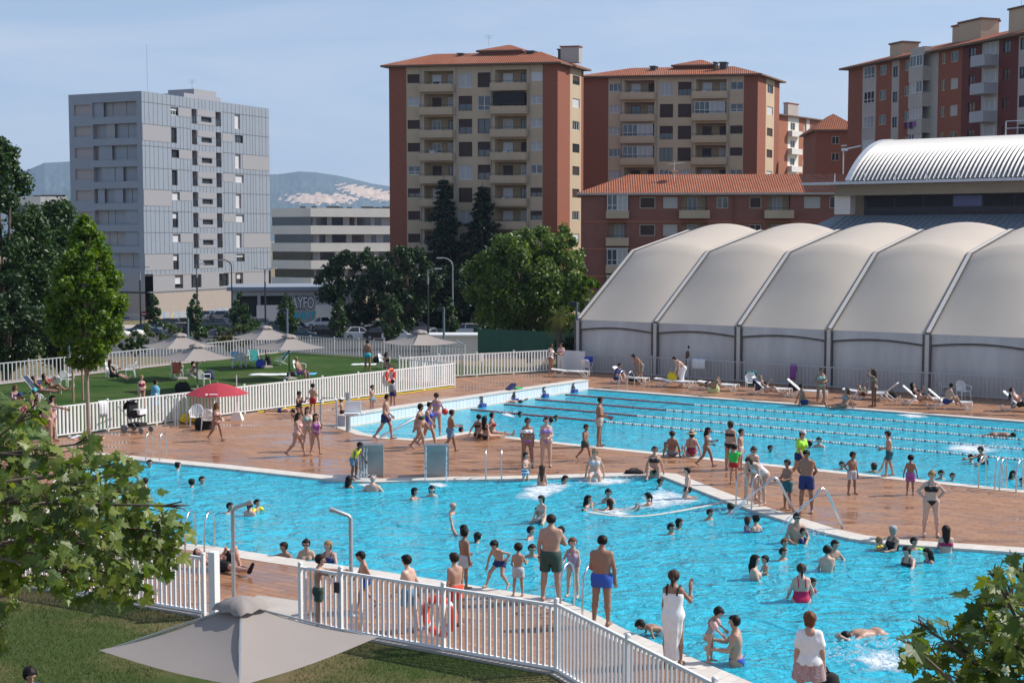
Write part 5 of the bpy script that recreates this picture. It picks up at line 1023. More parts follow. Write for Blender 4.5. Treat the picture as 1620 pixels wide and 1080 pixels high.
# red parasol
a = at(340, 668); t = thing('parasol', 'red parasol with white lettering shading two plastic chairs', 'parasol', (a.x, a.y+.6, 0)); D = a.y+.6; zt = atD(340, 605, D).z; q = MB(); N = 8; vs = [(0, 0, zt)]
for r in (.35, .7, 1.0):
    for k in range(N*3): an = 2*pi*k/(N*3)+.2; sc_ = 1-.05*(1-abs(((k % 3)-1.5)/1.5)) ; vs.append((cos(an)*1.3*r*sc_, sin(an)*1.3*r*sc_, zt-.47*r**1.6))
n3 = N*3; q.add(vs, [(0, 1+k, 1+(k+1) % n3) for k in range(n3)]+[(1+r*n3+k, 1+(r+1)*n3+k, 1+(r+1)*n3+(k+1) % n3, 1+r*n3+(k+1) % n3) for r in range(2) for k in range(n3)], 0, False); q.build('canopy', M('red_canvas', (.42, .04, .06), .7, .08, 2, transl=.15), t)
MB().tube([(0, 0, 0), (0, 0, zt+.06)], .025, 8).build('pole', M('galv'), t); q = MB(); q.lathe([(.0, .2), (.12, .2), (.28, .05), (.28, 0)], n=12); q.build('base', M('pale_concrete'), t)
q = MB(); q.box((-.22, 0, 0), (.09, .01, .09)); q.box((.06, 0, .01), (.34, .01, .045)); o = q.build('printed_mark', M('plastic_white'), t, (.02, -1.2, zt-.372)); o.rotation_euler = (R(-52), 0, 0)
p = at(375, 664); t = thing('concrete_foot', 'white concrete block with a slim post by the red parasol', 'block', tuple(p)); q = MB(); q.add([(-.26, -.26, 0), (.26, -.26, 0), (.26, .26, 0), (-.26, .26, 0), (-.14, -.14, .34), (.14, -.14, .34), (.14, .14, .34), (-.14, .14, .34)], ((0, 1, 5, 4), (1, 2, 6, 5), (2, 3, 7, 6), (3, 0, 4, 7), (4, 5, 6, 7))); q.build('base', M('white_render'), t); MB().tube([(0, 0, .34), (0, 0, 1.9)], .022, 6).build('post', M('plastic_white'), t)
# ------------------------------------------------------------------ chairs and loungers
def make_chair(label, mat='plastic_white'):
    t = thing('plastic_chair', label, 'chair', (0, 0, 0)); m = M(mat)
    q = MB(); q.add([(x, y, .43-.02*cos(x*6)) for y in (-.24, 0, .22) for x in (-.24, 0, .24)], ((0, 1, 4, 3), (1, 2, 5, 4), (3, 4, 7, 6), (4, 5, 8, 7)), 0, True); q.box((0, -.01, .405), (.46, .44, .02)); q.build('seat', m, t)
    q = MB(); ns = 7
    for k in range(ns): x = -.2+.4*k/(ns-1); top = .86-.09*(x/.2)**2; q.bar((x*.95, .22+.03*(1-(x/.2)**2), .43), (x*1.05, .30+.05*(1-(x/.2)**2), top), .045, .018)
    q.tube([(-.235, .2, .43), (-.245, .27, .72), (-.16, .33, .84), (0, .36, .88), (.16, .33, .84), (.245, .27, .72), (.235, .2, .43)], .02, 6); q.build('backrest', m, t)
    for s_ in (-1, 1): MB().tube([(s_*.25, .24, .66), (s_*.29, .05, .66), (s_*.28, -.2, .645), (s_*.26, -.25, .58), (s_*.25, -.25, .43)], .022, 6).build('armrest', m, t)
    for sx, sy in ((-1, -1), (1, -1), (-1, 1), (1, 1)): MB().tube([(sx*.22, sy*.21, .42), (sx*.255, sy*.26, 0)], [.03, .018], 6).build('leg', m, t)
    return t
_chair = make_chair('white plastic armchair'); _used = [False]
CG = 'white plastic armchairs'
def chair(label, px, py, yaw, group=CG):
    o = _chair if not _used[0] else copy_tree(_chair); _used[0] = True; return place(o, at(px, py), R(yaw), label, group)
for a_ in (('white armchair facing right under the reading woman', 177, 597, 90), ('white armchair supporting the reading woman\'s feet', 206, 597, -80), ('white armchair draped with a red towel under the front left parasol', 280, 597, 170), ('white armchair holding a cushion left of the middle parasols', 374, 581, 200), ('white armchair beside the cushioned one', 389, 580, 150), ('white armchair under the man in purple trunks', 474, 594, 60), ('white armchair below the seated woman near the gate', 608, 583, 70), ('pale armchair facing the deck left of the red parasol pole', 311, 675, 10), ('pale armchair seen from behind right of the red parasol pole', 331, 680, 175),
           ('empty white armchair beside the group under the trees', 88, 622, 200), ('empty white armchair by the stakes of the young tree', 106, 612, 160), ('white armchair with a yellow and a blue towel by the marquee railing', 928, 592, 160), ('white armchair with a dark green towel on its back by the railing', 1188, 618, 0), ('left empty white armchair by the railing', 1496, 625, -10), ('right empty white armchair by the railing', 1524, 632, 15), ('white armchair holding a bag beyond the young tree', 62, 655, 30), ('white chair with patterned bags behind the red parasol', 322, 611, 150)):
    chair(*a_)
def make_lounger(back=38):
    t = thing('sun_lounger', 'white plastic sun lounger', 'sun lounger', (0, 0, 0)); m = M('plastic_white'); b_ = R(back)
    q = MB()
    for k in range(9): q.box((.02+.135*k, 0, .34-.012*abs(k-4)), (.11, .56, .025))
    for s_ in (-1, 1): q.tube([(-.05, s_*.3, .34), (.6, s_*.3, .32), (1.2, s_*.3, .33)], .028, 6)
    q.build('bed', m, t); q = MB(); e = Vector((-cos(b_)*.78, 0, sin(b_)*.78)); o = Vector((-.06, 0, .34))
    for k in range(6): c = o+e*((k+.5)/6); q.box(tuple(c), (.105, .54, .022), mat=Matrix.Rotation(b_, 3, 'Y'))
    for s_ in (-1, 1): q.tube([o+Vector((0, s_*.29, 0)), o+e+Vector((0, s_*.27, 0))], .026, 6)
    q.tube([o+e+Vector((0, -.27, 0)), o+e*1.04, o+e+Vector((0, .27, 0))], .026, 6); q.build('backrest', m, t)
    for s_ in (-1, 1):
        y = s_*.31; MB().tube([(-.75, y, .22), (-.68, y, .05), (-.55, y, .02), (-.42, y, .07), (-.1, y, .33), (.05, y, .345)], .03, 6).build('leg_frame', m, t); MB().tube([(.55, y, .33), (.75, y, .28), (1.0, y, .05), (1.12, y, .02), (1.2, y, .08), (1.2, y, .33)], .03, 6).build('leg_frame', m, t)
    return t
LG = 'white sun loungers before the marquee'
lup, lflat = make_lounger(40), make_lounger(6); lu = [False, False]
AX = math.degrees(atan2(D1.y, D1.x))
def lounger(label, px, py, up=True, flip=False, turn=0):
    src = lup if up else lflat; i = 0 if up else 1; o = src if not lu[i] else copy_tree(src); lu[i] = True; return place(o, at(px, py), R(AX+(180 if flip else 0)+turn), label, LG)
for a_ in (('flat sun lounger nearest the white end wall, beside the woman in white', 897, 596, False, False, 25), ('raised sun lounger with a white towel under the dark-clothed sitter', 990, 606, True, False, 10), ('flat sun lounger with a yellow bag, in front of the bending man in white', 1062, 612, False, False, 15), ('flat sun lounger under the sunbather with bent knees', 1130, 617, False, False, 8), ('raised sun lounger under the reclining reader', 1212, 624, True, False, 14), ('empty raised sun lounger behind the sitting man', 1268, 628, True, False, 20), ('sun lounger under the man lying on his side', 1362, 630, False, False, 16), ('raised sun lounger behind the woman with raised arms', 1397, 633, True, True, 10), ('raised sun lounger left of the bare-backed man', 1452, 640, True, False, 18), ('raised sun lounger under the bare-backed man', 1493, 646, True, False, 18), ('raised sun lounger with a striped towel at the right edge', 1612, 650, True, False, 10)): lounger(*a_)
# ------------------------------------------------------------------ street lamps and posts
def lamp(label, px, top, D, bz, arm, style='arm', mat='lamp_dark'):
    p = atD(px, top, D); H = p.z-bz; t = thing('street_lamp', label, 'street lamp', (p.x, D, bz)); q = MB()
    if style == 'arc':
        n = 8; r = abs(arm); pts = [(0, 0, 0), (0, 0, H-r*.8)]+[(math.copysign(r, arm)*(1-cos(pi/2*i/n)), 0, H-r*.8+r*.8*sin(pi/2*i/n)) for i in range(1, n+1)]; q.tube(pts, [.11]+[.07]*(n+1), 6); q.build('pole', M(mat), t); q = MB(); q.box((arm*1.25, 0, H), (abs(arm)*.6, .25, .12)); q.build('lamp_head', M('frame_white'), t)
    else:
        q.tube([(0, 0, 0), (0, 0, H*.82)], [.12, .10], 6); q.build('pole', M(mat), t); q = MB(); q.tube([(0, 0, H*.82), (0, 0, H)], .1, 6); q.bar((0, 0, H-.03), (arm, 0, H+.12), .09); q.build('upper_pole', M('zinc_panel'), t); q = MB(); q.box((arm*1.15, 0, H+.13), (.7, .3, .12)); q.build('lamp_head', M('frame_white'), t)
        if style == 'double': q = MB(); q.bar((0, 0, H-.03), (-arm, 0, H+.12), .09); q.box((-arm*1.15, 0, H+.13), (.7, .3, .12)); q.build('lamp_head', M('frame_white'), t)
lamp('street lamp before the corner of the grey tower', 221, 424, 176, GZ, .9); lamp('thin dark street lamp before the slatted base of the grey tower', 311, 419, 174, GZ, .5); lamp('curved street lamp before the right part of the grey tower', 366, 411, 186, GZ, -1.1, 'arc'); lamp('double-armed street lamp beside the depot', 419, 426, 170, GZ, .9, 'double'); lamp('tall street lamp before the dark round trees', 677, 427, 151, GZ, .95); lamp('pale curved street lamp left of the plane tree', 716, 408, 152, GZ, -1.1, 'arc', 'zinc_panel'); lamp('street lamp peeping over the marquee edge', 961, 441, 120, 0, 1.0, 'arm', 'zinc_panel')
def post(label, px, top, D, bz=-.8, head=-1):
    p = atD(px, top, D); H = p.z-bz; t = thing('floodlight_post', label, 'post', (p.x, D, bz), 0, 'slim floodlight posts round the lawn'); MB().tube([(0, 0, 0), (0, 0, H)], .075, 8).build('pole', M('lamp_blue'), t); q = MB(); q.box((head*.28, -.05, H-.12), (.42, .22, .26)); q.build('floodlight', M('lamp_dark'), t)
for a_ in (('slim floodlight post between the left parasols', 297, 503, 92), ('slim floodlight post above the middle parasols', 454, 488, 98), ('slim floodlight post beside the right parasol', 702, 487, 97), ('slim floodlight post at the end of the marquee', 912, 478, 88), ('slim post behind the stakes of the young tree', 108, 500, 82, -.8, -1)): post(*a_)
p = atD(682, 562, 78); t = thing('signal_post', 'slim grey post with a small sloping top by the lawn gate', 'post', (atD(730, 548, 77.5).x, 77.5, 0)); MB().tube([(0, 0, 0), (0, 0, 1.9)], .04, 6).build('pole', M('galv'), t); q = MB(); q.box((-.1, 0, 1.95), (.4, .2, .08), mat=Matrix.Rotation(R(25), 3, 'Y')); q.build('panel', M('galv'), t)
t = thing('road_sign', 'round red no-entry sign by the grey tower', 'sign', (atD(228, 490, 178).x, 178, GZ)); MB().tube([(0, 0, 0), (0, 0, 2.5)], .04, 6).build('pole', M('galv'), t); q = MB(); q.tube([(0, -.06, 2.4), (0, -.1, 2.4)], .36, 14); q.build('disc', M('sign_red', (.4, .02, .02), .5), t); q = MB(); q.box((0, -.115, 2.4), (.5, .01, .12)); q.build('bar', WHITE(), t)
# ------------------------------------------------------------------ cars
M('tyre', (.015, .015, .015), .8); M('rim', (.4, .4, .42), .35, metal=.8); M('car_glass', (.012, .014, .018), .05, spec=.8); M('car_light', (.6, .6, .62), .15); M('tail_light', (.3, .01, .01), .2)
CARP = {}
def make_car(kind, paint):
    L_, Hh = {'hatch': (4.0, 1.48), 'estate': (4.6, 1.5), 'suv': (4.4, 1.68), 'sedan': (4.6, 1.45)}[kind]; W2 = .88; t = thing('parked_car', 'car', 'car', (0, 0, 0)); hb = .92*Hh/1.48
    low_ = [(-L_/2, .35), (-L_/2+.03, .62), (-L_/2+.35, .80*hb), (-L_/2+1.15, hb), (L_/2-.35, hb+.03), (L_/2-.02, .85*hb), (L_/2, .4), (L_/2-.2, .24), (-L_/2+.2, .22)]
    secs = []
    q = MB(); n = len(low_)
    rows = [(-W2, .94), (-W2*.97, 1.0), (0, 1.02), (W2*.97, 1.0), (W2, .94)]; vs = []
    for y, s_ in ((-W2, 0), (-W2+.06, 1), (W2-.06, 1), (W2, 0)):
        for x, z in low_: vs.append((x*(.985 if not s_ else 1), y, z-(0 if s_ else .03*(z > .6))))
    q.add(vs, [(r*n+i, (r+1)*n+i, (r+1)*n+(i+1) % n, r*n+(i+1) % n) for r in range(3) for i in range(n)]+[tuple(range(n)), tuple(range(4*n-1, 3*n-1, -1))], 0)
    back = {'hatch': .35, 'estate': .25, 'suv': .25, 'sedan': 1.0}[kind]
    ca = [(-L_/2+1.05, hb-.02), (-L_/2+1.75, Hh-.06), (-L_/2+2.3, Hh), (L_/2-back-.55, Hh-.03), (L_/2-back, hb)]
    vs = [(x, s_*(W2-.04-.20*(z-hb)/(Hh-hb)), z) for s_ in (-1, 1) for x, z in ca]; m = len(ca)
    q.add(vs, [(1, 2, m+2, m+1), (2, 3, m+3, m+2)], 0); q.bar(vs[0], vs[1], .06); q.bar(vs[m], vs[m+1], .06); q.bar(vs[3], vs[4], .12); q.bar(vs[m+3], vs[m+4], .12)
    for s_ in (-1, 1): q.bar((0.1, s_*(W2-.06), hb), (.15, s_*(W2-.24), Hh-.05), .07)
    q.build('body', M(paint), t); q = MB(); vs = [(x*.985, y*.985, z-.02) for x, y, z in vs]; q.add(vs, [(0, 1, m+1, m), (3, 4, m+4, m+3), tuple(range(m-1, -1, -1)), tuple(range(m, 2*m)), (1, 2, m+2, m+1), (2, 3, m+3, m+2)], 0); q.build('glazing', M('car_glass'), t)
    for sx in (-L_/2+.82, L_/2-.78):
        for s_ in (-1, 1):
            w_ = thing('wheel', None, None, (sx, s_*(W2-.09), .32)); w_.parent = t; MB().tube([(0, -.1, 0), (0, .1, 0)], .32, 16, smooth=False).build('tyre', M('tyre'), w_); MB().tube([(0, -.112, 0), (0, .112, 0)], .2, 10, smooth=False).build('rim', M('rim'), w_)
    for s_ in (-1, 1):
        MB().box((-L_/2+.14, s_*.62, .70*hb), (.22, .36, .13)).build('headlight', M('car_light'), t); MB().box((L_/2-.05, s_*.68, .80*hb), (.1, .26, .2)).build('tail_light', M('tail_light'), t); MB().box((-L_/2+1.35, s_*(W2+.07), hb+.06), (.12, .16, .12)).build('mirror', M(paint), t)
    return t
M('car_white', (.72, .72, .73), .25, .02, coat=.6); M('car_black', (.012, .013, .016), .2, .02, coat=.8); M('car_grey', (.16, .17, .19), .25, .02, coat=.7); M('car_blue', (.04, .09, .13), .22, .02, coat=.7); M('car_silver', (.42, .43, .45), .25, .02, coat=.7)
for lab, px, py, kind, paint, rz in (('dark teal estate car nearest the grey tower corner', 264, 521, 'estate', 'car_blue', 175), ('silver car in the back row under the painted shopfront', 330, 507, 'hatch', 'car_silver', 80), ('grey car in the back row beside the silver one', 352, 507, 'sedan', 'car_grey', 85), ('grey-blue car behind the shrubs', 344, 523, 'suv', 'car_grey', 160), ('black car beside the second street tree', 318, 522, 'hatch', 'car_black', 20), ('black car left of the white panel', 379, 523, 'hatch', 'car_black', 30), ('silver hatchback before the white panel', 408, 521, 'hatch', 'car_silver', 190), ('dark saloon right of the double street lamp', 440, 525, 'sedan', 'car_black', 165), ('grey hatchback with its nose towards the pool', 468, 527, 'hatch', 'car_grey', 60), ('white car behind the black one below the graffiti', 506, 519, 'hatch', 'car_white', 190), ('black saloon left of the white hatchback', 512, 532, 'sedan', 'car_black', 15), ('white hatchback standing alone in the front row', 570, 537, 'hatch', 'car_white', 188-180), ('dark grey car behind the white hatchback', 548, 521, 'sedan', 'car_grey', 10), ('dark car under the dark round trees', 605, 524, 'sedan', 'car_black', 190), ('white hatchback left of the right parasol', 631, 539, 'hatch', 'car_white', 5), ('grey car behind the right parasol', 664, 527, 'hatch', 'car_silver', 10), ('white saloon right of the right parasol', 692, 540, 'sedan', 'car_white', 6), ('dark hatchback in the front row left of the middle parasols', 292, 529, 'hatch', 'car_black', 15), ('grey saloon behind the yellowish dry shrub', 366, 530, 'sedan', 'car_grey', 170), ('silver saloon right of the dry shrub', 402, 530, 'sedan', 'car_silver', 12), ('black hatchback behind the rear middle parasol', 426, 534, 'hatch', 'car_black', 185), ('dark teal hatchback between the middle parasols and the black saloon', 474, 536, 'hatch', 'car_blue', 10), ('black hatchback right of the white hatchback that stands alone', 601, 537, 'hatch', 'car_black', 8), ('dark teal saloon at the far left end of the front row', 228, 530, 'sedan', 'car_blue', 175), ('white estate car half hidden by the plane tree', 737, 531, 'estate', 'car_white', 170)):
    key = (kind, paint)
    if key not in CARP: CARP[key] = make_car(kind, paint); o = CARP[key]
    else: o = copy_tree(CARP[key])
    D = (CH-GZ-.03)*FPX/(py-375); p = atD(px, py, D); place(o, (p.x, D, GZ+.03), R(rz+180), lab, 'cars in the car park')
# ------------------------------------------------------------------ bags, towels, toys, pushchair
def bag(label, px, py, size, mat, z=0, name='bag', cat='bag', rz=0):
    p = at(px, py, z); x, y, h = size; t = thing(name, label, cat, tuple(p), R(rz)); q = MB(); prof_ = [(.0, .0), (.92, .0), (1, .12), (1.0, .5), (.82, .85), (.45, 1.0), (0, 1.02)]; vs = []; n = 14
    for r_, z_ in prof_:
        for k in range(n): a = 2*pi*k/n; sq = (abs(cos(a))**4+abs(sin(a))**4)**-.25; j = 1+.07*sin(3*a+z_*5); vs.append((x/2*r_*sq*cos(a)*j, y/2*r_*sq*sin(a)*j, h*z_))
    q.add(vs, [(i*n+k, i*n+(k+1) % n, (i+1)*n+(k+1) % n, (i+1)*n+k) for i in range(len(prof_)-1) for k in range(n)], 0, True); q.build('body', M(mat), t); MB().tube([(-x*.25, 0, h*.95), (-x*.15, 0, h*1.25), (x*.15, 0, h*1.25), (x*.25, 0, h*.95)], .018, 5).build('strap', M(mat), t); return t
for n_, c_ in (('bag_black', (.014, .014, .016)), ('bag_navy', (.02, .03, .10)), ('bag_blue', (.04, .08, .42)), ('bag_yellow', (.75, .55, .02)), ('bag_pale', (.5, .48, .42)), ('towel_white', (.7, .72, .74)), ('towel_blue', (.10, .38, .62)), ('towel_teal', (.02, .12, .13)), ('towel_red', (.5, .14, .08)), ('towel_green', (.05, .55, .06)), ('towel_navy', (.03, .05, .12)), ('towel_stripe', (.18, .2, .26)), ('towel_lime', (.52, .6, .3)), ('towel_pink', (.62, .3, .3)), ('towel_grey', (.3, .34, .35))): M(n_, c_, .85, .12, 6)
for a_ in (('black bag on the grass behind the children by the fence', 289, 620, (.75, .45, .5), 'bag_black'), ('blue bag on the grass left of the middle parasols', 412, 581, (.5, .4, .5), 'bag_blue'), ('black rucksack beside the blue bag', 424, 580, (.4, .35, .6), 'bag_black'), ('black bag between the plastic chairs by the red parasol', 322, 679, (.7, .4, .5), 'bag_black'), ('dark bag on the towel under the man in purple trunks', 461, 596, (.5, .35, .3), 'bag_black'), ('dark bag on the towel behind the man with the green towel', 601, 573, (.8, .5, .4), 'bag_black'), ('yellow bag on the flat lounger by the bending man', 1063, 603, (.5, .4, .45), 'bag_yellow', .25), ('pale bag on the deck under the sunbather', 1129, 621, (.55, .35, .4), 'towel_lime'), ('black bag behind the dark-clothed sitter', 1000, 603, (.7, .4, .4), 'bag_black'), ('dark bag by the raised lounger behind the standing women', 1408, 629, (.6, .4, .35), 'bag_black'), ('dark bag at the railing left of the empty lounger', 1254, 618, (.45, .35, .45), 'bag_black'), ('small dark bag lying on the coping left of the woman in sunglasses', 1003, 749, (.62, .3, .14), 'bag_black'), ('blue and white bag on the low chair behind the red parasol', 331, 600, (.5, .4, .45), 'bag_navy', .3)): bag(*a_)
def drape(label, px, py, w_, l_, mat, z=.012, rz=0, name='towel', wav=.03, hang=None):
    p = at(px, py, z); q = MB(); n = 10; rs = random.Random(px)
    if hang is None: vs = [((i/n-.5)*w_, (j/n-.5)*l_, max(0, wav*sin(i*1.1+j*.6+px)*.6)) for j in range(n+1) for i in range(n+1)]
    else: vs = [((i/n-.5)*w_*(1-.1*j/n), wav*sin(i*1.6)*(j/n)-.06*(j > n/2)+.06*(j < n/2), hang-abs(j-n/2)/(n/2)*l_*(1 if j > n/2 else .5)) for j in range(n+1) for i in range(n+1)]
    q.add(vs, [(j*(n+1)+i, j*(n+1)+i+1, (j+1)*(n+1)+i+1, (j+1)*(n+1)+i) for j in range(n) for i in range(n)], 0, True); o = q.build(name, M(mat), None, (p.x, p.y, p.z if hang is None else 0), R(rz)); md = o.modifiers.new('thickness', 'SOLIDIFY'); md.thickness = .012; return tag(o, label, 'towel')
for a_ in (('white towel spread on the grass under the front middle parasol', 426, 592, 2.2, 1.1, 'towel_white'), ('pale blue towel spread beside the man in purple trunks', 480, 591, 1.4, 1.2, 'towel_blue'), ('white towel on the grass by the man with the green towel', 575, 576, 1.5, 1.0, 'towel_white'), ('pink towel lying on the deck at the foot of the young tree', 140, 693, 1.1, .7, 'towel_pink'), ('white towel crumpled at the foot of the white fence', 121, 691, .6, .6, 'towel_white', .012, 20, 'towel', .1)): drape(*a_)
def hung(label, A, d, px, w_, l_, mat, h): p = A+d*along(A, d, px); o = drape(label, px, 600, w_, l_, mat, 0, math.degrees(atan2(d.y, d.x)), 'towel', .03, h); o.location = (p.x, p.y, .012)
hung('white towel hung over the marquee railing by the standing man', TF0, TFD, 1107, .85, .55, 'towel_white', 1.14); hung('dark purple cloth hung on the marquee railing', TF0, TFD, 1257, .35, .8, 'cloth_plum', 1.14); hung('white cloth hung on the lawn fence left of the pushchair', MF0, dm, 158, .4, .6, 'towel_white', 1.22)
o = drape('dark green towel over the back of the chair by the railing', 1188, 617, .6, .75, 'towel_teal', 0, 0, 'towel', .03, .93); o.location = at(1188, 616); o = drape('red patterned towel over the chair under the front left parasol', 280, 597, .5, .6, 'towel_red', 0, 0, 'towel', .02, .9); o.location = at(280, 599.5)
o = drape('blue cloth over the chair by the white panel', 930, 591, .5, .4, 'bag_blue', 0, 0, 'towel', .02, .92); o.location = at(931, 590)
o = drape('blue cushion cover over the chair left of the middle parasols', 374, 580, .5, .5, 'towel_blue', 0, 0, 'towel', .02, .92); o.location = at(372, 581)
o = drape('patterned blue towel on the backrest of the reclining reader\'s lounger', 1203, 622, .62, .62, 'towel_navy', 0, AX-90+180, 'towel', .03, .82); o.location = at(1197, 623.5)
o = drape('striped dark towel on the lounger at the right edge', 1605, 648, .7, .7, 'towel_stripe', 0, AX+90, 'towel', .03, .85); o.location = at(1601, 650)
def recliner(label, px, py, rz, mat):
    t = thing('beach_chair', label, 'beach chair', tuple(at(px, py)), R(rz), 'teal folding beach chairs'); q = MB(); q.add([(-.26, -.1, .25), (.26, -.1, .25), (.26, .25, .2), (-.26, .25, .2), (.26, .75, .85), (-.26, .75, .85)], ((0, 1, 2, 3), (3, 2, 4, 5)), 0); o = q.build('sling', M(mat), t)
    for s_ in (-1, 1): MB().tube([(s_*.28, .78, .88), (s_*.28, .2, .2), (s_*.28, -.2, .27), (s_*.28, .1, 0)], .018, 6).build('frame', M('plastic_white'), t); MB().tube([(s_*.28, .5, .52), (s_*.28, -.1, .45), (s_*.28, .5, 0)], .016, 6).build('frame', M('plastic_white'), t)
M('sling_teal', (.03, .26, .24), .8); M('sling_navy', (.015, .03, .06), .8)
recliner('teal beach chair behind the blue bag', 404, 577, 20, 'sling_teal'); recliner('folded-back teal beach chair right of the black rucksack', 440, 577, -60, 'sling_teal'); recliner('dark beach chair under the woman sunbathing in the group', 62, 622, 80, 'sling_navy'); recliner('dark beach chair behind the woman in a hat', 296, 598, -80, 'sling_navy')
p = at(811, 616, .46); t = thing('kickboards', 'heap of navy and green kickboards on the white end wall', 'kickboards', tuple(p), R(50)); q = MB(); q.box((-.12, 0, .14), (.5, .3, .1), mat=Matrix.Rotation(R(-28), 3, 'Y')); q.build('navy_board', M('bag_navy'), t); q = MB(); q.box((.3, 0, .06), (.55, .3, .09), mat=Matrix.Rotation(R(10), 3, 'Y')); q.build('green_board', M('board_green', (.03, .42, .15), .6), t)
q = MB(); n = 24
for k in range(3): q.tube([(.32*cos(2*pi*i/n)+.05*k, .32*sin(2*pi*i/n), .1+.09*k+.04*sin(i)) for i in range(n+1)], .07, 7)
o = q.build('yellow_hose', M('bag_yellow'), None, at(299, 668)); tag(o, 'yellow coiled hose by the chairs at the lawn fence', 'hose')
for k, px in enumerate((269, 288)):
    t = thing('hoop_rail', ['left steel hoop at the lawn fence by the pushchair', 'right steel hoop at the lawn fence by the pushchair'][k], 'hoop', tuple(at(px, 674-k*1.5)), R(35), 'steel hoops at the lawn fence'); MB().tube([(-.2, 0, 0), (-.2, 0, 1.1), (-.12, 0, 1.22), (.12, 0, 1.22), (.2, 0, 1.1), (.2, 0, 0)], .04, 8).build('rail', M('galv'), t)
q = MB(); a, b_ = MF0.lerp(MF1, .42), MF0.lerp(MF1, .98); k = Vector((dm.y, -dm.x, 0))
q.tube([a.lerp(b_, i/16)+k*(.3+.06*sin(i*1.7))+Vector((0, 0, .03))-a for i in range(17)], .028, 6); tag(q.build('yellow_hose', M('bag_yellow'), None, a), 'long yellow hose along the foot of the white lawn fence', 'hose')
# pushchair
p = at(216, 683); t = thing('pushchair', 'black pushchair with a white tray parked by the white fence', 'pushchair', tuple(p), R(-25)); bk = M('bag_black')
q = MB(); vs = []
for i in range(9):
    a = -.2+2.2*i/8
    for j in range(7): y = -.3+.6*j/6; rr = .34*sqrt(1-(y/.36)**2*.4); vs.append((-.12-rr*cos(a), y, .95+rr*sin(a)))
q.add(vs, [(i*7+j, i*7+j+1, (i+1)*7+j+1, (i+1)*7+j) for i in range(8) for j in range(6)], 0, True); q.build('hood', bk, t); q = MB(); q.box((.0, 0, .72), (.5, .5, .3), mat=Matrix.Rotation(R(-15), 3, 'Y')); q.box((-.2, 0, .9), (.12, .48, .5)); q.build('seat', bk, t); q = MB(); q.box((.2, 0, .82), (.34, .46, .2)); q.build('tray', M('towel_white'), t)
q = MB(); q.box((.05, 0, .3), (.6, .46, .14)); q.build('basket', M('bag_black'), t); q = MB()
for s_ in (-1, 1): q.tube([(-.7, s_*.28, 1.02), (-.45, s_*.28, .85), (.25, s_*.27, .2), (.5, s_*.25, .12)], .018, 6); q.tube([(-.35, s_*.28, .14), (.0, s_*.28, .62)], .018, 6)
q.tube([(-.7, -.28, 1.02), (-.7, .28, 1.02)], .02, 6); q.build('frame', M('galv'), t)
for x, s_, r in ((-.38, -1, .15), (-.38, 1, .15), (.48, -1, .12), (.48, 1, .12)): MB().tube([(x, s_*.3-.03, r), (x, s_*.3+.03, r)], r, 14, smooth=False).build('wheel', M('car_grey'), t)
# rocks on the bank
for i, (px, py) in enumerate(((197, 529), (218, 527))):
    q = MB(); q.ball((0, 0, 0), (.7, .5, .35), n=7, k=4); tag(q.build('boulder', M('white_render'), None, atD(px, py, 128)), ['left pale boulder on the dry bank', 'right pale boulder on the dry bank'][i], 'boulder')
# submerged ledges and froth
led = []
def strip(pts, w0, w1, z):
    q = MB(); n = len(pts)
    for i in range(n):
        a = pts[max(0, i-1)]; b_ = pts[min(n-1, i+1)]; d = (b_-a).normalized(); k = Vector((-d.y, d.x, 0)); q.v += [tuple(pts[i]-k*w0+Vector((0, 0, z))), tuple(pts[i]+k*w1+Vector((0, 0, z)))]
    q.f = [(2*i, 2*i+2, 2*i+3, 2*i+1) for i in range(n-1)]; q.m = [0]*len(q.f); q.s = [False]*len(q.f); return q
crv = [at(x, y) for x, y in ((930, 806), (962, 811), (990, 813.5), (1020, 812.5), (1050, 809), (1085, 803), (1120, 796), (1146, 790))]
o = strip(crv, .07, .09, WZ+.006); struct('pool_ledge', o, MATS['coping_tiles'], 'curved pale rim of the shallow basin')
struct('pool_ledge', MB().prism([tuple(p[:2]) for p in (at(798, 791), at(838, 796), at(884, 768), at(850, 760))], -.5, WZ-.05), MATS['coping_tiles'], 'pale submerged bathing ledge')
def foam(label, pts, z=None):
    c = sum((at(*p) for p in pts), Vector())/len(pts); N = 5; n = len(pts); me_v = []; col = []
    dense = []
    for i in range(n):
        for k in range(6): dense.append(at(*pts[i]).lerp(at(*pts[(i+1) % n]), k/6))
    n = len(dense); V = [(c.x, c.y, 0)]; C_ = [1.0]
    for r in range(1, N+1):
        for p in dense: q_ = c.lerp(p, r/N); V.append((q_.x, q_.y, 0)); C_.append(1-(r/N)**2)
    mb = MB(); mb.add([(v[0]-c.x, v[1]-c.y, 0) for v in V], [(0, 1+i, 1+(i+1) % n) for i in range(n)]+[(1+r*n+i, 1+(r+1)*n+i, 1+(r+1)*n+(i+1) % n, 1+r*n+(i+1) % n) for r in range(N-1) for i in range(n)], 0, True)
    me = mb.mesh('foam', [MATS['foam']]); ca = me.color_attributes.new('edge', 'FLOAT_COLOR', 'POINT')
    for i, cc in enumerate(C_): ca.data[i].color = (cc, cc, cc, 1)
    o = link('foam', me, None, (c.x, c.y, (z if z is not None else WZ+.02))); o['kind'] = 'stuff'; o['label'] = label
def splash(label, px, py, n, spread, h):
    c = at(px, py, WZ); q = MB()
    for _ in range(n):
        a = random.uniform(0, 6.28); r = spread*sqrt(random.random()); z = h*random.random()**1.8*(1-r/spread*.6); s_ = random.uniform(.008, .026); q.ball((r*cos(a)*1.6, r*sin(a), z), (s_*1.3, s_, s_), n=5, k=3)
    o = q.build('splash', MATS['spray_water'], None, c); o['kind'] = 'stuff'; o['label'] = label
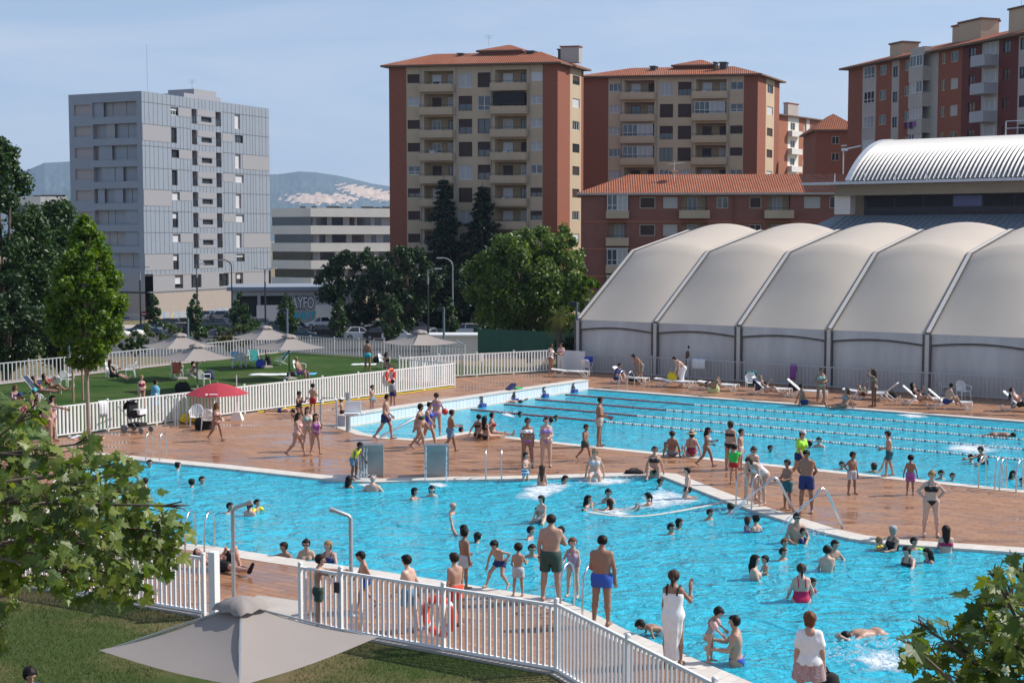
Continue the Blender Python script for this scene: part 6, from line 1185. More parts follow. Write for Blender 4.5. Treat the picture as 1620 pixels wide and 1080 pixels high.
foam('white froth over the bathing ledge', ((795, 790), (845, 799), (905, 775), (930, 757), (850, 755), (820, 765)))
foam('froth round the sitting woman\'s legs', ((895, 762), (950, 770), (1010, 763), (1020, 754), (960, 750), (900, 753)))
foam('froth in the shallow basin', ((960, 808), (1040, 810), (1140, 792), (1100, 775), (1050, 763), (1010, 775), (1005, 795)))
foam('froth round the drowned swimmer in the middle', ((935, 806), (985, 820), (1010, 812), (990, 800), (955, 798)))
foam('splash froth round the kicking swimmer', ((1330, 1035), (1370, 1065), (1440, 1068), (1450, 1030), (1400, 1012)))
foam('trail of foam behind the crawl swimmer', ((1475, 710), (1560, 722), (1600, 712), (1560, 698), (1490, 698)))
foam('foam along the swimmer by the far edge', ((1405, 654), (1440, 662), (1480, 660), (1470, 653), (1430, 650)))
foam('splash beside the swimmer at the red floats', ((785, 652), (800, 658), (825, 662), (815, 654), (800, 648)))
foam('froth under the right waterfall', ((670, 764), (700, 772), (720, 766), (705, 760), (675, 759)))
foam('froth under the left waterfall', ((555, 764), (585, 772), (612, 768), (600, 761), (570, 760)))
splash('droplets over the kicking swimmer', 1392, 1042, 420, .75, .55); splash('droplets over the crawl swimmer', 1582, 712, 200, .5, .4); splash('droplets by the swimmer at the red floats', 800, 653, 90, .4, .35); splash('spray at the left waterfall', 575, 762, 120, .3, .5); splash('spray in the shallow basin', 1030, 800, 160, 1.6, .2); splash('spray round the sitting woman', 925, 757, 120, 1.0, .2); splash('spray near the second jet', 1283, 845, 100, .4, .2)
# ------------------------------------------------------------------ people: one continuous body from a blended distance field
def cone(p, a, b, r0, r1):
    a = np.asarray(a); ba = np.asarray(b)-a; L2 = ba@ba+1e-9; t = np.clip(((p-a)@ba)/L2, 0, 1); q = p-a-t[:, None]*ba; return np.sqrt((q*q).sum(1))-(r0+(r1-r0)*t)
def smin(a, b, k): h = np.clip(.5+.5*(b-a)/k, 0, 1); return b+(a-b)*h-k*h*(1-h)
def snet(f, lo, hi, h):
    lo = np.asarray(lo)-1.5*h; n = np.maximum(3, np.ceil((np.asarray(hi)+1.5*h-lo)/h).astype(int)+1); ax = [lo[i]+h*np.arange(n[i]) for i in range(3)]
    G = np.stack(np.meshgrid(*ax, indexing='ij'), -1).reshape(-1, 3); F = f(G).reshape(n); I = F < 0
    c = [(i, j, k) for i in (0, 1) for j in (0, 1) for k in (0, 1)]; sl = lambda A, o: A[o[0]:n[0]-1+o[0], o[1]:n[1]-1+o[1], o[2]:n[2]-1+o[2]]
    s = sum(sl(I, o).astype(np.int8) for o in c); act = (s > 0) & (s < 8)
    if not act.any(): return None
    idx = -np.ones(act.shape, int); cells = np.argwhere(act); idx[act] = np.arange(len(cells)); acc = np.zeros((len(cells), 3)); cnt = np.zeros(len(cells))
    fv = {o: F[cells[:, 0]+o[0], cells[:, 1]+o[1], cells[:, 2]+o[2]] for o in c}
    for o in c:
        for d in range(3):
            if o[d]: continue
            e = list(o); e[d] = 1; a, b = fv[o], fv[tuple(e)]; m = (a < 0) != (b < 0); t = np.where(m, a/(a-b+1e-12), 0); pos = np.tile(np.array(o, float), (len(cells), 1)); pos[:, d] += t; acc += pos*m[:, None]; cnt += m
    V = lo+h*(cells+acc/np.maximum(cnt, 1)[:, None]); Q = []
    for d in range(3):
        e = [slice(0, n[i]-(1 if i == d else 0)) for i in range(3)]; A = I[tuple(e)]; e2 = [slice(0, n[i]) for i in range(3)]; e2[d] = slice(1, n[d]); B = I[tuple(e2)]; u, v = (d+1) % 3, (d+2) % 3
        w_ = np.argwhere(A != B); w_ = w_[(w_[:, u] > 0) & (w_[:, v] > 0) & (w_[:, u] < n[u]-1) & (w_[:, v] < n[v]-1)]; fl = A[w_[:, 0], w_[:, 1], w_[:, 2]]
        q = []
        for du, dv in ((-1, -1), (0, -1), (0, 0), (-1, 0)): o = w_.copy(); o[:, u] += du; o[:, v] += dv; q.append(idx[o[:, 0], o[:, 1], o[:, 2]])
        q = np.stack(q, 1); q[~fl] = q[~fl][:, ::-1]; Q.append(q)
    return V, np.concatenate(Q)
SKIN = {'l': (.56, .37, .29), 'm': (.44, .265, .19), 't': (.30, .16, .105), 'd': (.14, .075, .048), 'r': (.52, .29, .225)}
HAIRC = {'k': (.009, .007, .006), 'b': (.022, .013, .009), 'n': (.05, .028, .016), 'o': (.26, .16, .07), 'g': (.34, .34, .35), 'r': (.13, .05, .02)}
CL = {'black': (.012, .012, .014), 'navy': (.015, .03, .14), 'blue': (.03, .09, .42), 'royal': (.02, .08, .5), 'teal': (.02, .12, .15), 'ltblue': (.12, .35, .5), 'green': (.03, .5, .08), 'dkgreen': (.035, .07, .055), 'grey': (.25, .27, .30), 'ltgrey': (.5, .52, .54), 'white': (.75, .75, .74), 'red': (.38, .02, .03), 'maroon': (.22, .015, .05), 'crimson': (.5, .015, .08), 'orange': (.62, .06, .03), 'pink': (.62, .38, .36), 'lilac': (.32, .2, .48), 'purple': (.32, .10, .36), 'mauve': (.42, .3, .42), 'khaki': (.22, .20, .15), 'lime': (.35, .8, .05), 'yellow': (.7, .6, .03), 'straw': (.5, .36, .2), 'cyan': (.05, .45, .55), 'beige': (.5, .42, .36), 'print': (.3, .24, .24), 'denim': (.12, .22, .33), 'mint': (.25, .42, .38), 'hotpink': (.75, .08, .2)}
def skin(k): return M('skin_'+{'l': 'light', 'm': 'medium', 't': 'tanned', 'd': 'dark', 'r': 'rosy'}[k], SKIN[k], .48, .10, 9, spec=.35)
M('eye_dark', (.02, .014, .012), .3, .05); M('lip', (.36, .12, .10), .5, .05); M('cloth_stripes', (.4, .5, .6), .8)
m, n, l, b = nodes_of('print_cloth'); v = mapping(n, l); f_ = noise(n, l, v, 16, 3, .6, 2.5); l(ramp(n, l, f_, ((.35, (.05, .05, .1)), (.45, (.5, .42, .4)), (.55, (.28, .08, .08)), (.65, (.55, .5, .48)))), b.inputs['Base Color']); b.inputs['Roughness'].default_value = .85
m, n, l, b = nodes_of('stripe_cloth'); v = mapping(n, l); wv = n.new('ShaderNodeTexWave'); wv.bands_direction = 'Z'; wv.inputs['Scale'].default_value = 3.0; l(v, wv.inputs['Vector']); l(ramp(n, l, wv.outputs['Fac'], ((.48, (.05, .2, .42)), (.52, (.72, .75, .78)))), b.inputs['Base Color'])
def cloth(c): return MATS['print_cloth'] if c == 'print' else MATS['stripe_cloth'] if c == 'stripes' else M('cloth_'+c, CL[c], .75, .1, 12)
POSE = {  # l/r arm: (upper fwd, upper abd, fore fwd, fore abd) ; l/r leg: (thigh fwd, abd, calf fwd)
 'stand': dict(la=(2, 9, 12, 4), ra=(0, 9, 10, 4), ll=(1, 3, 0), rl=(-1, 4, -2)),
 'relax': dict(la=(-4, 10, 14, 2), ra=(8, 9, 30, -6), ll=(6, 5, -4), rl=(-2, 4, -2)),
 'walk': dict(la=(-24, 8, -8, 4), ra=(24, 8, 44, 0), ll=(24, 2, 12), rl=(-16, 2, -44), lean=3),
 'walk2': dict(la=(22, 8, 40, 0), ra=(-22, 8, -5, 4), ll=(-14, 2, -40), rl=(24, 2, 14), lean=3),
 'hips': dict(la=(-14, 42, 14, -42), ra=(-14, 42, 14, -42), ll=(2, 6, 0), rl=(-1, 5, -2)),
 'front': dict(la=(8, 14, 70, -42), ra=(8, 14, 66, -42), ll=(1, 3, 0), rl=(-1, 4, -2)),
 'back': dict(la=(-26, 16, -34, -30), ra=(-26, 16, -34, -30), ll=(2, 6, 0), rl=(-1, 5, -2)),
 'face': dict(la=(35, 12, 135, -14), ra=(6, 14, 60, -44), ll=(10, 3, 0), rl=(-6, 4, -12)),
 'facer': dict(ra=(40, 18, 140, -16), la=(0, 10, 12, 2), ll=(2, 3, 0), rl=(-2, 4, -4)),
 'shade': dict(la=(55, 35, 140, -35), ra=(20, 16, 80, -30), ll=(2, 4, 0), rl=(-2, 4, -2)),
 'armsup': dict(la=(120, 40, 185, -50), ra=(120, 40, 185, -50), ll=(2, 3, 0), rl=(-2, 3, -2)),
 'bend': dict(la=(50, 10, 60, 0), ra=(48, 10, 62, -4), ll=(14, 4, -4), rl=(10, 5, -6), lean=58),
 'bend2': dict(la=(35, 12, 45, -6), ra=(30, 12, 40, -6), ll=(8, 5, -4), rl=(6, 5, -6), lean=32),
 'reach': dict(la=(75, 30, 85, 10), ra=(10, 20, 30, 6), ll=(2, 4, 0), rl=(-2, 5, -4), lean=4),
 'point': dict(ra=(80, 20, 84, 15), la=(0, 10, 10, 4), ll=(2, 4, 0), rl=(-2, 4, -2)),
 'crouch': dict(la=(-30, 45, 30, -30), ra=(30, 30, 40, 10), ll=(30, 14, -36), rl=(30, 26, 4), lean=36),
 'hold': dict(la=(25, 8, 85, -10), ra=(25, 8, 85, -10), ll=(1, 3, 0), rl=(-1, 4, -2)),
 'sit': dict(la=(10, 12, 40, -10), ra=(10, 12, 40, -10), ll=(84, 8, 6), rl=(84, 8, 4), seat=1),
 'sitfloor': dict(la=(-40, 22, -30, 10), ra=(-35, 22, -28, 12), ll=(82, 6, 84), rl=(86, 10, 88), seat=1, lean=-14),
 'sitknee': dict(la=(-38, 20, -28, 12), ra=(-38, 20, -28, 12), ll=(118, 6, 28), rl=(112, 10, 42), seat=1, lean=-12),
 'sithug': dict(la=(40, 14, 70, -30), ra=(40, 14, 70, -30), ll=(125, 6, 30), rl=(120, 8, 35), seat=1, lean=18),
 'sitedge': dict(la=(-16, 24, -8, 8), ra=(-16, 24, -8, 8), ll=(82, 8, 14), rl=(80, 9, 10), seat=1, lean=-4),
 'recline': dict(la=(20, 16, 110, -20), ra=(10, 16, 90, -20), ll=(78, 5, 84), rl=(112, 8, 48), seat=1, lean=-42),
 'lie': dict(la=(6, 22, 20, -10), ra=(10, 30, 30, -40), ll=(3, 6, 0), rl=(48, 8, -50), roll=-90),
 'prone': dict(la=(150, 30, 170, -10), ra=(150, 30, 170, -10), ll=(0, 8, 0), rl=(0, 8, -3), roll=90),
 'lieside': dict(la=(40, 10, 90, -10), ra=(60, 14, 120, -10), ll=(40, 4, -20), rl=(25, 4, -30), roll=-90, yroll=60),
 'kneel': dict(la=(40, 22, 140, -10), ra=(40, 22, 140, -10), ll=(20, 8, -88), rl=(20, 8, -88)),
 'swim': dict(la=(70, 40, 85, 20), ra=(70, 40, 85, 20), ll=(10, 8, -10), rl=(-5, 8, -25)),
 'wide': dict(la=(30, 62, 50, 50), ra=(30, 62, 50, 50), ll=(8, 8, 0), rl=(-4, 8, -12)),
 'crawl': dict(la=(165, 20, 200, 0), ra=(60, 24, 80, 0), ll=(0, 6, -4), rl=(4, 6, 0), roll=84),
 'lean': dict(la=(40, 26, 88, -48), ra=(40, 26, 88, -48), ll=(2, 5, 0), rl=(-2, 5, -4), lean=8),
 'ride': dict(la=(30, 14, 60, -20), ra=(30, 14, 60, -20), ll=(70, 26, 0), rl=(70, 26, 0), seat=1, lean=4),
 'climb': dict(la=(30, 20, 80, -10), ra=(140, 20, 150, -4), ll=(16, 6, -10), rl=(4, 6, -4), lean=24)}
def rx(a): c, s = cos(a), sin(a); return np.array(((1, 0, 0), (0, c, -s), (0, s, c)))
def ry(a): c, s = cos(a), sin(a); return np.array(((c, 0, s), (0, 1, 0), (-s, 0, c)))
def rzm(a): c, s = cos(a), sin(a); return np.array(((c, -s, 0), (s, c, 0), (0, 0, 1)))
def ddir(f, a, s): f, a = R(f), R(a); return np.array((s*sin(a), -sin(f)*cos(a), -cos(f)*cos(a)))
NP = [0]
def person(label, x, y, h, pose, yaw, hair='short', hc='b', sk='m', sex='m', wear=(), z=0.0, sub=None, head=(0, 0), group=None, extra=None, ux=0.0, **ov):
    """x, y = the photograph's pixel of the feet (or of the water line when sub = metres under water)"""
    po = dict(la=(0, 8, 8, 2), ra=(0, 8, 8, 2), ll=(0, 3, 0), rl=(0, 3, 0), lean=0, seat=0, roll=0, yroll=0); po.update(POSE[pose]); po.update(ov)
    kid = np.clip((1.55-h)/.5, 0, 1); hh = .232-.026*kid*(1 if h > .95 else 1.1); fem = 1.0 if sex == 'f' else 0.0; fk = fem*(1-kid); B = (h-hh)/.87; build = 1+ov.get('fat', 0)
    w_ = (1-.06*kid)*build; hipj = np.array((.052+.008*fk, 0, 0))*B
    thL = clL = .245*B; C = []; lean = R(po['lean']); Rp = rx(lean*(.45 if not po['seat'] else .55)); Rc = rx(lean)   # +lean tips the chest towards -y
    pel = np.zeros(3); P = {}
    waist = pel+Rp@np.array((0, 0, .07))*B; up = lambda v: waist+Rc@(np.array(v)*B-np.array((0, 0, .07))*B)
    sh = [up((s*(.096-.012*fk-.004*kid)*(1+.4*(build-1)), .0, .262)) for s in (1, -1)]; neck0, neck1 = up((0, .005, .278)), up((0, -.012, .345))
    torso = [(pel+Rp@np.array((-.042*B, .004, .0)), pel+Rp@np.array((.042*B, .004, 0)), (.079+.009*fk)*B*w_, None), (up((-.028, -.002, .09)), up((.028, -.002, .09)), (.072-.006*fk)*B*w_, None), (up((-.036, 0, .16)), up((.036, 0, .16)), (.074-.006*fk)*B*w_, None), (up((-.052+.008*fk, 0, .215)), up((.052-.008*fk, 0, .215)), (.072-.006*fk)*B*w_, None), (pel+Rp@np.array((.036*B, .034*B, -.02*B)), pel+Rp@np.array((.037*B, .034*B, -.03*B)), (.06+.006*fk)*B, None), (pel+Rp@np.array((-.036*B, .034*B, -.02*B)), pel+Rp@np.array((-.037*B, .034*B, -.03*B)), (.06+.006*fk)*B, None)]
    if build > 1.1: torso.append((up((-.02, -.045, .07)), up((.02, -.045, .08)), .075*B*build, None))
    if fk > .4: torso += [(up((s*.045, -.062, .195)), up((s*.045, -.07, .188)), .042*B, None) for s in (1, -1)]
    sl = .87-.06*kid; torso = [(a, b, r*sl, c) for a, b, r, c in torso]
    shl = [(neck0, sh[i]*.97+neck0*.03, .040*B*w_*sl, .037*B*w_*sl) for i in (0, 1)]; nk = [(neck0, neck1, .036*B, .032*B)]
    legs, arms, feet, hands = [], [], [], []; thighs = []
    for i, (s, L_) in enumerate(((1, po['ll']), (-1, po['rl']))):
        hp = pel+Rp@np.array((s*hipj[0], 0, -.01*B)); kn = hp+ddir(L_[0], L_[1], s)*thL; cd = ddir(L_[2], L_[1]*.6, s); an = kn+cd*clL
        legs.append((hp, kn, (.064+.006*fk)*B*w_, .041*B)); thighs.append((hp, kn)); mid = kn+cd*clL*.32+np.array((0, .008*B, 0)); legs += [(kn, mid, .041*B, .042*B), (mid, an, .041*B, .024*B)]
        fa = np.clip(L_[2]+90, 62, 112) if not po['roll'] else L_[2]+62
        if po['seat'] and L_[2] > 60: fa = L_[2]+78
        fd = ddir(fa, 6, s); hl = an-fd*.022*B+cd*.022*B; feet.append((hl, an+fd*.105*B+cd*.03*B, .027*B, .018*B)); P['an%d' % i] = an
    for i, (s, A_) in enumerate(((1, po['la']), (-1, po['ra']))):
        u = Rc@ddir(A_[0], A_[1], s); el = sh[i]+u*.168*B; f_ = Rc@ddir(A_[2], A_[3], s); wr = el+f_*.145*B; arms += [(sh[i], el, (.034-.004*fk)*B*w_, .025*B), (el, el+f_*.05*B, .026*B, .027*B), (el+f_*.05*B, wr, .027*B, .0175*B)]
        hands.append((wr, wr+f_*.045*B, .02*B, .023*B)); P['wr%d' % i] = wr; P['f%d' % i] = f_; P['el%d' % i] = el
    legs = [(a, b, c*sl, d*sl) for a, b, c, d in legs]; arms = [(a, b, c*sl, d*sl) for a, b, c, d in arms]; hp_, hy = R(head[0]), R(head[1]); Rh = (Rc if abs(po['lean']) < 30 and not po['seat'] else rx(lean*.55))@rzm(hy)@rx(hp_); hd = neck1+Rh@np.array((0, -.012, .40*hh))
    HP = lambda v: hd+Rh@(np.array(v)*hh)
    hcones = [(HP((0, .06, .12)), HP((0, -.05, .12)), .37*hh, .35*hh), (HP((0, -.06, -.02)), HP((0, -.14, -.30)), .31*hh, .16*hh), (HP((0, -.36, .0)), HP((0, -.46, -.12)), .03*hh, .055*hh)]+[(HP((s*.33, .03, .06)), HP((s*.34, .04, -.09)), .075*hh, .05*hh) for s in (1, -1)]
    allc = torso+shl+nk+legs+arms+feet+hands+hcones; NT = len(torso)
    def body(p):
        d = None
        for k, (a, b, r0, r1) in enumerate(torso): e = cone(p, a, b, r0, r0 if r1 is None else r1); d = e if d is None else smin(d, e, .045*B)
        for c in shl: d = smin(d, cone(p, *c), .045*B)
        for c in nk: d = smin(d, cone(p, *c), .03*B)
        g = None
        for j in (0, 3): 
            e = cone(p, *legs[j])
            for c in legs[j+1:j+3]+[feet[j//3]]: e = smin(e, cone(p, *c), .018*B)
            d = smin(d, e, .03*B if j == 0 else .03*B)
        for j in (0, 3):
            e = cone(p, *arms[j])
            for c in arms[j+1:j+3]+[hands[j//3]]: e = smin(e, cone(p, *c), .014*B)
            d = smin(d, e, .016*B)
        e = cone(p, *hcones[0])
        for c in hcones[1:]: e = smin(e, cone(p, *c), .05*hh)
        return smin(d, e, .02*B)
    # root: roll, then drop to the floor, then turn
    Rr = rx(R(po['roll']))@ry(R(po['yroll'])) if po['roll'] else np.eye(3); pts = np.array([Rr@q for c in (feet+torso+legs+arms+hands+hcones) for q in (c[0], c[1])]); rr = np.array([r for c in (feet+torso+legs+arms+hands+hcones) for r in (c[2], c[3] if c[3] is not None else c[2])])
    nf = len(feet)*2; zmin = (pts[:, 2]-rr).min() if po['roll'] else ((Rr@pel)[2]-.1*B if po['seat'] else (pts[:nf, 2]-rr[:nf]).min())
    if pose == 'kneel': zmin = (pts[:, 2]-rr).min()
    D = None
    g0 = at(x, y, z if sub is None else WZ); zb = z if sub is None else WZ-sub
    t = thing('person', label, 'person', (g0.x, g0.y, zb), R(yaw), group); cc = pts[:nf].mean(0) if (not po['seat'] and not po['roll']) else pts.mean(0)*0
    off = np.array((-cc[0], -cc[1] if not po['seat'] else 0, -zmin))
    px_m = FPX/max(5, g0.y); res = min(.030, max(.012, 1.15/px_m))*(.85 if h < 1.3 else 1)
    X = lambda V: (Rr@np.asarray(V).T).T+off
    def mk(name, fn, lo, hi, mats, rs=res, extra_=None):
        r = snet(fn, lo, hi, rs)
        if r is None: return None
        return link(name, np_mesh(name, X(r[0]), r[1], mats, True), t)
    A0 = np.array([c[0] for c in allc]+[c[1] for c in allc]); rad = .1*B
    V, Q = snet(body, A0.min(0)-rad, A0.max(0)+rad, res); V = X(V); mi = [0]*len(Q); F = [tuple(q) for q in Q]; VV = [tuple(v) for v in V]; sm = MB(); sm.v = VV; sm.f = F; sm.m = mi; sm.s = [True]*len(F)
    fn_ = 5 if px_m > 50 else 3
    for i in (0, 1):          # five fingers each, bent and unequal
        s = 1 if i == 0 else -1; wr, f_ = P['wr%d' % i], P['f%d' % i]; side = np.cross(f_, np.array((s, .2, .1))); side /= np.linalg.norm(side)+1e-9; nrm = np.cross(side, f_); pk = wr+f_*.06*B; curl = -nrm*s
        for k, (o_, ln) in enumerate(((-.024, .042), (-.008, .05), (.008, .047), (.023, .036))):
            a = pk+side*o_*B; b_ = a+f_*ln*.5*B+curl*.006*B; e = b_+f_*ln*.45*B+curl*.018*B; sm.tube(X([a-f_*.012*B, b_, e]).tolist(), [.0085*B, .0075*B, .005*B], fn_, 0)
        a = wr+f_*.02*B-side*.018*B; sm.tube(X([a, a-side*.022*B+f_*.018*B, a-side*.024*B+f_*.042*B+curl*.01*B]).tolist(), [.010*B, .009*B, .006*B], fn_, 0)
    for s in (1, -1): sm.ball(tuple(X([HP((s*.14, -.355, .05))])[0]), .045*hh, 1, 6, 4)
    sm.ball(tuple(X([HP((0, -.315, -.24))])[0]), (.085*hh, .05*hh, .022*hh), 2, 6, 4)
    sm.build('body', [skin(sk), M('eye_dark'), M('lip')], t)
    # hair
    inv = lambda p: ((p-hd)@Rh)/hh
    hm = M('hair_'+hc, HAIRC[hc], .6, .3, 30, spec=.2); hlo, hhi = hd-.75*hh, hd+.75*hh
    def skull(p, g): e = smin(cone(p, *hcones[0])-.0, cone(p, HP((0, .02, .0)), HP((0, .06, -.15)), .33*hh, .24*hh), .08*hh); return e-g*hh
    def hairf(p):
        q = inv(p); e = skull(p, .085+.03*np.sin(q[:, 0]*17)*np.sin(q[:, 2]*19+q[:, 1]*15)); fz = .17 if hair != 'bald' else .9; face = np.minimum(np.maximum(-(q[:, 1]+.02+.35*np.clip(q[:, 2]-fz, 0, 1)*8), fz+.12-q[:, 2]+0*q[:, 1]), 1)
        cut = np.maximum((-.02-q[:, 1])*1.0, -(q[:, 2]-.26)) ; keep = np.where(q[:, 2] > .26, -1, np.where(q[:, 1] > -.02-.10*(q[:, 2] > .05), -1, 1))
        lowc = -(q[:, 2]+(.24 if q is not None else 0)); d = np.maximum(e, lowc*hh); d = np.maximum(d, np.where(keep < 0, -1, np.minimum(.26-q[:, 2], -.02-q[:, 1]))*hh); return d
    def tail(cs):
        def f(p):
            d = hairf(p) if hair not in ('swimcap',) else skull(p, .06)
            for c in cs: d = smin(d, cone(p, HP(c[0]), HP(c[1]), c[2]*hh, c[3]*hh), .08*hh)
            return d
        return f
    LONG = [((-.1, .24, .1), (-.1, .36, -.7), .32, .30), ((.1, .24, .1), (.1, .36, -.7), .32, .30), ((0, .36, -.6), (0, .40, -1.75), .36, .16), ((.30, .06, .0), (.28, .16, -.8), .14, .13), ((-.30, .06, .0), (-.28, .16, -.8), .14, .13)]
    hs = min(res, .02)
    if hair == 'short': mk('hair', hairf, hlo, hhi, hm, hs)
    elif hair == 'long': mk('hair', tail(LONG), hd-2.1*hh, hd+.75*hh, hm, hs)
    elif hair == 'bob': mk('hair', tail([((0, .2, .1), (0, .2, -.3), .3, .26), ((.27, .04, .05), (.27, .06, -.35), .15, .13), ((-.27, .04, .05), (-.27, .06, -.35), .15, .13)]), hd-.9*hh, hd+.75*hh, hm, hs)
    elif hair == 'bun': mk('hair', tail([((0, .30, .42), (0, .34, .44), .17, .16)]), hlo, hd+.9*hh, hm, hs)
    elif hair == 'pony': mk('hair', tail([((0, .42, .2), (0, .52, -.1), .11, .14), ((0, .52, -.1), (0, .45, -.85), .14, .05)]), hd-1.2*hh, hd+.8*hh, hm, hs)
    elif hair == 'curly': mk('hair', lambda p: np.minimum(smin(hairf(p), cone(p, HP((0, .12, .22)), HP((0, .18, .05)), .47*hh, .42*hh)+.02*hh*np.sin(p[:, 0]*90)*np.sin(p[:, 2]*80), .05*hh), 9), hd-.8*hh, hd+.9*hh, hm, hs)
    if hair == 'bald': mk('hair', lambda p: np.maximum(skull(p, .02), np.maximum((inv(p)[:, 2]-.02), np.maximum(-.26-inv(p)[:, 2], -.05-inv(p)[:, 1]))*hh), hlo, hhi, M('hair_grey', HAIRC['g'], .5), hs)
    for w__ in wear:
        kind, c = w__[0], w__[1]; m_ = cloth(c); plo, phi = pel-.2*B, pel+.2*B
        tors = lambda p, g=.007: _u3([cone(p, a, b, r0, r0)-g for a, b, r0, _ in torso], .045*B)
        pl = lambda p: (p-pel)@Rp/B; cl = lambda p: (p-waist)@Rc/B+np.array((0, 0, .07))
        def _u3(ds, k):
            d = ds[0]
            for e in ds[1:]: d = smin(d, e, k)
            return d
        def thigh(p, g, flare, frac): return [cone(p, a, a+(b-a)*frac, (.064+.006*fk)*B*w_*sl+g, .046*B*sl+g+flare) for a, b in thighs]
        fr_ = .62
        if kind == 'trunks':
            fr_ = w__[2] if len(w__) > 2 else .6
            def f(p):
                q = pl(p); d = smin(np.maximum(tors(p, .012), (q[:, 2]-.05)*B), np.minimum(*thigh(p, .014, .016*B, fr_)), .02*B); d = np.maximum(d, (q[:, 2]-.05)*B)
                for a, b in thighs:
                    u = (b-a)/np.linalg.norm(b-a); e = (p-a)@u-np.linalg.norm(b-a)*fr_*.96; near = cone(p, a, b, .1*B, .1*B); d = np.maximum(d, np.where(near < 0, e, -1))
                return d
            mk('swim_trunks', f, pel-.34*B, pel+.34*B, m_)
        elif kind in ('brief', 'bottom'):
            def f(p): q = pl(p); v_ = -.075+np.abs(q[:, 0])*.95+.0*q[:, 1]-.03*(q[:, 1] > .02); th = np.minimum(*[cone(p, a, a+(b-a)*.35, (.066+.006*fk)*B*w_*sl, .06*B) for a, b in thighs])-.006; return np.maximum(np.minimum(tors(p, .007), th), np.maximum((q[:, 2]-(.02 if kind == 'bottom' else .035)), v_-q[:, 2])*B)
            mk('swim_briefs' if kind == 'brief' else 'bikini_bottom', f, plo, phi, m_, min(res, .018))
        elif kind == 'top':
            mk('bikini_top', lambda p: np.maximum(np.minimum(tors(p, .007), 9), np.maximum(np.abs(cl(p)[:, 2]-.192)-(.03+.014*(cl(p)[:, 1] < -.02)), np.abs(cl(p)[:, 0])-.13)*B), up((0, 0, .19))-.2*B, up((0, 0, .19))+.2*B, m_, min(res, .018))
            q = MB()
            for s in (1, -1): q.tube(X([up((s*.05, -.085, .225)), up((s*.05, -.06, .275)), up((s*.04, .0, .315)), up((s*.04, .055, .27)), up((s*.045, .07, .21))]).tolist(), .006, 4)
            q.build('bikini_strap', m_, t)
        elif kind == 'bandeau': mk('bandeau_top', lambda p: np.maximum(np.minimum(tors(p, .01), np.minimum(cone(p, sh[0], P['el0'], .042*B, .034*B), cone(p, sh[1], P['el1'], .042*B, .034*B))-.008), (np.abs(cl(p)[:, 2]-.205)-.034)*B), up((0, 0, .19))-.25*B, up((0, 0, .19))+.25*B, m_, min(res, .018))
        elif kind == 'onepiece':
            def f(p):
                q = pl(p); c_ = cl(p); v_ = -.08+np.abs(q[:, 0])*.95; th = np.minimum(*[cone(p, a, a+(b-a)*.3, (.066+.006*fk)*B*w_*sl, .06*B) for a, b in thighs])-.006
                d = np.minimum(tors(p, .008), np.maximum(th, (q[:, 2]-.03)*B)); return np.maximum(d, np.maximum(v_-q[:, 2], c_[:, 2]-np.where(c_[:, 1] < 0, .235, w__[2] if len(w__) > 2 else .19))*B)
            mk('swimsuit', f, plo, up((0, 0, .25))+.2*B, m_, min(res, .02)); q = MB()
            for s in (1, -1): q.tube(X([up((s*.05, -.08, .225)), up((s*.055, -.055, .28)), up((s*.05, .0, .318)), up((s*.05, .06, .27)), up((s*.045, .075, .18))]).tolist(), .011, 4)
            q.build('swimsuit_strap', m_, t)
        elif kind in ('tee', 'vest'):
            def f(p):
                c_ = cl(p); d = tors(p, .011)
                for k_ in shl: d = smin(d, cone(p, *k_)-.009, .03*B)
                if kind == 'tee':
                    for i in (0, 1): d = smin(d, cone(p, sh[i], sh[i]*.4+P['el%d' % i]*.6, .038*B*w_*sl, .042*B)-.006, .02*B)
                return np.maximum(d, np.maximum(-.02-c_[:, 2], c_[:, 2]-.318)*B)
            mk('t_shirt' if kind == 'tee' else 'vest', f, np.minimum(plo, up((0, 0, .1))-.25*B), np.maximum(phi, up((0, 0, .3))+.25*B), m_)
        elif kind == 'pants': mk('trousers', lambda p: np.maximum(smin(tors(p, .012), np.minimum.reduce([cone(p, legs[j][0], legs[j][1], legs[j][2]+.02, .062*B) for j in (0, 3)]+[cone(p, legs[j][1], P['an%d' % (j//3)], .062*B, .052*B) for j in (0, 3)]), .03*B), (pl(p)[:, 2]-.05)*B), A0.min(0)-.1, pel+.25*B, m_)
        elif kind == 'dress':
            bot = (P['an0']+P['an1'])/2+np.array((0, 0, .03))
            def f(p):
                d = tors(p, .015); d = smin(d, cone(p, up((0, 0, .12)), pel+(bot-pel)*.3, .074*B, .10*B), .05*B); d = smin(d, cone(p, pel+(bot-pel)*.25, bot, .10*B, .088*B), .05*B)+.006*np.sin(np.arctan2(p[:, 1]-pel[1], p[:, 0]-pel[0])*11)*np.clip((pel[2]+.1-p[:, 2])*3, 0, 1); c_ = cl(p); return np.maximum(d, np.maximum(c_[:, 2]-np.where(c_[:, 1] > 0, .235, .25), (bot[2]-p[:, 2])/B)*B)
            mk('dress', f, np.minimum(plo, bot-.2), up((0, 0, .25))+.2*B, m_); q = MB()
            for s in (1, -1): q.tube(X([up((s*.06, -.08, .235)), up((s*.07, -.03, .31)), up((s*.065, .05, .29)), up((s*.055, .08, .22))]).tolist(), .018, 5)
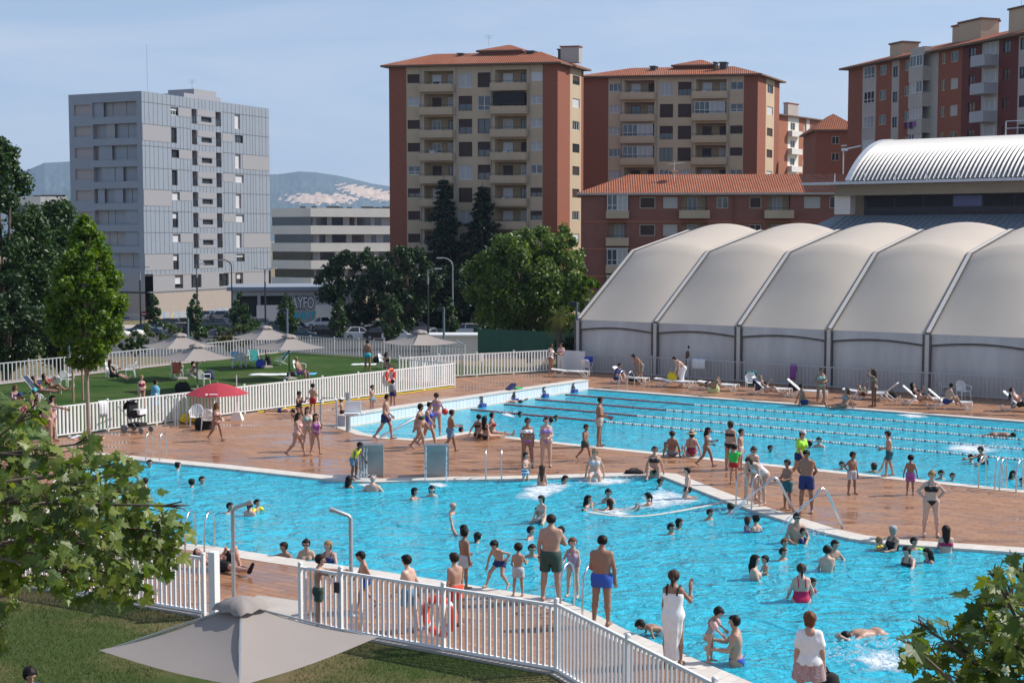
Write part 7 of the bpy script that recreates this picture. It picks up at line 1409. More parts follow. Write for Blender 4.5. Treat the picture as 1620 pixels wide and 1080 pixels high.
            q.build('dress_strap', cloth('black'), t)
        elif kind == 'skirt': mk('shorts', lambda p: np.maximum(np.minimum.reduce([cone(p, pel+np.array((s*.03*B, 0, .02)), pel+np.array((s*.055*B, 0, -.2*B)), .10*B, .115*B) for s in (1, -1)])+.006*np.sin(np.arctan2(p[:, 1], p[:, 0])*9), np.maximum(pl(p)[:, 2]-.0, -.17-pl(p)[:, 2])*B), pel-.33*B, pel+.2*B, m_)
        elif kind == 'towel': mk('towel', lambda p: np.maximum(smin(tors(p, .04), cone(p, up((0, 0, .25)), pel+np.array((0, 0, -.28*B)), .10*B, .15*B), .06*B)-.01+.008*np.sin(p[:, 0]*40)*np.sin(p[:, 2]*9), np.maximum(cl(p)[:, 2]-.33, -.33-pl(p)[:, 2])*B), pel-.45*B, up((0, 0, .3))+.3*B, m_)
        elif kind == 'headtowel': mk('towel', lambda p: np.maximum(cone(p, up((0, .03, .16)), up((0, .03, .26)), .13*B, .12*B), np.maximum(cl(p)[:, 2]-.33, .07-cl(p)[:, 2])*B), up((0, 0, .2))-.3*B, up((0, 0, .2))+.3*B, m_)
        elif kind in ('glasses', 'goggles'):
            zz_, th_ = (.05, .055) if kind == 'glasses' else (.05 if len(w__) < 3 else .26, .06)
            mk('sunglasses' if kind == 'glasses' else 'goggles', lambda p: np.maximum(smin(cone(p, *hcones[0]), cone(p, *hcones[1]), .05*hh)-.045*hh, np.maximum(np.abs(inv(p)[:, 2]-zz_)-th_, (inv(p)[:, 1]+(.18 if kind == 'glasses' else -9)))*hh), hlo, hhi, m_, min(res, .012))
        elif kind in ('cap', 'swimcap'):
            mk('swim_cap' if kind == 'swimcap' else 'cap', lambda p: np.maximum(skull(p, .09), np.where(inv(p)[:, 1] < 0, .2-inv(p)[:, 2], (.12 if kind == 'cap' else -.1)-inv(p)[:, 2])*hh) if kind == 'swimcap' else np.minimum(np.maximum(skull(p, .10), (.17-inv(p)[:, 2])*hh), np.maximum(cone(p, HP((0, -.2, .19)), HP((0, -.52, .15)), .26*hh, .2*hh), np.abs(inv(p)[:, 2]-.16-.1*(inv(p)[:, 1]+.4))*hh-.035*hh)), hd-.9*hh, hd+.9*hh, m_, min(res, .014))
        elif kind == 'hat':
            q = MB(); prof_ = [(.0, .58), (.22, .57), (.34, .48), (.40, .27), (.62, .20), (.80, .14), (.80, .12), (.40, .22)]; n = 20; vs = []
            for r_, z_ in prof_: vs += X([HP((r_*cos(2*pi*k/n), r_*sin(2*pi*k/n)+.03, z_)) for k in range(n)]).tolist()
            q.add(vs, [(i*n+k, i*n+(k+1) % n, (i+1)*n+(k+1) % n, (i+1)*n+k) for i in range(len(prof_)-1) for k in range(n)], 0, True); q.build('hat', m_, t)
        elif kind == 'armbands':
            for i in (0, 1): mk('arm_float', lambda p, i=i: cone(p, sh[i]*.65+P['el%d' % i]*.35, sh[i]*.25+P['el%d' % i]*.75, .06, .06), sh[i]-.3, sh[i]+.3, m_, .014)
        elif kind == 'watch': mk('watch', lambda p: np.maximum(cone(p, P['wr0'], P['wr0']-P['f0']*.03, .026*B, .028*B), np.abs((p-P['wr0'])@P['f0']+.012)-.014), P['wr0']-.08, P['wr0']+.08, m_, .012)
        elif kind == 'shoes':
            for f__ in feet: mk('shoe', lambda p: cone(p, *f__)-.008, np.minimum(f__[0], f__[1])-.06, np.maximum(f__[0], f__[1])+.06, m_, min(res, .016))
        elif kind == 'bag':
            pass
    t['_w'] = 0; del t['_w']
    wp = {k: (t.matrix_basis @ Vector(X([v])[0])) for k, v in P.items() if k[0] in 'we'}; NP[0] += 1
    return t, wp
# ------------------------------------------------------------------ the bathers
P = person; K = lambda **k: k
T = lambda c, f=.6: ('trunks', c, f)
BK = lambda c: (('top', c), ('bottom', c))
A_ = []
def Q(*a, **k): A_.append((a, k)); return P(*a, **k)
# middle deck, left
Q('girl in a pale pink swimsuit walking right on the deck', 470, 722, 1.58, 'walk', 80, 'long', 'b', 'm', 'f', (('onepiece', 'pink'),), la=(0, 10, 40, -30))
Q('girl in a green bikini with a hand at her face, behind two friends', 487, 713, 1.56, 'face', 25, 'long', 'b', 'l', 'f', BK('mint'))
Q('girl in a purple swimsuit laughing with a hand at her mouth', 500, 720, 1.45, 'face', 30, 'long', 'b', 'm', 'f', (('onepiece', 'purple'),), ll=(14, 3, 6), rl=(-10, 3, -22))
Q('boy in red trunks facing the fence, one arm up', 496, 657, 1.38, 'shade', 160, 'short', 'k', 'm', 'm', (T('red'),))
Q('person in a black swimsuit kneeling with hands raised to the face', 467, 660, 1.45, 'kneel', 60, 'bun', 'k', 't', 'f', (('onepiece', 'black'),))
Q('child lying face down on the deck by the fence in dark trunks', 444, 655, 1.3, 'prone', 90, 'short', 'k', 'm', 'm', (T('navy', .4),))
Q('small boy in a white cap holding the hoop rail by the pool lift', 540, 672, 1.12, 'reach', -100, 'short', 'b', 'm', 'm', (('cap', 'white'), T('black', .4)), la=(60, 20, 70, 10))
Q('small child in blue trunks standing on the white end wall by the fence', 590, 653, 1.22, 'stand', 60, 'short', 'b', 'm', 'm', (T('ltblue', .35),))
Q('child with a grey towel round the shoulders below the far lifebuoy', 622, 645, 1.28, 'stand', 170, 'short', 'k', 'm', 'm', (('headtowel', 'grey'), T('navy', .4)))
Q('bearded man in navy trunks striding right along the deck', 609, 695, 1.74, 'walk', 84, 'short', 'k', 'm', 'm', (T('navy', .62),), la=(4, 8, 50, -14), ra=(-6, 8, 40, -10), ll=(24, 3, 6), rl=(-20, 3, -36))
Q('woman with curly dark hair in a grey top and black bikini bottom walking', 664, 711, 1.68, 'walk2', 75, 'curly', 'k', 'm', 'f', (('top', 'dkgreen'), ('bottom', 'black')), fat=.12)
Q('woman in a blue swimsuit walking beside the curly-haired woman', 677, 706, 1.66, 'walk', 72, 'bun', 'k', 'm', 'f', (('onepiece', 'royal'),))
tb = Q('woman seen from behind on the pool steps holding a red ball', 691, 689, 1.66, 'hold', 178, 'bun', 'n', 'm', 'f', BK('lilac'), la=(10, 24, 60, -8), ra=(10, 24, 60, -8))
Q('thin boy in blue-grey trunks walking away to the right', 712, 715, 1.55, 'walk', 110, 'short', 'b', 't', 'm', (T('denim', .75),), la=(20, 8, 90, -20), ra=(20, 8, 90, -20))
Q('left woman of the three sitting by the lap pool, seen from behind', 757, 693, 1.62, 'sitfloor', 165, 'bun', 'k', 't', 'f', BK('black'), lean=4); Q('middle long-haired woman of the three sitting by the lap pool', 770, 695, 1.62, 'sitfloor', 140, 'long', 'k', 'm', 'f', BK('black')); Q('woman facing her two friends with legs stretched on the pool edge', 779, 690, 1.62, 'sitfloor', 95, 'short', 'k', 'm', 'f', BK('red'), lean=-4)
Q('woman in a white off-shoulder top and purple bikini bottom, sunglasses', 835, 740, 1.66, 'back', 8, 'bun', 'k', 't', 'f', (('bandeau', 'white'), ('bottom', 'purple'), ('glasses', 'black')), la=(0, 16, 6, -4), ra=(-6, 18, 10, -22))
Q('woman in a lilac bikini with her hands together', 864, 739, 1.66, 'front', 5, 'bun', 'k', 'l', 'f', BK('lilac'), fat=.1)
Q('boy in dark trunks walking right between the pools', 925, 728, 1.28, 'walk', 50, 'short', 'k', 't', 'm', (T('dkgreen', .6),))
m_, wp = Q('man in beige trunks on the lap pool edge holding blue goggles out', 951, 706, 1.80, 'hold', 78, 'short', 'k', 't', 'm', (T('beige', .5),), la=(15, 6, 72, 0), ra=(15, 6, 75, 4))
Q('woman in sunglasses and a grey bikini sitting on the leisure pool edge', 941, 755, 1.66, 'sitedge', -5, 'bob', 'o', 'l', 'f', BK('ltgrey')+(('glasses', 'black'),), z=.02)
Q('small boy in blue and white striped trunks standing on the ledge', 832, 775, 1.2, 'face', 60, 'short', 'b', 'l', 'm', (T('stripes', .6),), z=-.35)
Q('small girl with wet brown hair standing in the froth, back turned', 858, 768, 1.2, 'stand', 170, 'long', 'n', 'm', 'f', (), sub=.55)
Q('girl with a wet dark ponytail up to her shoulders at the pool back edge', 892, 766, 1.4, 'lean', 60, 'pony', 'k', 'm', 'f', (), sub=1.12)
Q('girl swimming face down in the froth by the bathing ledge', 862, 775, 1.4, 'crawl', 90, 'long', 'k', 'm', 'f', (('onepiece', 'black'),), z=-.6)
Q('woman in a dark bikini and sunglasses sitting with knees raised', 1035, 752, 1.66, 'sitknee', -8, 'bun', 'k', 'm', 'f', BK('black')+(('glasses', 'black'),), z=.012)
Q('woman seen from behind leaning on one hand by the lap pool', 1064, 721, 1.62, 'sitfloor', 165, 'bun', 'n', 't', 'f', (('bottom', 'grey'),)); Q('child peeping over the leaning woman from the water', 1054, 714, 1.2, 'lean', 0, 'long', 'b', 'l', 'f', (), sub=.85)
Q('woman in a straw hat and maroon swimsuit sitting with her back turned', 1094, 722, 1.62, 'sitfloor', 178, 'bob', 'n', 'm', 'f', (('onepiece', 'maroon', .12), ('hat', 'straw')), lean=-6, fat=.08)
Q('girl in a white bikini walking right by the seated women', 1117, 738, 1.36, 'walk', 60, 'long', 'k', 't', 'f', BK('ltgrey'), la=(20, 20, 110, -10), ra=(10, 10, 80, -30))
Q('woman in a black bikini seen from behind beside two boys', 1156, 743, 1.62, 'stand', 150, 'bob', 'n', 'm', 'f', BK('black'), la=(20, 12, 60, -20)); Q('boy in a bright green shirt and red trunks with goggles, back turned', 1161, 765, 1.25, 'point', 165, 'short', 'k', 'm', 'm', (('tee', 'green'), T('red', .4), ('goggles', 'black', 1)), ra=(75, 20, 80, 0)); Q('bare-chested boy beside the boy in green', 1173, 742, 1.34, 'stand', 60, 'short', 'b', 'm', 'm', (T('ltgrey', .6),))
Q('woman in a black bikini and sunglasses bending forward', 1188, 790, 1.66, 'bend2', 5, 'bun', 'n', 'l', 'f', BK('black')+(('glasses', 'black'),)); Q('woman in a white swimsuit bending over the pool ladder', 1202, 799, 1.66, 'bend', -65, 'bob', 'n', 'l', 'f', (('onepiece', 'white', .2),))
Q('woman in a neon yellow shirt, cap and sunglasses walking', 1266, 762, 1.68, 'walk', 30, 'pony', 'k', 'm', 'f', (('tee', 'lime'), ('cap', 'ltgrey'), ('glasses', 'black'), ('trunks', 'navy', .4), ('shoes', 'black')))
Q('boy in teal shorts fiddling with goggles', 1243, 806, 1.42, 'front', -55, 'short', 'k', 't', 'm', (T('teal', .7), ('brief', 'teal')), la=(20, 8, 85, -10), ra=(20, 8, 85, -10))
Q('man in navy trunks with arms behind his back', 1275, 811, 1.76, 'back', -20, 'short', 'k', 't', 'm', (T('navy', .7),), head=(25, -10))
Q('boy in white shorts with a hand on his hip', 1349, 782, 1.28, 'hips', 20, 'short', 'b', 't', 'm', (T('ltgrey', .75), ('goggles', 'black', 1)), la=(0, 10, 14, 4), head=(0, 40))
Q('teenager in dark teal shorts stepping onto the lap pool edge', 1404, 754, 1.46, 'walk', -100, 'short', 'k', 'm', 'm', (T('teal', .7), ('swimcap', 'black')), la=(10, 6, 90, -30), ra=(10, 6, 80, -30), ll=(14, 3, 2), rl=(-8, 3, -14))
Q('boy in purple shorts facing the lap pool', 1440, 782, 1.2, 'stand', 160, 'short', 'k', 't', 'm', (T('purple', .75),), la=(0, 20, 14, 10), ra=(0, 20, 14, 10))
Q('woman in a black bikini with hands on her hips at the coping', 1473, 849, 1.70, 'hips', -8, 'bun', 'o', 'l', 'f', BK('black'), head=(18, -8))
# lap pool swimmers
for a in (('swimmer with dark hair beside the red floats', 823, 658, 'k', 60), ('left head of two close together at the second rope', 872, 668, 'k', 160), ('right head of two close together at the second rope', 880, 664, 'b', 20), ('man in dark goggles at the wall below number six', 898, 619, 'k', 0), ('dark wet head behind the thin boy', 730, 684, 'k', 90), ('swimmer head low in the water behind the boys', 1219, 713, 'k', 30), ('dark head beside the neon-shirted woman', 1281, 706, 'k', 170)):
    Q('bather in the lap pool, '+a[0], a[1], a[2]+2, 1.62, 'wide', a[4], 'short', a[3], 't', 'm', (), sub=1.40)
Q('young man up to his chest in the lap pool facing the neon-shirted woman', 1296, 707, 1.72, 'lean', -30, 'short', 'k', 'l', 'm', (), sub=1.36)
Q('boy resting his arm on the lap pool edge behind the boy in white shorts', 1332, 742, 1.4, 'lean', -20, 'short', 'k', 'm', 'm', (), sub=1.14, ra=(60, 60, 70, 60)); Q('swimmer reaching an arm up at the lap pool edge', 1382, 747, 1.6, 'lean', 150, 'bob', 'n', 'm', 'm', (), sub=1.3, ra=(150, 20, 165, 10))
Q('teenager chest-deep by the lap pool edge near the right ladder', 1488, 757, 1.5, 'lean', 0, 'short', 'k', 'm', 'm', (), sub=1.22); Q('small child with red arm floats by the lap pool edge', 1507, 760, 1.15, 'wide', 0, 'short', 'k', 'm', 'm', (('armbands', 'red'),), sub=.92)
Q('girl in the lap pool next to the adult lifting an arm', 1536, 731, 1.5, 'lean', 160, 'bun', 'k', 'm', 'f', (), sub=1.24); Q('adult in a dark top stretching an arm over the water', 1556, 733, 1.68, 'reach', -70, 'short', 'b', 'm', 'f', (('onepiece', 'black'),), sub=1.08, ra=(90, 10, 100, 4), lean=16); Q('crawl swimmer with an arm over the water at the lane rope', 1572, 712, 1.75, 'crawl', 80, 'short', 'k', 't', 'm', (('goggles', 'black', 1),), z=-.62, la=(165, 30, 120, 10))
Q('long-haired woman in the lap pool between the right ladders', 1601, 757, 1.62, 'lean', 20, 'long', 'k', 'm', 'f', (), sub=1.36); Q('boy at the right edge of the lap pool by the ladder', 1618, 768, 1.4, 'lean', -40, 'short', 'k', 'm', 'm', (), sub=1.15)
Q('swimmer doing crawl along the far edge of the lap pool', 1436, 656, 1.75, 'crawl', 118, 'short', 'k', 'r', 'm', (), z=-.62); Q('swimmer splashing beside the red floats', 800, 656, 1.7, 'crawl', 95, 'short', 'k', 'm', 'm', (), z=-.64)
# by the marquee
Q('woman in a white swimsuit with an arm raised by the palm', 873, 591, 1.68, 'point', 70, 'bun', 'n', 't', 'f', (('onepiece', 'white'),), ra=(20, 40, 40, -40)); Q('woman in a pink shirt and white trousers talking by the palm', 887, 589, 1.68, 'hold', -30, 'bob', 'k', 'm', 'f', (('tee', 'pink'), ('pants', 'white')))
Q('person in dark clothes sitting on the lounger behind the ladder', 976, 602, 1.66, 'sithug', 40, 'short', 'k', 'm', 'm', (('tee', 'navy'), T('navy', .9)), z=.36); Q('tanned man in khaki shorts bending over the loungers', 1011, 606, 1.72, 'bend2', -60, 'bob', 'k', 't', 'm', (T('khaki', .85),), lean=48)
Q('man in white trousers bending over the yellow bag', 1077, 611, 1.74, 'bend', -75, 'short', 'k', 'l', 'm', (('pants', 'white'),), lean=52); Q('bare-chested man in white trousers standing at the railing', 1091, 598, 1.76, 'stand', 30, 'short', 'k', 'd', 'm', (('pants', 'white'),), head=(0, 30))
Q('woman sunbathing with bent knees on the flat lounger', 1128, 614, 1.64, 'lie', 56, 'bob', 'o', 't', 'f', BK('black'), z=.36, ll=(62, 4, -64), rl=(50, 8, -52)); Q('woman reclining and reading on the raised lounger', 1214, 621, 1.64, 'recline', 62, 'bob', 'o', 'm', 'f', BK('black'), z=.33)
Q('woman in a mint bikini standing over the sitting pair, hand on hip', 1299, 640, 1.68, 'hips', 0, 'bun', 'n', 't', 'f', BK('mint'), la=(10, 20, 80, -40)); Q('man in striped trunks sitting on the far pool edge leaning on his hand', 1271, 640, 1.7, 'sitfloor', 88, 'short', 'k', 't', 'm', (T('navy', .5),), lean=-14); Q('woman in a grey bikini sitting on the far pool edge leaning back', 1336, 645, 1.6, 'sitfloor', -80, 'long', 'n', 't', 'f', BK('grey'))
Q('woman standing with both arms raised to her hair at the far edge', 1380, 643, 1.68, 'armsup', -120, 'long', 'n', 'd', 'f', BK('khaki')); Q('man lying on his side on the lounger left of the standing woman', 1364, 626, 1.72, 'lieside', -130, 'short', 'n', 't', 'm', (T('dkgreen', .6),), z=.36)
Q('dark-haired woman reclining on a lounger, legs towards the railing', 1456, 634, 1.62, 'recline', 62, 'long', 'k', 'm', 'f', BK('black'), z=.33); Q('bare-backed man sitting up on a raised lounger', 1498, 640, 1.72, 'sithug', 100, 'short', 'k', 'm', 'm', (T('navy', .5),), z=.36); Q('reddish sunbather reclining at the right edge of the picture', 1614, 644, 1.68, 'recline', 62, 'short', 'b', 'r', 'm', (T('black', .5),), z=.33)
# lawn
Q('woman in black reading in a plastic chair with her feet up', 178, 597, 1.66, 'sit', 95, 'long', 'n', 'm', 'f', (('vest', 'black'), T('black', .9), ('glasses', 'black')), z=.44, ll=(86, 4, 70), rl=(84, 4, 66), lean=-12, la=(20, 14, 95, -10)); Q('girl in a bikini standing on the lawn by the fence', 225, 646, 1.5, 'front', 40, 'bun', 'o', 'l', 'f', BK('maroon')); Q('child wrapped in a light blue towel on the lawn', 248, 652, 1.4, 'stand', 120, 'bun', 'k', 'm', 'f', (('towel', 'ltblue'),))
Q('woman in a dark hat sunbathing with legs stretched on the grass', 308, 594, 1.64, 'sitfloor', 88, 'long', 'k', 't', 'f', BK('black')+(('hat', 'black'),), lean=-8); Q('tanned man in purple trunks relaxing in a plastic chair', 474, 593, 1.74, 'sit', 68, 'short', 'o', 't', 'm', (T('purple', .6),), z=.44, lean=-22, la=(10, 24, 60, -30)); Q('man in turquoise trunks seen from behind holding a green towel', 582, 587, 1.78, 'stand', 178, 'short', 'k', 't', 'm', (T('cyan', .4),)); Q('long-haired woman sitting in a chair near the lawn gate', 611, 583, 1.62, 'sit', 60, 'long', 'b', 'm', 'f', BK('black'), z=.44)
Q('sunbather with legs out in the dark beach chair under the trees', 66, 622, 1.66, 'recline', 92, 'bun', 'b', 't', 'f', BK('navy'), z=.3, ll=(88, 4, 86), rl=(86, 4, 84)); Q('woman lying back behind the dark beach chair', 82, 617, 1.62, 'recline', 95, 'long', 'k', 't', 'f', BK('red'), z=.3); Q('person in a turquoise cap sitting among the group under the trees', 54, 645, 1.6, 'sithug', 30, 'bob', 'b', 't', 'f', (('cap', 'cyan'), ('vest', 'black')), z=.3); Q('long-haired woman sitting at the left edge under the trees', 20, 640, 1.62, 'sithug', 60, 'long', 'r', 'm', 'f', BK('navy'), z=.3); Q('man with a dark cap and crossed arms in the group under the trees', 28, 655, 1.7, 'sithug', 50, 'short', 'k', 't', 'm', (('cap', 'navy'), T('maroon', .7)), z=.3); Q('small child in a pink swimsuit standing with the group under the trees', 38, 672, 1.15, 'shade', 60, 'bun', 'n', 'm', 'f', (('onepiece', 'hotpink'),)); Q('dark-haired girl with her hair over her face near the gap in the fence', 62, 674, 1.3, 'sithug', 80, 'long', 'k', 't', 'f', (('onepiece', 'black'),), z=.2)
Q('woman with long black hair and a black bikini, back turned, at the fence gap', 77, 703, 1.68, 'stand', 175, 'long', 'k', 'm', 'f', (('bottom', 'black'),)); Q('woman pointing right beside the long-haired woman at the fence gap', 86, 698, 1.72, 'point', 80, 'long', 'k', 'm', 'f', BK('mauve'), la=(60, 10, 82, 0)); Q('girl with long hair walking alone in front of the red parasol', 342, 697, 1.48, 'walk', 50, 'long', 'r', 't', 'f', BK('pink'), la=(10, 10, 90, -34), ra=(10, 10, 80, -34))
# leisure pool
for a in (('far left head by the corner ladder', 237, 738, 'k', 'm', 30, 'short'), ('woman with a bun swimming from the corner ladder', 282, 742, 'k', 'l', 120, 'bun'), ('dark-haired woman of the pair left of the fountains', 304, 769, 'k', 'm', 150, 'bun'), ('fair-skinned man of the pair left of the fountains', 320, 765, 'b', 'r', 40, 'short'), ('head half seen behind the maple leaves', 178, 749, 'b', 'm', 0, 'short')):
    Q('bather in the leisure pool, '+a[0], a[1], a[2]+1, 1.66, 'wide', a[5], a[6], a[3], a[4], 'f' if a[6] == 'bun' else 'm', (), sub=1.44)
Q('woman seen through the maple leaves with bare back', 205, 782, 1.66, 'lean', 170, 'bun', 'b', 'l', 'f', (), sub=1.3); Q('bather beside the woman seen through the maple leaves', 228, 775, 1.66, 'lean', 150, 'short', 'b', 'm', 'm', (), sub=1.3)
Q('dark-haired boy swimming beside the girl with the yellow float', 364, 811, 1.4, 'wide', 60, 'short', 'k', 'm', 'm', (), sub=1.13); Q('girl with light brown hair carrying a child with a yellow float', 397, 815, 1.6, 'hold', 160, 'pony', 'n', 'l', 'f', (), sub=1.2); Q('small child in a black and yellow float on the girl\'s arm', 407, 809, 1.0, 'wide', 60, 'short', 'k', 'm', 'm', (('armbands', 'yellow'),), sub=.66)
Q('boy in a yellow vest splashing at the left waterfall', 562, 759, 1.28, 'bend2', 60, 'short', 'k', 'd', 'm', (('vest', 'yellow'), T('denim', .7)), la=(60, 10, 70, 0)); Q('long-haired woman in the water below the boy at the waterfall', 551, 771, 1.62, 'lean', 150, 'long', 'k', 'm', 'f', (), sub=1.28); Q('balding man with a bare back before the left waterfall', 590, 776, 1.76, 'hips', 175, 'bald', 'g', 'l', 'm', (), sub=1.3, fat=.12)
Q('girl pointing with both arms right of the left waterfall', 655, 790, 1.5, 'reach', 70, 'bob', 'k', 'm', 'f', BK('pink'), sub=1.16); Q('woman in a diving mask facing the camera', 683, 785, 1.56, 'lean', 5, 'bob', 'k', 'l', 'f', BK('ltblue')+(('goggles', 'ltgrey'),), sub=1.24); Q('bald tanned man swimming right in the open water', 717, 812, 1.74, 'wide', 80, 'none', 'g', 'r', 'm', (), sub=1.46)
Q('man\'s dark head with a hand raised out of the water', 734, 846, 1.7, 'wide', 160, 'short', 'k', 'm', 'm', (), sub=1.46, la=(150, 40, 160, 20)); Q('woman with a white hair tie next to the raised hand', 754, 858, 1.62, 'lean', 150, 'pony', 'k', 'm', 'f', (('goggles', 'white'),), sub=1.38)
Q('girl with a long wet plait riding on another bather', 858, 826, 1.3, 'ride', -40, 'pony', 'k', 'l', 'f', (('bottom', 'ltgrey'),), z=-.05); Q('bather carrying the girl with the plait', 850, 824, 1.62, 'hold', -70, 'short', 'k', 'm', 'f', (), sub=1.25); Q('boy with wet hair swimming behind the men on the edge', 840, 852, 1.45, 'wide', 70, 'short', 'k', 'r', 'm', (), sub=1.15); Q('man submerged to the neck facing the camera beyond the small boy', 841, 880, 1.7, 'lean', 10, 'short', 'b', 'm', 'm', (), sub=1.4); Q('child half hidden behind the man in green trunks', 890, 852, 1.3, 'lean', -60, 'short', 'k', 'm', 'm', (), sub=.98)
Q('long-haired girl chin-deep in the shallow basin', 931, 801, 1.5, 'wide', 70, 'long', 'k', 'm', 'f', (), sub=1.2); Q('woman in a grey swimsuit standing in the shallow basin', 962, 795, 1.62, 'lean', 0, 'bun', 'k', 'm', 'f', (('onepiece', 'grey'),), sub=1.22); Q('child in front of the woman in the grey swimsuit', 965, 806, 1.3, 'wide', 170, 'long', 'b', 'm', 'f', (), sub=1.0); Q('dark head of a swimmer on his back with toes showing', 961, 818, 1.6, 'lie', 95, 'short', 'k', 'm', 'm', (), z=-.27, ll=(6, 6, 4), rl=(4, 6, 4), la=(60, 80, 70, 70))
Q('girl leaping forward in the froth of the shallow basin', 1026, 799, 1.4, 'reach', -110, 'pony', 'k', 'm', 'f', BK('pink'), sub=1.04); Q('boy in a blue shirt in the froth behind the leaping girl', 1042, 773, 1.3, 'lean', 70, 'short', 'b', 'm', 'm', (('tee', 'ltblue'),), sub=.98); Q('boy in black trunks kneeling on the shallow rim looking back', 1097, 791, 1.25, 'kneel', -80, 'short', 'k', 'l', 'm', (T('black', .4),), la=(20, 40, 24, 30), ra=(6, 10, 10, 4), z=-.1)
Q('left head of two swimming together in the middle of the pool', 1062, 845, 1.55, 'wide', 40, 'short', 'k', 'm', 'm', (), sub=1.29); Q('right long-haired head of two swimming together', 1075, 836, 1.55, 'wide', 60, 'bob', 'k', 'm', 'f', (), sub=1.31); Q('boy up to his shoulders left of the pool ladder', 1121, 822, 1.4, 'lean', 40, 'short', 'b', 'm', 'm', (), sub=1.1); Q('boy rubbing his eyes in the water below the ladder', 1156, 812, 1.35, 'face', 150, 'short', 'b', 'm', 'm', (), sub=1.08)
Q('child clinging to a woman below the first water jet', 1184, 841, 1.05, 'hold', 100, 'bob', 'n', 'l', 'f', (('onepiece', 'purple'),), sub=.65); Q('woman holding the clinging child below the first water jet', 1194, 840, 1.64, 'hold', -140, 'bun', 'k', 'l', 'f', BK('navy'), sub=1.22)
Q('woman with long black hair holding a toddler in the water', 1197, 916, 1.66, 'hold', 80, 'long', 'k', 'l', 'f', (), sub=1.12); Q('toddler held by the long-haired woman', 1209, 909, .9, 'hold', -60, 'short', 'k', 'm', 'm', (), sub=.45); Q('boy with wet hair swimming behind the toddler', 1239, 886, 1.4, 'wide', 40, 'short', 'b', 'm', 'm', (), sub=1.12); Q('child\'s head with a pale swimsuit nearer the man in sunglasses', 1241, 868, 1.2, 'wide', 30, 'short', 'r', 'm', 'm', (), sub=.96)
Q('bearded man in sunglasses wading under the second water jet', 1261, 858, 1.78, 'hold', 10, 'short', 'k', 'm', 'm', (('glasses', 'black'), T('green', .5)), sub=1.05, la=(10, 26, 60, -30), ra=(10, 26, 60, -30)); Q('child with dark arm floats before the man in sunglasses', 1270, 858, 1.0, 'hold', 60, 'short', 'k', 'm', 'm', (('armbands', 'navy'),), sub=.62)
Q('bare-backed boy standing waist-deep before another boy', 1308, 902, 1.5, 'hold', 175, 'short', 'k', 'l', 'm', (('brief', 'navy'),), sub=.92); Q('boy behind the bare-backed boy in the water', 1318, 885, 1.5, 'lean', 30, 'short', 'k', 'm', 'm', (), sub=1.02)
Q('woman in a crimson swimsuit wading away with a child', 1267, 949, 1.68, 'hold', 178, 'pony', 'n', 'l', 'f', (('onepiece', 'crimson', .13),), sub=.90, la=(6, 22, 50, 0), ra=(6, 22, 50, 0)); Q('small child with red arm floats beyond the woman in crimson', 1286, 938, .95, 'hold', 60, 'short', 'k', 'm', 'm', (('armbands', 'red'),), sub=.62)
Q('grey-haired woman in a black swimsuit playing with a baby', 1410, 870, 1.6, 'hold', -60, 'bob', 'g', 'm', 'f', (('onepiece', 'black'),), sub=1.0); Q('baby in a red and yellow float held by the grey-haired woman', 1391, 868, .8, 'wide', 60, 'short', 'o', 'l', 'm', (('armbands', 'yellow'),), sub=.5)
Q('woman with wet black hair and outstretched hand in dark swimwear', 1438, 893, 1.62, 'reach', -50, 'pony', 'k', 'l', 'f', (('onepiece', 'black'),), sub=1.16, lean=14); Q('dark-haired boy with a green float behind the wet-haired woman', 1446, 870, 1.3, 'wide', 30, 'short', 'k', 'm', 'm', (('armbands', 'lime'),), sub=1.0); Q('black-haired girl facing left with folded arms in the water', 1470, 889, 1.55, 'lean', -80, 'long', 'k', 'm', 'f', (('onepiece', 'blue'),), sub=1.22)
Q('girl with very long brown hair sitting in the water at the coping', 1496, 872, 1.62, 'hold', 172, 'long', 'b', 'l', 'f', BK('crimson'), sub=.98); Q('swimmer kicking up a splash near the right maple', 1385, 1048, 1.7, 'crawl', -70, 'short', 'k', 'm', 'm', (), z=-.66)
# leaning on the near edge
Q('dark-haired bather hanging on the near edge with arms out', 452, 881, 1.66, 'lean', -40, 'short', 'k', 't', 'm', (), sub=1.3, ra=(70, 60, 80, 60)); Q('woman in sunglasses resting crossed arms on the near edge', 485, 883, 1.68, 'lean', 0, 'bun', 'k', 'm', 'f', (('glasses', 'black'),), sub=1.22); Q('woman with a wet ponytail leaning on the near edge', 521, 888, 1.64, 'lean', -20, 'bob', 'o', 'r', 'f', (('onepiece', 'navy'),), sub=1.14)
Q('man in black shorts reclining on the near deck with a knee raised', 352, 902, 1.76, 'lie', 66, 'short', 'b', 'r', 'm', (T('black', .7), ('shoes', 'black')), ll=(58, 6, -72), rl=(-3, 10, 0), la=(20, 24, 60, -30), lean=14)
Q('boy stretching his arm to the left-turned shower pole', 510, 993, 1.46, 'point', 92, 'short', 'b', 'm', 'm', (T('dkgreen', .6),), la=(84, 4, 86, 0)); Q('boy in blue trunks running behind the foreground fence', 578, 966, 1.28, 'walk', -70, 'short', 'k', 'm', 'm', (T('royal', .4),), head=(18, 0)); Q('skinny boy in grey trunks walking left behind the fence', 645, 1000, 1.50, 'walk2', -120, 'short', 'k', 'l', 'm', (T('denim', .75),), ll=(10, 3, 4), rl=(-8, 3, -14)); Q('boy in orange trunks beside the near lifebuoy', 717, 990, 1.46, 'relax', -140, 'short', 'b', 'm', 'm', (T('orange', .65),))
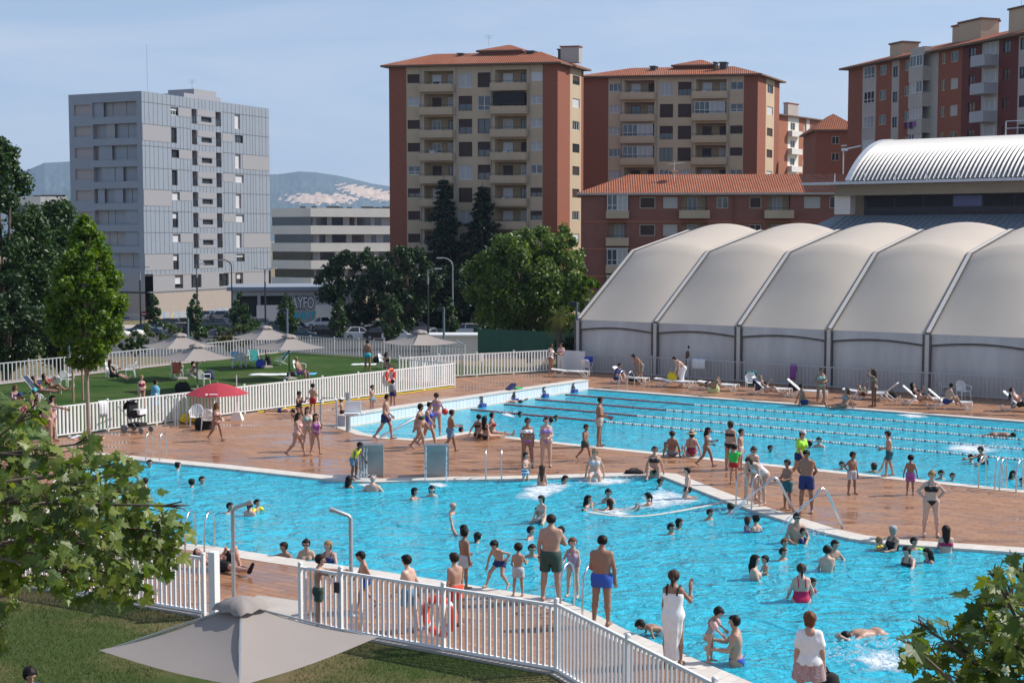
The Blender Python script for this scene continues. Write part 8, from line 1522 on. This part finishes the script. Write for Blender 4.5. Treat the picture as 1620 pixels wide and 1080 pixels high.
Q('boy in white trunks looking at the water from the near edge', 737, 930, 1.32, 'stand', 130, 'short', 'k', 't', 'm', (T('ltgrey', .7),), la=(20, 10, 60, 0)); Q('boy in navy trunks and goggles crouching to push off', 785, 931, 1.24, 'crouch', -30, 'short', 'k', 'm', 'm', (T('navy', .4), ('goggles', 'black', 1))); Q('small boy in pale trunks with goggles, back to the camera', 820, 942, 1.15, 'hips', 172, 'short', 'b', 'm', 'm', (T('ltgrey', .65), ('goggles', 'black')), la=(0, 16, 50, -14), ra=(10, 20, 90, 0))
Q('tall man in dark green trunks standing with his back to the camera', 872, 950, 1.84, 'relax', 172, 'short', 'b', 'm', 'm', (T('dkgreen', .78), ('watch', 'black')), la=(-6, 14, 12, -4), ra=(20, 20, 110, -50), ll=(2, 6, 0), rl=(-2, 6, -2), fat=.06); Q('girl in a mauve swimsuit leaning sideways beside the tall man', 905, 945, 1.28, 'hips', -20, 'pony', 'r', 'l', 'f', (('onepiece', 'mauve'),), la=(4, 14, 30, 0), ra=(30, 20, 90, -20), head=(0, 30))
Q('man in blue trunks with a black waistband, back to the camera', 952, 988, 1.78, 'relax', 165, 'short', 'k', 't', 'm', (T('blue', .42),), la=(4, 10, 60, -24), ra=(-2, 16, 24, -2), fat=.06, head=(20, 0)); Q('child hauling himself out of the water onto the near coping', 1040, 1004, 1.2, 'bend', -75, 'short', 'k', 't', 'm', (T('ltgrey', .5),), sub=.56, lean=80, la=(70, 34, 60, 10), ra=(70, 34, 60, 10))
Q('woman in a long white sleeveless dress holding up one hand', 1066, 1050, 1.70, 'facer', 160, 'pony', 'n', 't', 'f', (('dress', 'white'), ('glasses', 'black')), ra=(30, 30, 150, -6), la=(4, 8, 12, 0)); Q('toddler in a grey swimsuit with pink arm floats on the coping', 1126, 1048, 1.06, 'reach', 70, 'short', 'k', 'm', 'f', (('onepiece', 'grey'), ('armbands', 'pink'), ('goggles', 'hotpink', 1)), lean=14, la=(40, 40, 60, 10), ra=(50, 30, 60, -10), head=(20, 0)); Q('man standing in the water holding the toddler\'s hand', 1158, 1050, 1.74, 'hold', -100, 'short', 'k', 'm', 'm', (('brief', 'blue'),), sub=.86, la=(30, 14, 95, -4), ra=(40, 20, 96, 0))
m_, wb = Q('woman in a white T-shirt and patterned shorts holding a black rucksack', 1278, 1133, 1.70, 'relax', 172, 'bob', 'r', 'm', 'f', (('tee', 'white'), ('skirt', 'print'), ('glasses', 'black')), la=(-4, 12, 8, 4), ra=(-6, 12, 8, 6), head=(0, 20))
Q('dark curly-haired person seated on the near grass, only the head in view', 42, 1138, 1.6, 'sithug', 40, 'curly', 'k', 'm', 'm', (('vest', 'navy'),), z=0)
# things the bathers hold
o = MB().ball((0, 0, 0), .13, n=14, k=8).build('ball', M('ball_red', (.5, .03, .03), .4), None, tb[1]['wr1']+Vector((.10, 0, -.05))); tag(o, 'red ball held by the woman on the pool steps', 'ball')
q = MB(); q.ball((0, 0, 0), (.09, .06, .045), n=10, k=5); tag(q.build('goggles', M('cloth_royal'), None, wp['wr0']+Vector((.02, 0, 0))), 'blue goggles in the hand of the man in beige trunks', 'goggles')
t = thing('rucksack', 'black rucksack hanging from the hand of the woman in the white T-shirt', 'bag', tuple(wb['wr1']+Vector((.10, .05, -.62)))); q = MB(); prof_ = [(0, 0), (.9, 0), (1, .1), (1, .6), (.8, .9), (.4, 1), (0, 1.01)]; vs = []
for r_, z_ in prof_:
    for k in range(16): a = 2*pi*k/16; vs.append((.19*r_*cos(a), .13*r_*sin(a), .50*z_))
q.add(vs, [(i*16+k, i*16+(k+1) % 16, (i+1)*16+(k+1) % 16, (i+1)*16+k) for i in range(6) for k in range(16)], 0, True); q.build('body', M('bag_black'), t); MB().tube([(0, 0, .48), (-.05, -.03, .6), (-.1, -.05, .63), (-.05, -.02, .55), (.05, 0, .48)], .014, 5).build('strap', M('bag_black'), t)
